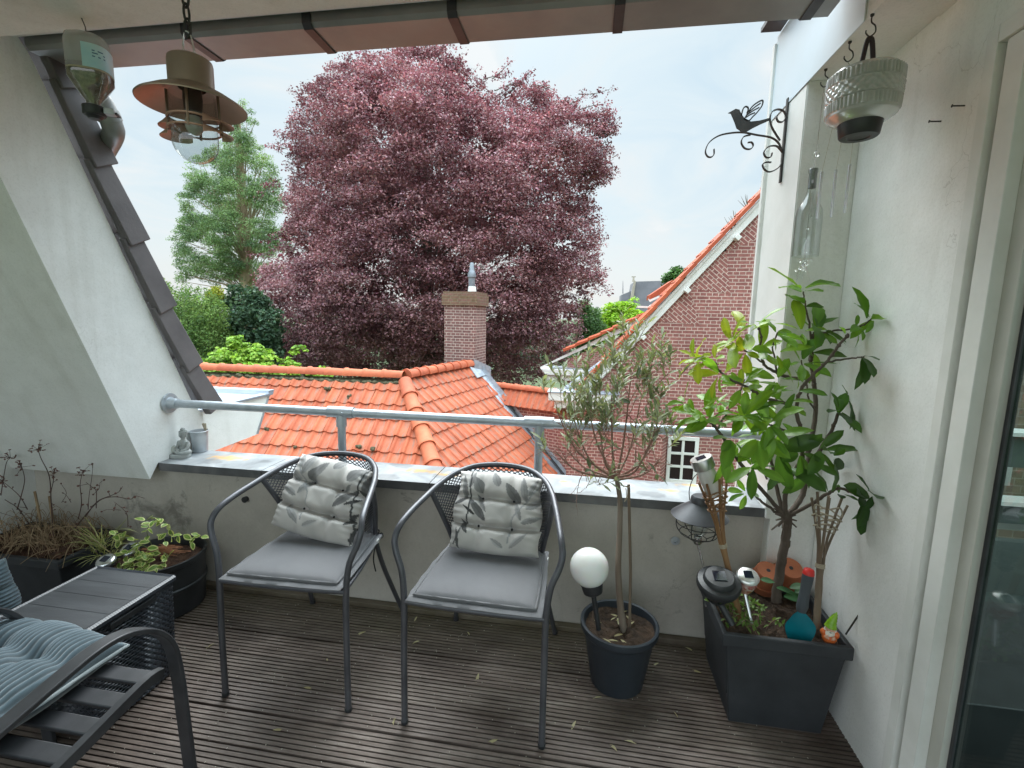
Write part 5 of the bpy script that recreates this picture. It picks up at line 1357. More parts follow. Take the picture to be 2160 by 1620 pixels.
# (tip px, py, Y), axis in photo right/up/towards, count, leaf length, colours, droop
clusters = [
 ((1466, 757, 1.87), (-.9, .1, -.2), 6, .100, Y1, Y2, .2), ((1507, 760, 1.88), (-.5, .6, -.2), 5, .085, Y1, Y2, .2), ((1520, 790, 1.89), (-.8, -.2, -.3), 5, .095, G2, Y2, .3),
 ((1493, 886, 1.88), (-.5, .8, -.2), 10, .100, Y1, G2, .0), ((1470, 872, 1.87), (-.8, .3, -.3), 6, .085, Y1, G2, .1), ((1520, 880, 1.89), (.1, .9, -.4), 6, .085, Y1, G2, .1), ((1445, 850, 1.86), (-.7, .5, -.2), 4, .085, Y1, G2, .1), ((1512, 850, 1.88), (-.1, .8, -.3), 5, .085, G2, Y1, .1),
 ((1545, 722, 2.0), (-.8, .3, -.2), 7, .100, Y1, Y2, .1), ((1598, 688, 2.01), (-.2, .9, -.2), 8, .100, G2, Y1, .1), ((1572, 700, 2.0), (-.6, .5, -.4), 5, .11, Y1, Y2, .1), ((1572, 742, 2.0), (-.5, -.1, -.6), 4, .1, Y1, Y2, .3),
 ((1562, 815, 1.93), (-.6, .5, -.5), 7, .090, G2, Y2, .3), ((1602, 740, 2.02), (.2, .5, -.7), 6, .10, G2, Y1, .2), ((1640, 700, 2.03), (.3, .8, -.4), 7, .105, G1, G2, .15), ((1638, 745, 2.03), (.2, .1, -.9), 6, .10, G2, Y1, .3),
 ((1694, 612, 2.12), (.1, 1, 0), 7, .125, G1, G2, .25), ((1698, 642, 2.12), (.2, .7, -.3), 5, .125, G1, D2, .3), ((1718, 690, 2.12), (.1, .6, -.6), 8, .120, G1, G2, .2), ((1690, 698, 2.08), (-.5, .5, -.6), 6, .115, G2, Y1, .15), ((1735, 698, 2.1), (.6, .3, -.4), 5, .12, G1, D2, .2),
 ((1838, 672, 1.99), (.8, .6, -.2), 6, .110, G1, G2, .15), ((1812, 690, 2.02), (.4, .3, -.6), 4, .085, G1, G2, .3), ((1790, 703, 1.91), (.5, .7, -.3), 3, .07, G1, G2, .1),
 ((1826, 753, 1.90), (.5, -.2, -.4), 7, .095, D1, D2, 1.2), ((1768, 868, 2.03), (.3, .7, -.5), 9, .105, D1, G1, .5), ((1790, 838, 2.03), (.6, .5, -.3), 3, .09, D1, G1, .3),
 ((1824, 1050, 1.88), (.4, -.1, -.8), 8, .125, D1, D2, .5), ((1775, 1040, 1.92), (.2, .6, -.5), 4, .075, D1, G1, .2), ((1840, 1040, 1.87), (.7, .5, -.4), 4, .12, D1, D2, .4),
 ((1588, 985, 1.92), (-.2, .5, -.7), 6, .105, G1, G2, .5), ((1598, 925, 1.92), (-.3, .5, -.8), 8, .11, G2, Y1, .35), ((1620, 895, 1.91), (-.3, .2, -.9), 8, .11, G1, G2, .35), ((1572, 800, 1.94), (-.1, .8, -.5), 6, .09, Y1, G2, .2), ((1600, 890, 2.1), (-.2, .7, -.3), 7, .10, G2, Y1, .2),
 ((1545, 925, 1.9), (.1, .2, -.9), 6, .11, G1, G2, .5), ((1690, 765, 2.03), (-.1, .6, -.8), 9, .105, G1, G2, .3), ((1680, 825, 1.94), (-.3, .1, -.9), 5, .10, G1, G2, .4), ((1660, 850, 1.94), (-.5, .3, -.8), 6, .095, G1, Y1, .3), ((1715, 742, 2.1), (.2, .3, -.9), 6, .11, D2, G2, .3), ((1640, 800, 2.0), (-.2, .2, -.9), 6, .10, G1, G2, .3), ((1648, 890, 1.93), (.1, -.1, -1), 5, .10, G1, G2, .5),
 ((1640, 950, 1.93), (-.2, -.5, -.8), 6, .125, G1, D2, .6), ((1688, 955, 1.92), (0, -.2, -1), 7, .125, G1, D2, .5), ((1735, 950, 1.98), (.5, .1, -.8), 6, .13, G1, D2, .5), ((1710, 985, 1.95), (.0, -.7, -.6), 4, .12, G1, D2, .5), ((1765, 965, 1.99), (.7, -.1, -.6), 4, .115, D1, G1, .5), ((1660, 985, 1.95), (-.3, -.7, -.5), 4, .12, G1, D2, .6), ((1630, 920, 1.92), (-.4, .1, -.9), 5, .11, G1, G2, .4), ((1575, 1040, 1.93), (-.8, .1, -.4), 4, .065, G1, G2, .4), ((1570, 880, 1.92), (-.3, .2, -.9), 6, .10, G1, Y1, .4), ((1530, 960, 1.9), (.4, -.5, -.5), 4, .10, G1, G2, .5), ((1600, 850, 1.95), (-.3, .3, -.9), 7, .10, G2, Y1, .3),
]
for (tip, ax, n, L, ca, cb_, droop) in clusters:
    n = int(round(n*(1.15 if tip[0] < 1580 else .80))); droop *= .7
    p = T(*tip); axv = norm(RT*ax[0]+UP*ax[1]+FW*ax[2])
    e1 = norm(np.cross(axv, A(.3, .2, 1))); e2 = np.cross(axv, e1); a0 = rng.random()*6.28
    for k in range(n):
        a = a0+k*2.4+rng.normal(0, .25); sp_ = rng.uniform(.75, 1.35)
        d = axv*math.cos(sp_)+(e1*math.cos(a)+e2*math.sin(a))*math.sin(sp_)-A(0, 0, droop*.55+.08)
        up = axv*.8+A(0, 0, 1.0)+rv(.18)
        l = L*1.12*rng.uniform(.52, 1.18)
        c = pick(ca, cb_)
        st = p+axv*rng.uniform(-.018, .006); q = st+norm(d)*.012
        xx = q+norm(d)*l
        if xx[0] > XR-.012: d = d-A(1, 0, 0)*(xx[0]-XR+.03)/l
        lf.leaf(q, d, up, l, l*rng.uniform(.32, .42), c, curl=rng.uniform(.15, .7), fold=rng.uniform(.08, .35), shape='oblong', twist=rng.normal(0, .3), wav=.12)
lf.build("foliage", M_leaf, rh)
# creeping plants at the foot
cp = thing("creeping_plant", "small trailing green plant creeping over the rim of the square planter", "plant", (.72, 1.98, .37))
lf = Leaves(); mb = MB()
for k in range(34):
    if k < 14: p0 = T(1528, 1272, 1.97); p1 = p0+A(rng.uniform(-.09, .03), rng.uniform(-.05, .05), rng.uniform(-.02, .06))
    else: p0 = A(.70+rng.normal(0, .06), 1.95+rng.normal(0, .05), .375); p1 = p0+A(rng.normal(0, .05), rng.normal(0, .04), rng.uniform(.02, .08))
    P = spline([p0, (p0+p1)/2+A(0, 0, .03), p1], 5); mb.tube(P, .0012, 4)
    for q in P[2::1]: lf.leaf(q, rv(), A(0, 0, 1)+rv(.3), .018+.012*rng.random(), .013, pick((.09, .17, .03), (.20, .30, .08)), shape='ovate', nseg=3)
for (px, py, y, L) in ((1652, 1240, 2.0, .10), (1680, 1240, 1.99, .085), (1668, 1258, 1.97, .11), (1690, 1250, 2.0, .07), (1618, 1222, 2.03, .07)):
    lf.leaf(T(px-14, py, y), RT*.9+UP*rng.normal(.1, .3)-FW*.3, UP-FW*.5+rv(.2), L*.8, L*.42, pick((.05, .14, .05), (.12, .22, .12)), shape='ovate')
lf.build("leaves", M_vleaf, cp); mb.build("runner", M_twig, cp)

# ---------------------------------------------------------------- olive tree
pt = thing("olive_pot", "round dark blue grey pot with soil holding the bare stemmed olive tree", "flower pot", (.185, 1.98, 0))
cpot = A(.185, 1.975, 0)
mb = MB(); mb.lathe([(0, .002), (.110, .002), (.114, .008), (.150, .235), (.153, .242), (.160, .246), (.168, .262), (.168, .284), (.161, .288), (.154, .284), (.148, .25), (.120, .05), (0, .05)], cpot, 48); mb.build("tub", M_pot, pt, smooth=40)
mb = MB(); P = []
for i in range(14):
    r = .149*i/13; P.append([cpot+A(r*math.cos(a), r*math.sin(a), .252+.010*math.sin(r*50+a*3)+rng.normal(0, .003)) for a in np.linspace(0, 2*PI, 40)[:-1]])
mb.grid(P, cv=True); mb.build("soil", M_soil, pt, smooth=50)
ol = thing("olive_tree", "young olive tree with a sparse crown of grey green leaves", "tree", (.195, 1.98, .25))
mb = MB(); lf = Leaves()
mb.tube(spline([T(1316, 1338, 1.975), T(1310, 1290, 1.97), T(1306, 1245, 1.97), T(1304, 1190, 1.97), T(1307, 1120, 1.97), T(1308, 1060, 1.97), T(1303, 1022, 1.97), T(1300, 1008, 1.97)], 6), np.linspace(.016, .0085, 43), 10)
def twig(p, d, L, r, lvl, spread=.5):
    n = 7; P = [p]; d = norm(d)
    for i in range(n):
        d = norm(d+rv(.11)+A(0, 0, .02)); P.append(P[-1]+d*L/n)
    P = np.array(P); mb2.tube(P, np.linspace(r, r*.5, n+1), 5, caps=False)
    if lvl < 3:
        for k in range([3, 2, 2][lvl]+(rng.random() < .4)):
            i = rng.integers(3, n+1); s_ = norm(d*1.0+rv(.75)+A(0, 0, .12))
            twig(P[i], s_, L*rng.uniform(.35, .6), r*.55, lvl+1)
    tips.append((P[-1], d, lvl))
mb2 = MB(); tips = []
root = T(1300, 1010, 1.97)
for px, py, y in ((1215, 900, 1.90), (1175, 868, 1.97), (1235, 815, 2.07), (1290, 835, 1.88), (1330, 800, 2.03), (1385, 905, 1.93), (1350, 850, 2.10), (1195, 945, 2.07), (1395, 965, 2.0), (1265, 905, 1.83), (1368, 940, 1.86), (1170, 950, 1.92)):
    e = T(px, py, y); L = np.linalg.norm(e-root); mid = root*.55+e*.45+A((e[0]-root[0])*.18, (e[1]-root[1])*.18, -.02)
    P = spline([root+rv(.003), mid, e], 6); mb2.tube(P, np.linspace(.0058, .0022, len(P)), 6, caps=False)
    dd0 = norm(e-mid)
    for k in range(5):
        i = rng.integers(5, len(P)); twig(P[i], norm(dd0+rv(.7)), L*rng.uniform(.25, .42), .0022, 1)
    tips.append((e, dd0, 1))
for (p, d, lvl) in tips:
    z0 = T(1300, 880, 1.97)[2]
    prob = .07 if p[2] < z0-.06 else (.25 if p[2] < z0+.04 else .60)
    if rng.random() < prob:
        m_ = rng.integers(8, 16)
        sx = p+norm(d)*0
        ext = norm(d*.5+A(0, 0, .8)+rv(.2)); Ls = rng.uniform(.05, .115)
        mb2.tube([p, p+ext*Ls], [.0016, .0008], 4, caps=False)
        for k in range(m_):
            q = p+ext*Ls*(k+1)/m_; a = k*PI/2+(k//2)*.9
            e1 = norm(np.cross(ext, A(.2, .1, 1)+rv(.01))); e2 = np.cross(ext, e1)
            dd = ext*.75+(e1*math.cos(a)+e2*math.sin(a))*.75
            c = pick((.18, .22, .12), (.38, .42, .28)); l = rng.uniform(.03, .058)
            lf.leaf(q, dd, ext*.5+A(0, 0, .8)+rv(.2), l, l*.27, c, curl=.2, fold=.2, shape='lance', nseg=4)
for (px, py) in ((1290, 865), (1245, 990), (1200, 855), (1390, 905), (1385, 1000), (1240, 870), (1330, 850), (1345, 800), (1290, 840)):
    for k in range(3): lf.leaf(T(px, py, 1.93), rv()+A(0, 0, .3), A(0, 0, 1)+rv(.4), .062, .021, pick((.10, .14, .07), (.22, .26, .20)), shape='lance', nseg=4)
mb.build("trunk", M_bark2, ol, smooth=70); mb2.build("branches", M_twig, ol, smooth=70); lf.build("leaves", M_oleaf, ol)
mb = MB(); mb.tube([T(1328, 1330, 1.985), T(1330, 1200, 1.985), T(1326, 1022, 1.985)], .0062, 8)
sk = tag(mb.build("plant_stake", M_bambooold, smooth=70), "thin brown wooden stake tied beside the olive trunk", "stake")
mb = MB(); P = T(1320, 1030, 1.975)
mb.tube(spline([P+A(-.02, 0, .012), P+A(.008, -.012, .01), P+A(.012, .008, .006), P+A(-.02, .01, .008)], 5, True), .0018, 5, closed=True)
mb.tube(spline([P, P+A(.004, -.012, -.03), P+A(-.004, -.012, -.055), P+A(.006, -.01, -.035), P], 5), .0016, 5)
tag(mb.build("garden_twine", M_string), "pale twine looped around the olive trunk and its stake", "string")
# globe lamp
gl = thing("globe_lamp", "white opal globe solar lamp on a black stem in the olive pot", "lamp", (.10, 1.91, .25))
gc = T(1243, 1197, 1.925); sb = T(1263, 1328, 1.905)
axg = norm(gc-sb); Rg = frame(axg)
mb = MB(); mb.ball(gc, .0815, 40, R=Rg); mb.build("globe", M_globe, gl, smooth=180)
mb = MB(); mb.lathe([(.0, -.115), (.030, -.115), (.040, -.108), (.045, -.085), (.047, -.068), (.044, -.066), (0, -.066)], gc, 28, R=Rg); mb.build("collar", M_black, gl, smooth=40)
mb = MB(); mb.tube([gc-axg*.11, sb], .0105, 12); mb.build("stem", M_black, gl, smooth=60)
# litter on the pot soil and deck
for k in range(16):
    a = rng.random()*6.28; r = .13*math.sqrt(rng.random()); l = Leaves()
    p = cpot+A(r*math.cos(a), r*math.sin(a), .262); l.leaf(p, A(math.cos(a*3), math.sin(a*3), .05), A(0, 0, 1)+rv(.2), .045, .011, pick((.32, .26, .12), (.5, .46, .28)), shape='lance', nseg=4)
    tag(l.build("fallen_leaf", M_oleaf, None), "pale dry olive leaf lying on the soil of the olive pot", "leaf", "dry leaves on the olive pot soil")
dl = [(1152, 1398), (1302, 1585), (1215, 1520), (1317, 1562), (1445, 1365), (1390, 1398), (575, 1540), (402, 1515), (830, 1530), (772, 1332), (915, 1265), (870, 1358), (1240, 1395), (1160, 1345), (1480, 1420), (1420, 1500), (690, 1395), (640, 1450), (1010, 1420), (1050, 1560), (1270, 1470), (455, 1355), (990, 1340), (880, 1300)]
for k, (px, py) in enumerate(dl):
    p = onz(px, py, .004); l = Leaves(); a = rng.random()*6.28
    L_ = rng.uniform(.03, .06)
    l.leaf(p, A(math.cos(a), math.sin(a), .03), A(0, 0, 1)+rv(.25), L_, L_*.26, pick((.30, .25, .13), (.52, .47, .30)), curl=.5, shape='lance', nseg=4)
    tag(l.build("fallen_leaf", M_oleaf, None), "dry narrow leaf fallen on the grooved decking", "leaf", "dry leaves scattered on the decking")
# crumbs and petals: uncountable specks
mb = MB()
for k in range(420):
    x, y = rng.uniform(-1.9, .9), rng.uniform(.9, 2.25)
    mb.box((x, y, .0025), (.002+.004*rng.random(), .0015+.002*rng.random(), .0015), R=rotz(rng.random()*3))
tag(mb.build("deck_specks", mat("pale specks", (.42, .38, .32), .9)), "tiny pale specks of debris strewn over the decking", "debris", kind="stuff")

# ---------------------------------------------------------------- things stuck in the square planter
# bamboo torch holders
def torch(label, base, neck, tops, rpole, tie, matl, weave):
    t = thing("bamboo_torch", label, "torch holder", tuple(base), "split bamboo torch holders")
    mb = MB(); L = np.linalg.norm(neck-base); pts = [base+(neck-base)*k/8 for k in range(9)]
    mb.tube(pts, [rpole*(1.12 if k in (2, 5, 8) else 1) for k in range(9)], 12); mb.build("pole", matl, t, smooth=50)
    ax = norm(neck-base); tc = sum(tops)/len(tops)
    for q in tops:
        mb = MB(); e = norm(q-tc); st = neck+e*rpole*.55-ax*.06
        mb.tube(spline([st, neck+e*rpole*.9, neck*.6+q*.4-e*.004, q], 5), .0052, 6); mb.build("split_cane", matl, t, smooth=60)
    mb = MB()
    for k in range(3): 
        c = neck+ax*(-.012+k*.006); R = frame(ax); mb.tube([c+R@A(rpole*1.25*math.cos(a), rpole*1.25*math.sin(a), 0) for a in np.linspace(0, 2*PI, 16)[:-1]], .003, 6, closed=True)
    mb.build("binding", M_string, t, smooth=60)
    mb = MB(); 
    for k in range(weave):
        f = .52+.30*k/max(1, weave-1); ring = []
        for i, q in enumerate(tops):
            p = neck*(1-f)+q*f; e = norm(q-tc); ring.append(p+e*(.007 if (i+k) % 2 else -.007)+A(0, 0, rng.normal(0, .005)))
        mb.tube(spline(ring, 4, True), .0032, 5, closed=True)
    mb.build("woven_band", matl if matl is M_bamboo else M_string, t, smooth=60)
    return t
b1, n1 = T(1564, 1318, 1.93), T(1524, 1148, 1.955)
torch("reddish bamboo torch holder leaning left in the square planter, carrying the frosted jar light", b1, n1, [T(1474, 1018, 1.90), T(1491, 1022, 1.865), T(1518, 1012, 1.875), T(1534, 1008, 1.93), T(1522, 1000, 1.985), T(1490, 1005, 1.975)], .0115, True, M_bamboo, 7)
b2, n2 = T(1722, 1325, 1.90), T(1730, 1190, 1.945)
torch("empty weathered bamboo torch holder upright in the square planter close to the wall", b2, n2, [T(1712, 1050, 1.90), T(1724, 1038, 1.88), T(1748, 1046, 1.87), T(1776, 1050, 1.90), T(1788, 1066, 1.95), T(1750, 1050, 1.99)], .012, True, M_bambooold, 5)
# frosted solar jar
jt = thing("solar_jar_light", "frosted jar solar light with steel lid tilted in the bamboo torch", "solar light", tuple(T(1508, 1035, 1.925)))
j0, j1 = T(1510, 1045, 1.925), T(1478, 966, 1.925); ax = norm(j1-j0); Rj = frame(ax); Lj = np.linalg.norm(j1-j0)
mb = MB(); mb.lathe([(0, 0), (.030, .002), (.034, .01), (.0365, Lj*.5), (.034, Lj*.66), (.031, Lj*.72), (.031, Lj*.76)], j0, 28, R=Rj); mb.build("jar", M_frost, jt, smooth=50)
mb = MB(); mb.lathe([(.0, Lj*.745), (.0425, Lj*.745), (.0435, Lj*.75), (.0435, Lj*.985), (.042, Lj), (0, Lj)], j0, 32, R=Rj); lid_ = mb.build("lid", M_steel, jt, smooth=40)
mb = MB(); mb.box(j0+ax*(Lj+.001), (.036, .036, .003), R=Rj); mb.build("solar_cell", M_solar, lid_)
# lantern with cage
ln = thing("cage_lantern", "dark metal lantern with wide shade and round wire cage beside the torch", "lantern", tuple(T(1490, 1230, 2.10)))
lc_ = T(1476, 1080, 2.10); lb = T(1493, 1235, 2.08)
mb = MB(); mb.lathe([(.118, -.018), (.120, -.016), (.085, .012), (.050, .036), (.042, .044), (.041, .066), (.034, .074), (0, .075)], lc_, 36); mb.lathe([(.117, -.019), (.05, .026), (0, .05)], lc_, 36); mb.build("shade", M_darkmetal, ln, smooth=40)
mb = MB()
for k in range(6):
    a = k*PI/3; mb.tube(spline([lc_+A(.075*math.cos(a), .075*math.sin(a), -.005), lc_+A(.096*math.cos(a), .096*math.sin(a), -.05), lc_+A(.080*math.cos(a), .080*math.sin(a), -.095), lc_+A(.035*math.cos(a), .035*math.sin(a), -.122)], 5), .0022, 6)
for r, z in ((.094, -.052), (.078, -.098), (.037, -.122)): mb.tube([lc_+A(r*math.cos(a), r*math.sin(a), z) for a in np.linspace(0, 2*PI, 28)[:-1]], .0022, 6, closed=True)
mb.build("wire_cage", M_blackmatt, ln, smooth=60)
mb = MB(); mb.lathe([(.0, -.11), (.020, -.108), (.036, -.09), (.040, -.06), (.036, -.02), (.033, -.005)], lc_, 24); mb.build("glass_globe", M_thin, ln, smooth=60)
mb = MB(); mb.lathe([(.0, -.055), (.020, -.05), (.026, -.02), (.030, 0)], lc_, 18); mb.build("lamp_cup", M_white, ln, smooth=60)
mb = MB(); mb.lathe([(.016, -.11), (.02, -.14), (.012, -.15)], lc_, 14); mb.tube([lc_-A(0, 0, .14), lb, lb-A(0, 0, .10)], .0055, 8); mb.build("stake", M_chrome, ln, smooth=60)
mb = MB(); mb.tube(spline([lc_+A(-.045, 0, .05), lc_+A(-.05, 0, .10), T(1466, 1004, 2.10), lc_+A(.02, 0, .19), lc_+A(.05, 0, .12), lc_+A(.045, 0, .05)], 6), .002, 6); mb.build("handle", M_blackmatt, ln, smooth=60)
# black solar path lamp
bl = thing("black_path_light", "large round black solar path light at the front left of the square planter", "solar light", tuple(T(1540, 1312, 1.85)))
c0 = T(1517, 1222, 1.86); fb = T(1545, 1318, 1.85); ax = norm(A(-.05, -.30, 1)); Rb = frame(ax)
mb = MB(); mb.lathe([(.058, -.045), (.078, -.040), (.083, -.028), (.083, -.014), (.078, -.006), (.060, -.002), (.057, .010), (.052, .016), (0, .018)], c0, 44, R=Rb); mb.lathe([(.058, -.045), (.0, -.045)], c0, 44, R=Rb); cap_ = mb.build("cap", M_black, bl, smooth=35)
mb = MB(); mb.box(c0+ax*.0185, (.048, .048, .003), R=Rb); mb.build("solar_cell", M_solar, cap_)
mb = MB(); mb.lathe([(.056, -.046), (.052, -.075), (.040, -.090), (.038, -.09)], c0, 30, R=Rb); mb.build("lens", M_thin, bl, smooth=50)
mb = MB(); mb.lathe([(.018, -.046), (.016, -.09), (.0, -.09)], c0, 16, R=Rb)
for k in range(3):
    a = k*2*PI/3+.3; mb.tube([c0+Rb@A(.055*math.cos(a), .055*math.sin(a), -.044), c0+Rb@A(.044*math.cos(a), .044*math.sin(a), -.092)], .004, 6)
mb.lathe([(0, -.088), (.046, -.088), (.040, -.098), (.016, -.105)], c0, 24, R=Rb); q = c0-ax*.10; mb.tube([q, fb], .013, 12); mb.build("stem", M_black, bl, smooth=40)
# silver solar light with pink mosaic glass
def silver_light(label, c0, axd, stake_end, mosaic):
    t = thing("silver_solar_light", label, "solar light", tuple(stake_end), "small silver solar lights")
    ax = norm(axd); R = frame(ax)
    mb = MB(); mb.lathe([(0, .004), (.022, .004), (.034, .002), (.0415, -.004), (.043, -.011), (.040, -.013), (0, -.013)], c0, 32, R=R); cap_ = mb.build("cap", M_chrome if not mosaic else M_steel2, t, smooth=40)
    mb = MB(); mb.box(c0+ax*.0045, (.033, .033, .003), R=R); mb.build("solar_cell", M_solar, cap_)
    mb = MB(); mb.lathe([(.036, -.013), (.041, -.035), (.037, -.055), (.026, -.085), (.012, -.092), (0, -.093)], c0, 24, R=R); mb.build("glass_cone", M_mosaic if mosaic else M_thin, t, smooth=40)
    mb = MB(); mb.tube([c0-ax*.09, stake_end], .0075, 10); mb.build("stake", M_chrome, t, smooth=60)
    return t
M_steel2 = mat("bright satin steel", (.74, .74, .72), .28, .75)
def mosaic():
    mt, nt, b = nodes_of("pink mosaic glass"); o = coord(nt)
    v = N(nt, "ShaderNodeTexVoronoi", Scale=85); nt.links.new(o, v.inputs["Vector"])
    c = ramp(nt, v.outputs["Color"], [(.25, (.75, .60, .55)), (.5, (.70, .32, .27)), (.75, (.55, .12, .10))]); nt.links.new(c, b.inputs["Base Color"])
    b.inputs["Roughness"].default_value = .2; b.inputs["Transmission Weight"].default_value = .4; return mt
M_mosaic = mosaic()
silver_light("silver solar light with pink mosaic glass in the square planter", T(1578, 1213, 1.885), A(-.02, -.42, 1), T(1586, 1318, 1.87), True)
silver_light("silver solar light farthest left at the corner of the rattan box", onz(222, 1180, .37), A(.1, -.40, 1), onz(222, 1180, .37)+A(.02, .04, -.37), False)
silver_light("silver solar light among the variegated leaves of the round planter", onz(272, 1156, .385), A(.12, -.45, 1), onz(272, 1156, .385)+A(.02, .05, -.37), False)
# terracotta pots upside down on the soil
for px, py, y, lab, tl in ((1621, 1203, 2.15, "terracotta pot turned upside down, left of the shrub trunk", .45), (1669, 1198, 2.165, "terracotta pot turned upside down, right of the shrub trunk", .62)):
    c = T(px, py, y); R = rotx(tl); t = thing("terracotta_pot", lab, "flower pot", tuple(c-A(0, 0, .10)), "upturned terracotta pots")
    mb = MB(); mb.lathe([(.008, .0), (.046, .0), (.050, -.004), (.060, -.066), (.066, -.066), (.068, -.098), (.06, -.1)], c, 32, R=R); pb_ = mb.build("pot_body", M_terra, t, smooth=40)
    mb = MB(); mb.lathe([(.0, -.002), (.0085, -.002)], c, 14, R=R); mb.lathe([(.0085, -.0025), (.0085, .0006), (0, .0006)], c, 14, R=R); mb.build("drain_hole", M_black, pb_)
# garden trowel
tw = thing("garden_trowel", "teal hand trowel with grey grip and red end stuck in the planter", "trowel", tuple(T(1685, 1340, 1.86)))
h0, h1, h2 = T(1705, 1212, 1.89), T(1690, 1290, 1.875), T(1684, 1350, 1.865)
mb = MB(); dh = norm(h0-h1); R = frame(dh); Lh = np.linalg.norm(h0-h1)
mb.lathe([(.0165, 0), (.021, .02), (.019, .05), (.018, Lh*.6), (.0205, Lh*.92), (.0205, Lh)], h1, 18, R=R); mb.build("grip", M_grip, tw, smooth=50)
mb = MB(); mb.lathe([(.0205, Lh), (.021, Lh+.004), (.018, Lh+.020), (.012, Lh+.024), (0, Lh+.022)], h1, 18, R=R); mb.build("end_cap", M_red, tw, smooth=50)
db = norm(h2-h1); sd = norm(np.cross(db, A(0, -1, .3))); fn_ = np.cross(sd, db)
mb = MB(); rows = []
for i in range(12):
    f = i/11; w_ = .014 if f < .12 else (.014+.042*min(1, (f-.12)/.28)**.7 if f < .42 else .056*(1-.75*((f-.42)/.58)**2))
    rows.append([h1+db*(f*.16-.012)+sd*w_*u+fn_*(.010*u*u*(1 if f > .2 else .3)-.004) for u in np.linspace(-1, 1, 9)])
mb.grid(rows); mb.grid([[p+fn_*.0025 for p in r] for r in rows], flip=True); mb.build("blade", M_teal, tw, smooth=60)
# gnome
gn = thing("garden_gnome", "little garden gnome with pointed lime green hat and white beard at the planter rim", "figurine", tuple(T(1752, 1352, 1.84)))
g0 = T(1751, 1330, 1.845); s_g = .001*1.05
ft = norm(A(-.35, -1, .15)); sdv = norm(np.cross(ft, A(0, 0, 1)))
mb = MB(); mb.ball(g0+A(0, 0, -.028), .026, 18, (1, .9, 1.05)); mb.ball(g0+A(0, 0, -.012)-sdv*.02, .012, 12, (1, 1, 1.2)); mb.ball(g0+A(0, 0, -.012)+sdv*.02, .012, 12, (1, 1, 1.2)); mb.build("coat", M_orange, gn, smooth=180)
mb = MB(); mb.ball(g0+A(0, 0, .008), .0175, 18); mb.ball(g0+A(0, 0, .009)+ft*.018, .0052, 10)
for q in (-1, 1): mb.ball(g0+A(0, 0, .006)+ft*.012+sdv*.009*q, .0062, 10)
mb.build("face", M_skin, gn, smooth=180)
mb = MB()
for q in (-1, 1): mb.ball(g0+A(0, 0, .0135)+ft*.0165+sdv*.0058*q, .0017, 8)
mb.ball(g0+A(0, 0, -.0005)+ft*.0185, .0035, 8, (1.4, .7, .5)); mb.build("eyes_and_mouth", M_bark, gn, smooth=180)
mb = MB(); mb.ball(g0+A(0, 0, -.010)+ft*.008, .016, 16, (1.05, .8, 1.05)); mb.ball(g0+A(0, 0, -.022)+ft*.012, .010, 12)
for q in (-1, 1): mb.ball(g0+A(0, 0, .002)+sdv*.015*q, .0065, 10, (1, 1, 1.5)); mb.ball(g0+A(0, 0, .0025)+ft*.0185+sdv*.0045*q, .0042, 10, (1.5, .7, .6))
mb.build("beard", M_beard, gn, smooth=180)
mb = MB(); P = spline([g0+A(0, 0, .016), g0+A(.003, 0, .035), g0+A(.010, 0, .058), g0+A(.016, .002, .074)], 6); mb.tube(P, [.0195*(1-i/18)**.8+.0016+(.0012 if i % 3 == 0 else 0) for i in range(len(P))], 16); mb.ball(P[-1], .0032, 8); mb.build("hat", M_lime, gn, smooth=180)
for q in (-1, 1):
    mb = MB(); mb.ball(g0+A(0, 0, -.02)+ft*.020+sdv*.012*q, .0068, 10)
    for f in range(4): mb.tube([g0+A(0, 0, -.020-.003*f+.004)+ft*.024+sdv*.012*q, g0+A(0, 0, -.020-.003*f+.004)+ft*.027+sdv*.004*q], .0017, 5)
    mb.tube([g0+A(0, 0, -.014)+ft*.022+sdv*.012*q, g0+A(0, 0, -.011)+ft*.025+sdv*.008*q], .0018, 5); mb.build("hand", M_skin, gn, smooth=180)
mb = MB(); mb.tube([T(1784, 1338, 1.87), T(1841, 1252, 1.84)], .0032, 6)
tag(mb.build("dark_stick", M_blackmatt), "thin dark stick poking out of the square planter towards the wall", "stick")

# ---------------------------------------------------------------- left: rectangular planter with dead stems
rp = thing("rectangular_planter", "long black rectangular planter of dead stems and straw at the far left", "planter", (-2.98, 2.08, 0))
mb = MB(); x0, x1, y0, y1, h = -3.29, -2.655, 1.915, 2.265, .305
def rq(g, z): return [A(x0-g, y0-g, z), A(x1+g, y0-g, z), A(x1+g, y1+g, z), A(x0-g, y1+g, z)]
lv = [rq(-.035, 0), rq(-.008, h-.05), rq(.014, h-.047), rq(.014, h), rq(-.012, h), rq(-.03, .1)]
mb.grid(lv, cv=True); mb.add(lv[0], [[3, 2, 1, 0]]); mb.build("tub", M_planter, rp, smooth=0, bev=.006)
soilgrid(lambda u, v: A((x0+x1)/2+u*.30, (y0+y1)/2+v*.15, h-.02), amp=.022).build("soil", mat("reddish potting soil", (.05, .022, .014), .95, c2=(.11, .055, .032), ns=25, bs=40, bstr=1, bd=.02), rp, smooth=50)
dd = thing("dead_perennial", "withered brown perennial stems with dried flower heads in the rectangular planter", "plant", (-2.95, 2.1, .29))
Zp = lambda a, b, y=2.1: T(a, b, y)
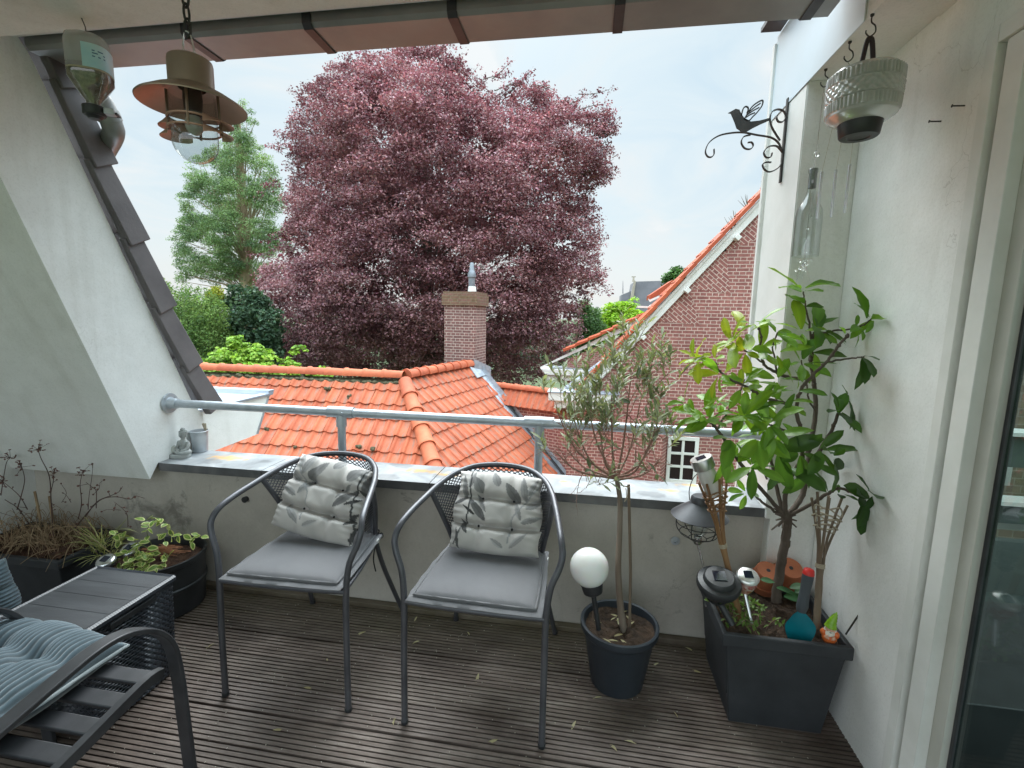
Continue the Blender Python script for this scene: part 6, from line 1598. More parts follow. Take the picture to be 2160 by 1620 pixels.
stems = [([(113, 1140), (108, 1062), (104, 1005), (87, 968), (80, 948)], 1, .0032), ([(116, 1110), (107, 1050), (112, 1018), (114, 1000)], 2, .003), ([(165, 1095), (172, 1062), (169, 1022), (175, 995)], 2, .0028),
 ([(158, 1115), (190, 1075), (215, 1053), (245, 1048), (275, 1053), (285, 1046), (305, 1051)], 0, .003), ([(180, 1090), (205, 1058), (235, 1045), (250, 1038), (259, 1026)], 0, .0028), ([(203, 1072), (203, 1037), (195, 1028), (181, 1017)], 0, .0024), ([(203, 1037), (209, 1030), (211, 1018)], 0, .002),
 ([(36, 1075), (45, 1045), (52, 1012), (46, 985)], 2, .003), ([(75, 1125), (40, 1075), (20, 1060), (0, 1048)], 0, .003), ([(58, 1075), (40, 1045), (5, 1015)], 1, .0026), ([(2, 1045), (8, 1005), (14, 975), (22, 966)], 2, .0026), ([(44, 1130), (34, 1090), (25, 1072)], 0, .0022), ([(270, 1112), (268, 1085), (255, 1070), (240, 1058)], 0, .0022), ([(255, 1076), (240, 1075), (225, 1075)], 0, .0018),
 ([(186, 1075), (188, 1045), (194, 1005), (196, 980)], 0, .002), ([(60, 1150), (20, 1120), (-20, 1100)], 0, .0022), ([(55, 1110), (40, 1095), (-10, 1078)], 0, .002), ([(130, 1060), (140, 1040), (128, 1020)], 0, .0018), ([(150, 1060), (140, 1045), (130, 1038)], 0, .0016)]
mb = MB(); hd_ = MB()
for pts, head, r in stems:
    y = 2.1+rng.uniform(-.06, .06); P = spline([Zp(a, b, y) for a, b in pts], 5); mb.tube(P, np.linspace(r, r*.45, len(P)), 5)
    for q in P[1::3]:
        if rng.random() < .55: e = q+rv(.012); mb.tube([q, e], [.0018, .001], 4); hd_.ball(e, .0035+.003*rng.random(), 6)
    if head:
        for k in range(16 if head == 1 else 13):
            e = P[-1]+rv(.014)+A(0, 0, .006); mb.tube([P[-1], e], .001, 4); hd_.box(e, (.009+.008*rng.random(), .003, .006), R=frame(rv()))
mb.build("stems", M_drystem, dd, smooth=70); hd_.build("dried_heads", mat("dried flower heads", (.10, .05, .04), .9, c2=(.22, .11, .09), ns=60), dd)
sg = thing("straw_grass", "tangle of dry straw coloured grass blades lying over the rectangular planter", "grass", (-2.9, 2.05, .3))
mb = MB(); mg = Leaves()
for k in range(190):
    c = A(rng.uniform(-3.22, -2.72), rng.uniform(1.97, 2.2), .295); a = rng.normal(0, 1.2)+(0 if rng.random() < .7 else PI)
    L = rng.uniform(.08, .30); hgt = rng.uniform(.02, .16)
    e = c+A(math.cos(a)*L, math.sin(a)*L*.6-.03, hgt*.2); P = spline([c, (c+e)/2+A(0, 0, hgt), e], 5)
    mb.tube(P, np.linspace(.0026, .0012, len(P)), 4, flat=(1, .4))
for a, b, y in ((( 118, 1158), (42, 1190), 1.92), ((126, 1150), (5, 1155), 1.93), ((105, 1118), (200, 1116), 2.0), ((120, 1145), (185, 1108), 2.0), ((150, 1148), (132, 1198), 1.9), ((160, 1120), (245, 1176), 1.95)):
    p, q = T(*a, y), T(*b, y-.03); mb.tube(spline([p, (p+q)/2+A(0, 0, .02), q], 5), np.linspace(.003, .0015, 11), 4, flat=(1, .4))
for px, py in ((85, 1065), (101, 1130), (112, 1075)): p = T(px, py+30, 2.08); mb.tube([p, p+A(rng.normal(0, .02), 0, .16)], .006, 6)
mb.build("dry_blades", M_straw, sg, smooth=70)
gg = thing("grass_tuft", "tuft of arching yellow green grass between the two left planters", "grass", (-2.62, 2.02, .28))
mb = Leaves(); 
for k in range(90):
    c = T(215+rng.normal(0, 12), 1165+rng.normal(0, 10), 1.99); a = rng.random()*6.28; L = rng.uniform(.08, .24)
    d = A(math.cos(a)*.9, math.sin(a)*.5-.1, rng.uniform(.3, 1.5)); mb.leaf(c, d, A(0, 0, 1)+rv(.2), L, .0045, pick((.20, .24, .07), (.42, .40, .18)), curl=rng.uniform(.4, 1.4), fold=.1, shape='lance', nseg=6)
mb.build("blades", M_vleaf, gg)

# ---------------------------------------------------------------- round black planter with variegated vine
rd = thing("round_planter", "round black barrel planter with a raised rib behind the rattan box", "planter", (-2.235, 2.09, 0))
rc = A(-2.235, 2.09, 0); RR = .212
mb = MB(); mb.lathe([(0, .002), (RR*.90, .002), (RR*.93, .01), (RR*.965, .135), (RR*1.005, .14), (RR*1.01, .148), (RR*1.005, .156), (RR*.97, .16), (RR*.985, .27), (RR*1.02, .275), (RR*1.025, .30), (RR*.98, .302), (RR*.95, .29), (RR*.9, .1)], rc, 56); mb.build("tub", M_black, rd, smooth=35)
mb = MB(); P = []
for i in range(14):
    r = RR*.955*i/13; P.append([rc+A(r*math.cos(a), r*math.sin(a), .262+.018*math.sin(r*40+a*2)+rng.normal(0, .004)) for a in np.linspace(0, 2*PI, 44)[:-1]])
mb.grid(P, cv=True); mb.build("soil", bpy.data.materials["reddish potting soil"], rd, smooth=50)
vv_ = thing("variegated_vine", "trailing vine with cream edged green leaves in the round black planter", "plant", (-2.3, 2.02, .28))
mb = MB(); lf = Leaves()
def vleaf(p, d, L):
    c = pick((.11, .20, .035), (.20, .30, .06)); up = A(0, -.3, 1)+rv(.35)
    lf.leaf(p, d, up, L*1.0, L*.60, (.55, .58, .24), curl=.45, fold=.15, shape='ovate', nseg=5)
    lf.leaf(p+norm(d)*L*.06+norm(up)*.0016, d, up, L*.84, L*.36, c, curl=.45, fold=.15, shape='ovate', nseg=5)
vin = [[(330, 1175), (300, 1150), (270, 1165), (245, 1175)], [(320, 1170), (290, 1180), (265, 1192), (250, 1200)], [(330, 1165), (315, 1180), (308, 1195), (300, 1200)], [(300, 1150), (270, 1135), (245, 1130), (232, 1120)], [(320, 1150), (310, 1120), (325, 1098), (345, 1095)], [(350, 1150), (345, 1125), (368, 1130), (388, 1128)], [(370, 1140), (352, 1105), (330, 1093), (305, 1098)], [(290, 1165), (280, 1185), (282, 1198), (275, 1203)], [(345, 1165), (355, 1175), (340, 1190), (325, 1196)], [(335, 1165), (315, 1165), (295, 1170), (285, 1178)], [(400, 1150), (415, 1130), (425, 1132)]]
for pts in vin:
    y = 1.99+rng.uniform(-.07, .06); P = spline([T(a, b, y-.02*i) for i, (a, b) in enumerate(pts)], 6); mb.tube(P, .0016, 5)
    for q in P[2::2]:
        vleaf(q, rv()*A(1, .6, .4)+A(0, -.4, .1), rng.uniform(.030, .052))
for k in range(30):
    vleaf(T(rng.uniform(245, 330), rng.uniform(1165, 1202), 1.93+rng.uniform(-.03, .05)), rv()*A(1, .5, .3)+A(0, -.4, -.2), rng.uniform(.032, .055))
for k in range(5): vleaf(T(rng.uniform(240, 260), rng.uniform(1128, 1145), 2.05), rv(), .05)
vleaf(T(322, 1125, 2.0), A(.2, -.6, 1), .05)
mb.build("runners", mat("vine runner", (.14, .17, .06), .7), vv_, smooth=70); lf.build("leaves", M_vleaf, vv_)
mb = MB()
for k in range(60):
    c = T(345+rng.normal(0, 12), 1160+rng.normal(0, 5), 2.02); a = rng.normal(.5, .35); L = rng.uniform(.03, .07); mb.tube([c-A(math.cos(a), .3, -math.sin(a)*.3)*L, c+A(math.cos(a), .3, -math.sin(a)*.3)*L], .0011, 4)
tag(mb.build("pine_needles", mat("dry pine needles", (.38, .16, .08), .8)), "small heap of dry reddish pine needles in the round black planter", "needles")

# ---------------------------------------------------------------- on the coping: statuette and zinc pot
st = thing("seated_statuette", "small grey stone statuette of a seated meditating figure on a dish", "statuette", tuple(onz(380, 962, .741)))
sC = onz(381, 964, .741); M2 = M_stone
def SP(px, py): return ony(px, py, sC[1])
mb = MB(); mb.lathe([(0, 0), (.066, 0), (.070, .006), (.068, .022), (.062, .026), (.03, .024), (0, .024)], sC+A(-.012, .0, 0), 30); mb.v = [np.stack([v[:, 0], sC[1]+(v[:, 1]-sC[1])*.72, v[:, 2]], 1) for v in mb.v]; mb.build("dish", M2, st, smooth=40)
bC = sC+A(.028, .0, .026)
mb = MB()
mb.ball(bC+A(0, .0, .030), .026, 18, (1.05, .8, 1.0)); mb.ball(bC+A(0, 0, .058), .029, 18, (1.0, .72, .95)); mb.ball(bC+A(0, -.012, .012), .017, 14, (2.2, 1.2, .75))
for q in (-1, 1):
    mb.tube(spline([bC+A(q*.026, 0, .070), bC+A(q*.034, -.004, .045), bC+A(q*.026, -.02, .026), bC+A(q*.006, -.028, .022)], 5), np.linspace(.011, .007, 16), 10)
    mb.tube(spline([bC+A(q*.012, .0, .014), bC+A(q*.042, -.01, .012), bC+A(q*.02, -.030, .010), bC+A(-q*.014, -.032, .010)], 5), np.linspace(.016, .008, 16), 10)
mb.tube([bC+A(0, 0, .078), bC+A(0, -.001, .094)], [.012, .011], 12)
mb.build("body", M2, st, smooth=180)
hC = bC+A(0, -.002, .112)
mb = MB(); mb.ball(hC, .0215, 20, (.92, .95, 1.12)); mb.tube([hC+A(0, -.020, .004), hC+A(0, -.0245, -.005)], [.002, .004], 8); mb.ball(hC+A(0, -.0195, -.011), .004, 8, (1.5, .6, .5))
for q in (-1, 1): mb.ball(hC+A(q*.0075, -.0185, .003), .0034, 8, (1.5, .6, .6)); mb.ball(hC+A(q*.0205, .001, -.004), .006, 10, (.5, .8, 1.9))
mb.build("head", M2, st, smooth=180)
mb = MB(); mb.ball(hC+A(0, .003, .008), .0222, 18, (1, 1, .9)); mb.ball(hC+A(0, .002, .028), .0115, 12, (1, 1, 1.0))
for k in range(70):
    d = norm(A(rng.normal(), rng.normal()*.8+.35, abs(rng.normal())*.8+.25)); mb.ball(hC+A(0, .003, .008)+d*A(.0222, .0222, .0200), .0033, 6)
for k in range(16):
    d = norm(A(rng.normal(), rng.normal(), abs(rng.normal())+.2)); mb.ball(hC+A(0, .002, .028)+d*.0112, .0028, 6)
mb.build("curled_hair", M2, st, smooth=180)
mb = MB(); mb.ball(sC+A(-.036, -.01, .047), .026, 20, (1, .9, .95)); mb.build("sphere", mat("mottled crackle ball", (.34, .36, .33), .4, c2=(.58, .60, .55), ns=40), st, smooth=180)
zp = thing("zinc_pot", "small whitewashed zinc bucket standing on the coping beside the statuette", "flower pot", tuple(onz(424, 957, .741)))
zC = onz(423, 952, .741); zr = .048; zh = ony(420, 908, zC[1])[2]-.741
mb = MB(); mb.lathe([(0, .001), (zr*.80, .001), (zr*.82, .004), (zr*.93, zh*.5), (zr*.955, zh*.56), (zr*.945, zh*.60), (zr*.965, zh*.68), (zr*.955, zh*.72), (zr, zh*.93), (zr*1.05, zh*.95), (zr*1.06, zh*.99), (zr*1.0, zh), (zr*.97, zh*.9), (zr*.8, .02)], zC, 36); mb.build("bucket", M_zincpot, zp, smooth=40)
mb = MB(); mb.lathe([(zr*.93, zh*.80), (0, zh*.78)], zC, 24); mb.build("rusty_filling", M_rust, zp)
mb = MB(); q = zC+A(.028, .02, zh); R = rotz(.3); mb.box(q+A(0, 0, .012), (.012, .004, .06), R=R); mb.box(q+A(-.010, .002, .02), (.016, .003, .045), R=roty(-.35)); mb.tube([q+A(-.01, -.004, .015), q+A(.02, -.004, .012)], .0018, 6)
tag(mb.build("wooden_peg", M_string, bev=.001), "small wooden clothes peg sticking out of the zinc bucket", "peg")
# ---------------------------------------------------------------- hanging copper lamp
YL = 1.15
Lp = lambda px, py: ony(px, py, YL)
c = Lp(405, 190); cx_ = c[0]
hl = thing("ship_lamp", "aged copper ship lamp with wide shade and glass dome hanging on a chain", "lamp", (cx_, YL, Lp(405, 122)[2]))
zt_ = Lp(405, 124)[2]; zs = Lp(405, 205)[2]; zb = Lp(424, 345)[2]; o_ = A(cx_, YL, 0); r_c = .050
mb = MB(); mb.lathe([(0, zt_), (r_c*.86, zt_), (r_c*.97, zt_-.004), (r_c, zt_-.012), (r_c*1.0, zs+.03), (r_c*1.02, zs+.018)], o_, 40); mb.build("cap", M_copper, hl, smooth=40)
RS = .121
mb = MB(); mb.lathe([(r_c*.9, zs+.024), (r_c*1.05, zs+.020), (RS*.7, zs+.004), (RS*.97, zs-.016), (RS, zs-.020), (RS*.995, zs-.0225)], o_, 56); mb.build("shade", M_copper, hl, smooth=50)
mb = MB(); mb.lathe([(RS*.99, zs-.0225), (RS*.7, zs+.0015), (r_c*1.02, zs+.016), (r_c*.6, zs+.018)], o_, 56); mb.build("shade_lining", M_copperin, hl, smooth=50)
for k, (z, r) in enumerate(((zs-.055, .082), (zs-.080, .079))):
    mb = MB(); ro, ri = r+.012, .056
    for a0, a1 in ((-.55, .75), (PI-.75, PI+.55)):
        n = 14; P = []
        for i in range(n+1):
            a = a0+(a1-a0)*i/n; w_ = (math.sin(PI*i/n))**.6; P.append([o_+A((ri+.002)*math.cos(a), (ri+.002)*math.sin(a), z+.005), o_+A((ri+(ro-ri)*w_*1.0+.003)*math.cos(a), (ri+(ro-ri)*w_+.003)*math.sin(a), z-.012), o_+A((ri+(ro-ri)*w_+.003)*math.cos(a), (ri+(ro-ri)*w_+.003)*math.sin(a), z-.014), o_+A((ri+.002)*math.cos(a), (ri+.002)*math.sin(a), z+.0025)])
        mb.grid(P)
    mb.tube([o_+A(.0575*math.cos(a), .0575*math.sin(a), z) for a in np.linspace(0, 2*PI, 40)[:-1]], .0028, 6, closed=True); mb.build("louvre_ring", M_copperin, hl, smooth=50)
for k in range(4):
    mb = MB(); a = k*PI/2+.5; mb.tube([o_+A(.056*math.cos(a), .056*math.sin(a), zs+.01), o_+A(.0575*math.cos(a), .0575*math.sin(a), zs-.085)], .0034, 6); mb.build("cage_bar", M_copper, hl, smooth=50)
rg = .0515; zd = zb+rg
mb = MB(); prof = [(rg*.98, zs+.005), (rg, zs-.03), (rg, zd+.01)]+[(rg*math.cos(t), zd-rg*math.sin(t)) for t in np.linspace(.05, PI/2, 14)]
mb.lathe(prof, o_, 40); mb.build("glass_dome", M_thin, hl, smooth=180)
mb = MB(); mb.lathe([(.020, zs+.018), (.022, zs-.005), (.018, zs-.045), (.0, zs-.046)], o_, 20); mb.build("bulb_holder", M_blackmatt, hl, smooth=40)
mb = MB(); mb.ball(o_+A(0, 0, zs-.066), .021, 18, (1, 1, 1.2)); mb.build("bulb", M_frost, hl, smooth=180)
mb = MB(); tp = A(cx_, YL, zt_)
mb.tube(spline([tp+A(-.008, 0, 0), tp+A(-.016, 0, .03), tp+A(-.008, 0, .062), tp+A(.006, 0, .055), tp+A(.014, 0, .02), tp+A(.012, 0, 0)], 6), .0022, 8); mb.build("hanging_loop", M_chrome, hl, smooth=60)
mb = MB(); z = zt_+.052; k = 0
while z < 2.555:
    R = rotz(k*PI/2); ring = [A(cx_, YL, z+.018)+R@A(.0085*math.cos(a), 0, .022*math.sin(a)) for a in np.linspace(0, 2*PI, 14)[:-1]]
    mb.tube(ring, .0030, 6, closed=True); z += .034; k += 1
mb.build("chain", M_blackmatt, hl, smooth=60)

# ---------------------------------------------------------------- hanging bird feeder made of a bottle
hk = onz(172, 38, 2.56)
YB = 1.52
Bp = lambda px, py: ony(px, py, YB)
bf = thing("bird_feeder", "upturned clear plastic bottle bird feeder with blue label hanging at the top left", "bird feeder", tuple(Bp(190, 70)))
bt, bl_ = Bp(183, 75), Bp(200, 245)
axb = norm(bt-bl_); Rb = frame(axb, A(.85, .5, 0)); LB = np.linalg.norm(bt-bl_)
def rsq(h, z, r=.35, n=28):
    out = []
    for i in range(n):
        a = 2*PI*i/n; c_, s_ = math.cos(a), math.sin(a); k = (abs(c_)**4+abs(s_)**4)**-.25
        k = 1+(k-1)*(1-r); out.append(bl_+Rb@A(h*k*c_, h*k*s_, z))
    return out
hh = .060
mb = MB(); lv = [rsq(.020, .03, 1), rsq(.021, .045, 1), rsq(.040, .075, .6), rsq(hh, .112), rsq(hh, .15), rsq(hh, LB-.035), rsq(hh*.9, LB-.012), rsq(hh*.55, LB), rsq(.001, LB)]
mb.grid(lv, cv=True); mb.mi = [1 if i//28 < 4 else 0 for i in range(len(mb.f))]; mb.build("bottle", [M_milky, M_thin], bf, smooth=50)
mb = MB(); s_k = .95; lv = [[bl_+(p-bl_)*1.0 for p in rsq(.019*s_k, .032, 1)], rsq(.020*s_k, .046, 1), rsq(.038*s_k, .076, .6), rsq(hh*.975, .112), rsq(hh*.975, .132), rsq(hh*.5, .140), rsq(.001, .137)]
mb.grid(lv, cv=True); mb.build("seed_filling", M_seed, bf, smooth=50)
mb = MB(); lv = [rsq(hh*1.012, .136), rsq(hh*1.012, LB-.045)]
mb.grid([r[21:28]+r[0:8] for r in lv]); lb_ = mb.build("label", M_label, bf, smooth=50)
mb = MB()
for zz_, ws in ((.170, (1, 1, 1)), (.180, (2, 1)), (.188, (1, 2))):
    ring = rsq(hh*1.018, zz_); r2 = rsq(hh*1.018, zz_+.0035); i = 23
    for w_ in ws:
        mb.grid([ring[i:i+w_], r2[i:i+w_]] if w_ > 1 else [[ring[i], ring[i]*.5+ring[i+1]*.5], [r2[i], r2[i]*.5+r2[i+1]*.5]]); i += w_
mb.build("label_print", mat("dark blue print", (.02, .10, .22), .5), lb_)
mb = MB(); lv = [rsq(hh*1.010, .130), rsq(hh*1.010, .1355)]; mb.grid(lv, cv=True); mb.build("band", M_string, bf, smooth=50)
mb = MB(); mb.lathe([(0, 0), (.030, 0), (.033, .004), (.033, .030), (.024, .034)], bl_, 24, R=Rb); mb.box(bl_+Rb@A(.045, 0, .012), (.05, .035, .006), R=Rb); mb.lathe([(0, -.012), (.018, -.010), (.026, 0)], bl_, 20, R=Rb); mb.build("feeder_cap", M_black, bf, smooth=40)
mb = MB(); mb.box(bl_+Rb@A(.048, -.01, .016), (.03, .03, .02), R=Rb); mb.build("landing_tab", M_zincpot, bf, bev=.003)
mb = MB(); mb.tube([bt, bt+(hk-bt)*.5+A(.004, 0, 0), A(hk[0], hk[1], 2.56)], .0016, 6); mb.tube(spline([bt+A(-.06, 0, -.03), bt+A(-.075, .0, -.01), bt+A(-.04, 0, .012), bt], 5), .0022, 6); mb.build("hanging_wire", M_blackmatt, bf)

# ---------------------------------------------------------------- glass lampshade hung as a planter
SY = 1.80
Sp = lambda px, py: ony(px, py, SY)
sc0 = Sp(1815, 290); sc1 = Sp(1828, 152); xs_ = (Sp(1813, 290)[0]+Sp(1826, 135)[0])/2; zb_, zt2 = sc0[2], sc1[2]
gs = thing("glass_lampshade", "old pressed white glass lampshade with dark base hung from a hook by the right wall", "lampshade", (xs_, SY, zt2))
M_press = mat("pressed opal glass", (.60, .62, .60), .18, spec=.6, c2=(.50, .52, .50), ns=5); M_press.node_tree.nodes["Principled BSDF"].inputs["Transmission Weight"].default_value = .25
Hs = zt2-zb_; RM = .5*(Sp(1897, 165)[0]-Sp(1745, 200)[0])*.98
n = 220; Z = np.concatenate([np.linspace(.21, .32, 10), np.linspace(.325, .96, 60), [.985, 1.0]])
def rad(t):
    if t < .32: return RM*(.60+.36*((t-.21)/.11)**.75)
    if t < .94: return RM*(.96+.04*math.sin((t-.32)/.62*PI*.6))
    return RM*(1.0-.10*((t-.94)/.06))
P = []
for t in Z:
    row = []
    for j in range(n):
        a = 2*PI*j/n; r = rad(t); d = 0
        if .36 < t < .52 or .78 < t < .94: d = .0052*abs(math.sin(a*26))
        elif .54 < t < .76: d = .0050*(abs(math.sin(a*13+t*28))+abs(math.sin(a*13-t*28)))*.6
        row.append(A(xs_+(r+d)*math.cos(a), SY+(r+d)*math.sin(a), zb_+t*Hs))
    P.append(row)
mb = MB(); mb.grid(P, cv=True); mb.build("glass_bowl", M_press, gs, smooth=60)
mb = MB(); mb.lathe([(RM*.88, zb_+1.0*Hs), (RM*.86, zb_+.98*Hs), (RM*.2, zb_+.97*Hs), (0, zb_+.97*Hs)], (xs_, SY, 0), 40); mb.build("top_plate", M_white, gs, smooth=40)
mb = MB(); mb.lathe([(0, zb_+.02*Hs), (RM*.30, zb_+.015*Hs), (RM*.33, zb_), (RM*.52, zb_), (RM*.56, zb_+.02*Hs), (RM*.60, zb_+.16*Hs), (RM*.62, zb_+.215*Hs)], (xs_, SY, 0), 44); mb.build("base_ring", M_black, gs, smooth=40)
hkp = A(xs_+.0, SY, 2.545)
mb = MB()
for dx in (-.012, .014): mb.tube(spline([A(xs_+dx*1.6, SY, zb_+.97*Hs), A(xs_+dx*1.3, SY, zb_+1.12*Hs), A(xs_+dx*.6, SY, 2.475), A(xs_, SY, 2.487)], 5), .0075, 8)
mb.build("leather_strap", mat("dark leather strap", (.03, .018, .022), .55), gs, smooth=60)
def hook(name, p, label):
    mb = MB(); mb.tube(spline([p, p+A(0, 0, -.022), p+A(.012, 0, -.034), p+A(.014, 0, -.052), p+A(0, 0, -.064), p+A(-.012, 0, -.055), p+A(-.013, 0, -.046)], 6), .0022, 8); mb.lathe([(0, 0), (.006, 0), (.0055, -.005), (.002, -.008)], p, 10)
    return tag(mb.build(name, M_blackmatt, smooth=60), label, "hook", "hooks under the fascia beam")
hook("ceiling_hook", A(xs_, SY, 2.5555), "dark screw hook carrying the glass lampshade under the pale fascia beam")
h2 = onz(1793, 88, 2.558); hook("ceiling_hook", A(max(h2[0], XC+.01), h2[1], 2.5585), "dark screw hook carrying the wind chime, middle of three under the beam")
h3 = onz(1742, 146, 2.558); hook("ceiling_hook", A(max(h3[0], XC+.01), h3[1], 2.5585), "dark screw hook carrying the cut glass bottle under the fascia beam")

# wind chime
WY = h2[1]
wc = thing("wind_chime", "wind chime with a thin ring and slim aluminium tubes behind the glass lampshade", "wind chime", (h2[0], WY, 2.49))
Wq = lambda px, py: ony(px, py, WY)
top = A(max(h2[0], XC+.01), WY, 2.495); rcn = ony(1752, 236, WY); rr_ = .068
mb = MB(); rc2 = A(.905, WY, ony(1752, 240, WY)[2])
ringpts = [rc2+A(rr_*math.cos(a), .012*math.sin(a), rr_*math.sin(a)) for a in np.linspace(0, 2*PI, 44)[:-1]]
mb.tube(ringpts, .0028, 6, closed=True); mb.build("ring", M_blackmatt, wc, smooth=60)
mb = MB(); mb.tube([top, rc2+A(0, 0, rr_)], .0012, 5)
for (a, b) in (((1734, 362), (1722, 462)), ((1764, 358), (1755, 458)), ((1793, 347), (1782, 449))):
    p, q = Wq(*a), Wq(*b); p[0] = min(p[0], XR-.012); q = A(p[0], p[1], q[2])
    mb2 = MB(); mb2.tube([p, q], .0048, 12); mb2.build("chime_tube", M_chrome, wc, smooth=60)
    mb.tube([p, A(rc2[0]+(p[0]-rc2[0])*.8, WY, rc2[2]-rr_*.6)], .0007, 4)
mb.build("strings", M_string, wc)
# cut bottle with beads
BY = h3[1]
gb = thing("glass_bottle", "clear bottomless glass bottle hanging on a wire with glass beads inside", "bottle", (h3[0], BY, ony(1724, 320, BY)[2]))
xb = max(h3[0], XC+.01)
bz = lambda py, px=1715: ony(px, py, BY)[2]
xb = ony(1712, 400, BY)[0]; top_ = bz(355, 1719); bot = bz(541, 1700); nk = bz(408, 1712); sh_ = bz(440, 1706); Rbt = .048
mb = MB(); ob = A(xb, BY, 0)
mb.lathe([(.0155, top_), (.0175, top_-.004), (.0175, top_-.016), (.0148, top_-.02), (.0148, nk+.01), (.020, nk-.012), (.036, sh_+.012), (Rbt*.94, sh_-.008), (Rbt, sh_-.03), (Rbt, bot)], ob, 44); mb.build("bottle", M_thin, gb, smooth=60)
mb = MB(); mb.lathe([(0, top_-.002), (.0142, top_-.002), (.0142, nk+.02), (0, nk+.018)], ob, 20); mb.build("stopper", mat("grey stopper", (.22, .23, .23), .7), gb, smooth=40)
mb = MB(); mb.tube([A(xb, BY, top_), A(xb+.004, BY, bz(325, 1724)), A(max(h3[0], XC+.01), BY, 2.497)], .0013, 5); mb.tube([A(xb, BY, nk), A(xb-.002, BY, bz(590, 1698))], .0009, 4)
for k in range(6): e = A(xb, BY, bot-.02)+A(rng.normal(0, .02), rng.normal(0, .015), -.03-.05*rng.random()); mb.tube([A(xb, BY, bot-.012), e], .0007, 4)
mb.build("wire", M_chrome, gb)
def bead(p, r): MB().ball(p, r, 12).build("glass_bead", M_glass, gb, smooth=180)
bead(A(xb+.004, BY, bz(325, 1724)), .011)
for k, z in enumerate(np.linspace(sh_-.03, bot+.02, 4)): bead(A(xb+rng.normal(0, .005), BY+rng.normal(0, .005), z), .0065)
for k in range(16): bead(A(xb+rng.normal(0, .012), BY+rng.normal(0, .010), bot-.012-.045*rng.random()), .0045+.003*rng.random())
# ---------------------------------------------------------------- iron bird bracket on the column
KY = 2.43
Kp = lambda px, py: ony(px, py, KY)
kx = XC-.006
bb = thing("bird_bracket", "black iron scroll bracket with a bird silhouette fixed to the white column", "bracket", (kx, KY, Kp(1672, 300)[2]))
def kpt(px, py): p = Kp(px, py); return p
sh = kx-Kp(1672, 295)[0]                                  # seat the back bar on the column face
def KP(px, py): p = kpt(px, py); return p+A(sh, 0, 0)
def strap(mb, pts, w_=.004, d_=.013, n=7):
    P = spline([KP(*q) for q in pts], n); rows = []
    for i, p in enumerate(P):
        t_ = norm(P[min(i+1, len(P)-1)]-P[max(i-1, 0)]); n_ = norm(np.cross(t_, A(0, 1, 0)))
        rows.append([p+n_*w_/2+A(0, d_/2, 0), p+n_*w_/2-A(0, d_/2, 0), p-n_*w_/2-A(0, d_/2, 0), p-n_*w_/2+A(0, d_/2, 0)])
    mb.grid(rows, cv=True); mb.add(rows[0], [[0, 1, 2, 3]]); mb.add(rows[-1], [[3, 2, 1, 0]])
zA, zB = Kp(1680, 206)[2], Kp(1664, 385)[2]
mb = MB(); mb.bounds((kx-.006, KY-.010, zB), (kx, KY+.010, zA)); mb.build("back_bar", M_blackmatt, bb, bev=.001)
mb = MB(); strap(mb, [(1668, 325), (1660, 303), (1644, 290), (1612, 284), (1585, 279), (1558, 280), (1532, 286), (1512, 300), (1504, 318), (1508, 329), (1516, 331), (1522, 325), (1522, 314)]); mb.build("main_scroll", M_blackmatt, bb, smooth=40)
mb = MB(); strap(mb, [(1600, 284), (1585, 288), (1580, 300), (1587, 312), (1599, 314), (1605, 307), (1602, 300), (1594, 300)])
strap(mb, [(1668, 322), (1655, 308), (1638, 309), (1628, 320), (1632, 331), (1642, 331), (1645, 322)])
strap(mb, [(1668, 335), (1660, 352), (1642, 362), (1630, 358), (1625, 347), (1632, 342), (1643, 342)])
strap(mb, [(1662, 296), (1645, 268), (1641, 250), (1645, 236), (1657, 230), (1670, 234), (1674, 246), (1668, 256), (1659, 256), (1655, 249), (1656, 243)])
mb.build("side_scrolls", M_blackmatt, bb, smooth=40)
ol_ = [(1552, 238), (1561, 233), (1568, 229), (1576, 231), (1580, 240), (1586, 248), (1600, 256), (1618, 254), (1642, 248), (1643, 252), (1620, 262), (1604, 270), (1592, 277), (1580, 277), (1570, 270), (1566, 258), (1561, 246), (1558, 239)]
mb = MB(); mb.prism([KP(*q)+A(0, -.003, 0) for q in ol_], (0, .006, 0)); mb.build("bird_body", M_blackmatt, bb)
mb = MB()
for wing in ([(1586, 251), (1600, 228), (1612, 217), (1625, 211), (1624, 222), (1614, 236), (1604, 246), (1596, 254), (1586, 251)], [(1580, 244), (1584, 229), (1590, 224), (1595, 228), (1592, 238)]): strap(mb, wing, .0055, .006, 4)
for a, b in (((1596, 236), (1621, 217)), ((1592, 242), (1618, 226)), ((1590, 247), (1609, 237))): strap(mb, [a, ((a[0]+b[0])/2, (a[1]+b[1])/2-1), b], .005, .006, 3)
mb.build("bird_wings", M_blackmatt, bb)

# ---------------------------------------------------------------- sliding glass door in the right wall
gd = thing("glass_door", "white framed sliding glass door in the right wall, dark room behind", "door", (1.1, 1.0, 0))
zd0, zd1 = 0.02, 2.335
def post(y0, y1, x0, x1, mm=M_trim, z0=zd0, z1=zd1, name="frame_post", bev=.002):
    mb = MB(); mb.bounds((x0, y0, z0), (x1, y1, z1)); return mb.build(name, mm, gd, bev=bev)
post(1.562, 1.602, XR-.012, XR+.07, z1=2.385, name="architrave")
post(1.540, 1.5618, XR+.05, XR+.09)
post(1.478, 1.5398, XR-.004, XR+.07)
post(1.432, 1.4778, XR+.028, XR+.070, M_sash, name="sash_stile")
post(1.420, 1.4318, XR+.048, XR+.066, M_darkmetal, name="glazing_gasket")
mb = MB(); mb.bounds((XR-.012, -.6, 2.337), (XR+.12, 1.5615, 2.385)); mb.build("architrave", M_trim, gd, bev=.002)
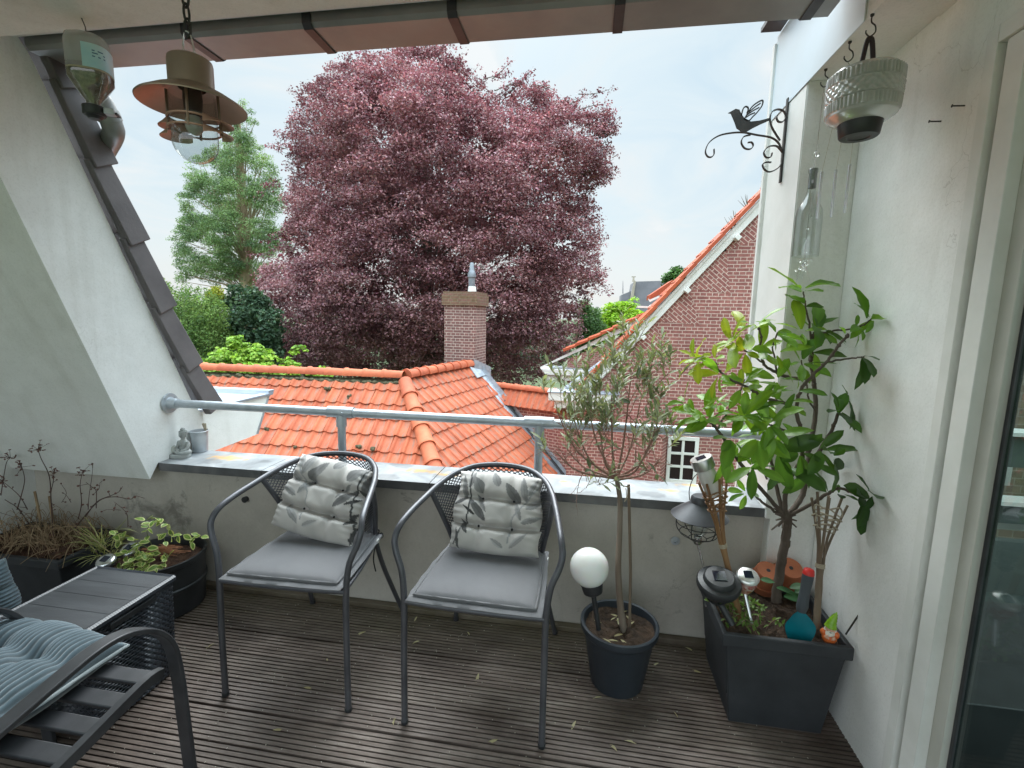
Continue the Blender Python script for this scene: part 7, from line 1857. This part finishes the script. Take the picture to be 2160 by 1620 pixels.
mb = MB(); mb.bounds((XR-.004, -.6, 2.275), (XR+.12, 1.4775, 2.3365)); mb.build("head_rail", M_trim, gd, bev=.002)
mb = MB(); mb.bounds((XR+.028, -.6, 2.205), (XR+.07, 1.4315, 2.2745)); mb.build("sash_rail", M_trim, gd, bev=.002)
mb = MB(); mb.bounds((XR+.028, -.6, .02), (XR+.07, 1.4315, .10)); mb.build("sash_rail", M_trim, gd, bev=.002)
mb = MB(); mb.bounds((XR+.055, -.6, .10), (XR+.060, 1.4198, 2.2045)); mb.build("pane", M_pane, gd)
# the room behind: dark walls, a far window with white sills looking onto brick
rm = thing("inner_room", "dim interior room seen through the glass door with a window onto brick", "room", (2.6, 1.2, 0))
YR_ = 3.2
Rw = lambda px, py: ony(px, py, YR_)
zz = lambda py: Rw(2125, py)[2]
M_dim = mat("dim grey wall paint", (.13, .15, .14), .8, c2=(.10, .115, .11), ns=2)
xa, xb_ = 1.36, 4.2
mb = MB()
for lo, hi in ((zz(985), zz(917)), (zz(1104), zz(1062)), (-.05, zz(1143))): mb.bounds((xa, YR_, lo), (xb_, YR_+.06, hi))
mb.bounds((xa, YR_, zz(1053)), (Rw(2100, 1020)[0], YR_+.06, zz(985))); mb.bounds((xb_, -.6, -.05), (xb_+.08, YR_+.06, zz(917)))
mb.build("wall", M_dim, rm, smooth=0)
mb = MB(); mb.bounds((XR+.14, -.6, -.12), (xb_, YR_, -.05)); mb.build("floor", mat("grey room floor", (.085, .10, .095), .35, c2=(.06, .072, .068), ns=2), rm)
mb = MB(); mb.bounds((xa, YR_-.05, zz(917)), (xb_, YR_+.08, zz(908))); mb.build("window_sill", M_white, rm, bev=.002)
mb = MB(); mb.bounds((xa, YR_-.05, zz(1062)), (xb_, YR_+.08, zz(1053))); mb.build("window_sill", M_white, rm, bev=.002)
p0, p1 = ony(2085, 1300, 2.5), ony(2200, 1620, 2.5)
mb = MB(); mb.bounds((1.22, 1.62, -.05), (3.6, 2.3, ony(2090, 1490, 1.62)[2])); mb.build("cabinet", M_black, rm, bev=.004)
mb = MB(); c0_, c1_ = Rw(2112, 1000), Rw(2170, 1053)
for k in range(9): x = c0_[0]+(c1_[0]-c0_[0]+.1)*k/8; mb.tube([(x, YR_+.3, zz(1053)), (x, YR_+.3, zz(980))], .022, 8)
mb.build("white_curtain", M_white, rm)
mb = MB(); mb.bounds((xa, YR_+.2, zz(1143)), (xb_, YR_+.23, zz(1104))); mb.build("white_blind", M_white, rm)
bw_ = thing("opposite_wall", "brown brick wall visible through the far window of the inner room", "wall", (3.4, 4.4, 0))
mb = MB(); mb.prism([(1.5, 4.3, -1), (6, 4.3, -1), (6, 4.3, 5.0), (1.5, 4.3, 5.0)], (0, .1, 0), uv=[(1.5, -1), (6, -1), (6, 5), (1.5, 5)])
mb.build("brickwork", brickmat("brown brick", (.30, .22, .17), (.22, .16, .125), (.36, .31, .27)), bw_, smooth=0)
# ---------------------------------------------------------------- overcast sky and soft sun
SUN_EL, SUN_AZ = math.radians(50), math.radians(-14)     # azimuth from +y towards +x
w = bpy.data.worlds.new("World"); sc.world = w; w.use_nodes = True
nt = w.node_tree; bg = nt.nodes["Background"]
sky = nt.nodes.new("ShaderNodeTexSky"); sky.sky_type = 'NISHITA'; sky.sun_disc = False
sky.sun_elevation = SUN_EL; sky.sun_rotation = SUN_AZ; sky.dust_density = 3; sky.air_density = 1.2
gen = nt.nodes.new("ShaderNodeTexCoord").outputs["Generated"]
sep = nt.nodes.new("ShaderNodeSeparateXYZ"); nt.links.new(gen, sep.inputs[0])
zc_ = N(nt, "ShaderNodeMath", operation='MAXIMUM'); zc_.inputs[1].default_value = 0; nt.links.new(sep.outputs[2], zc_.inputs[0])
# even sky within view; added brightness above it lights the terrace
high_boost = ramp(nt, zc_.outputs[0], [(.0, (1, 1, 1)), (.53, (1, 1, 1)), (.66, (6.2, 6.2, 6.2)), (1.0, (6.0, 6.0, 6.0))])
# added glow round the sun above the view, and added fill behind the camera
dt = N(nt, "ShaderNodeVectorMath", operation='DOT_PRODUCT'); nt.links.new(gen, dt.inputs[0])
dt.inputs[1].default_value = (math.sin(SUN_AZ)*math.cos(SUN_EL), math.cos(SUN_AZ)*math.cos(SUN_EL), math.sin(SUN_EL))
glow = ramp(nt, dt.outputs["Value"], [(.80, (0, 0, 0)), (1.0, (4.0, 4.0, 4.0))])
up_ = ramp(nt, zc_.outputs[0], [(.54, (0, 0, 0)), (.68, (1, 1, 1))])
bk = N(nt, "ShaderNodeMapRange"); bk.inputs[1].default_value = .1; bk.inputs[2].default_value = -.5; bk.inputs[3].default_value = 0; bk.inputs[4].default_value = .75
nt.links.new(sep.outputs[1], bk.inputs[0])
g2 = mixc(nt, 1.0, high_boost, mixc(nt, 1.0, glow, up_, 'MULTIPLY'), 'ADD')
sky_gain = mixc(nt, 1.0, g2, bk.outputs[0], 'ADD')
# cloud sheet: noise on a flat layer overhead
dv = N(nt, "ShaderNodeMath", operation='ADD'); dv.inputs[1].default_value = .22; nt.links.new(zc_.outputs[0], dv.inputs[0])
px_ = N(nt, "ShaderNodeMath", operation='DIVIDE'); nt.links.new(sep.outputs[0], px_.inputs[0]); nt.links.new(dv.outputs[0], px_.inputs[1])
py_ = N(nt, "ShaderNodeMath", operation='DIVIDE'); nt.links.new(sep.outputs[1], py_.inputs[0]); nt.links.new(dv.outputs[0], py_.inputs[1])
cmb = nt.nodes.new("ShaderNodeCombineXYZ"); nt.links.new(px_.outputs[0], cmb.inputs[0]); nt.links.new(py_.outputs[0], cmb.inputs[1])
cf = noise(nt, cmb.outputs[0], 2.3, 8, .55, .9)
cl = ramp(nt, cf, [(.34, (2.45, 3.3, 3.75)), (.5, (3.3, 3.95, 4.25)), (.66, (4.15, 4.4, 4.5))])
hz_ = ramp(nt, zc_.outputs[0], [(.0, (1, 1, 1)), (.16, (.35, .35, .35)), (.4, (0, 0, 0))])
cl = mixc(nt, hz_, cl, (4.15, 4.35, 4.42))
clb = N(nt, "ShaderNodeVectorMath", operation='SCALE'); nt.links.new(cl, clb.inputs[0]); nt.links.new(sky_gain, clb.inputs["Scale"])
fac = ramp(nt, cf, [(.25, (.80, .80, .80)), (.6, (.97, .97, .97))])
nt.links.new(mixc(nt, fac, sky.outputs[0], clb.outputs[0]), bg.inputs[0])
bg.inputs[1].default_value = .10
sl = bpy.data.lights.new("sun", 'SUN'); sl.energy = 1.5; sl.angle = math.radians(42); sl.color = (1, .97, .92)
so = bpy.data.objects.new("sun", sl); COL.objects.link(so)
d = Vector((math.sin(SUN_AZ)*math.cos(SUN_EL), math.cos(SUN_AZ)*math.cos(SUN_EL), math.sin(SUN_EL)))
so.rotation_euler = d.to_track_quat('Z', 'Y').to_euler(); so.location = (-4, 6, 14)
vs = sc.view_settings; vs.view_transform = 'Standard'; vs.look = 'None'; vs.exposure = 1.05; vs.gamma = 1; vs.use_curve_mapping = False
cy = sc.cycles
cy.max_bounces = 10; cy.diffuse_bounces = 5; cy.glossy_bounces = 4; cy.transmission_bounces = 8; cy.transparent_max_bounces = 12
cy.caustics_reflective = False; cy.caustics_refractive = False; cy.sample_clamp_indirect = 6
cy.use_denoising = True
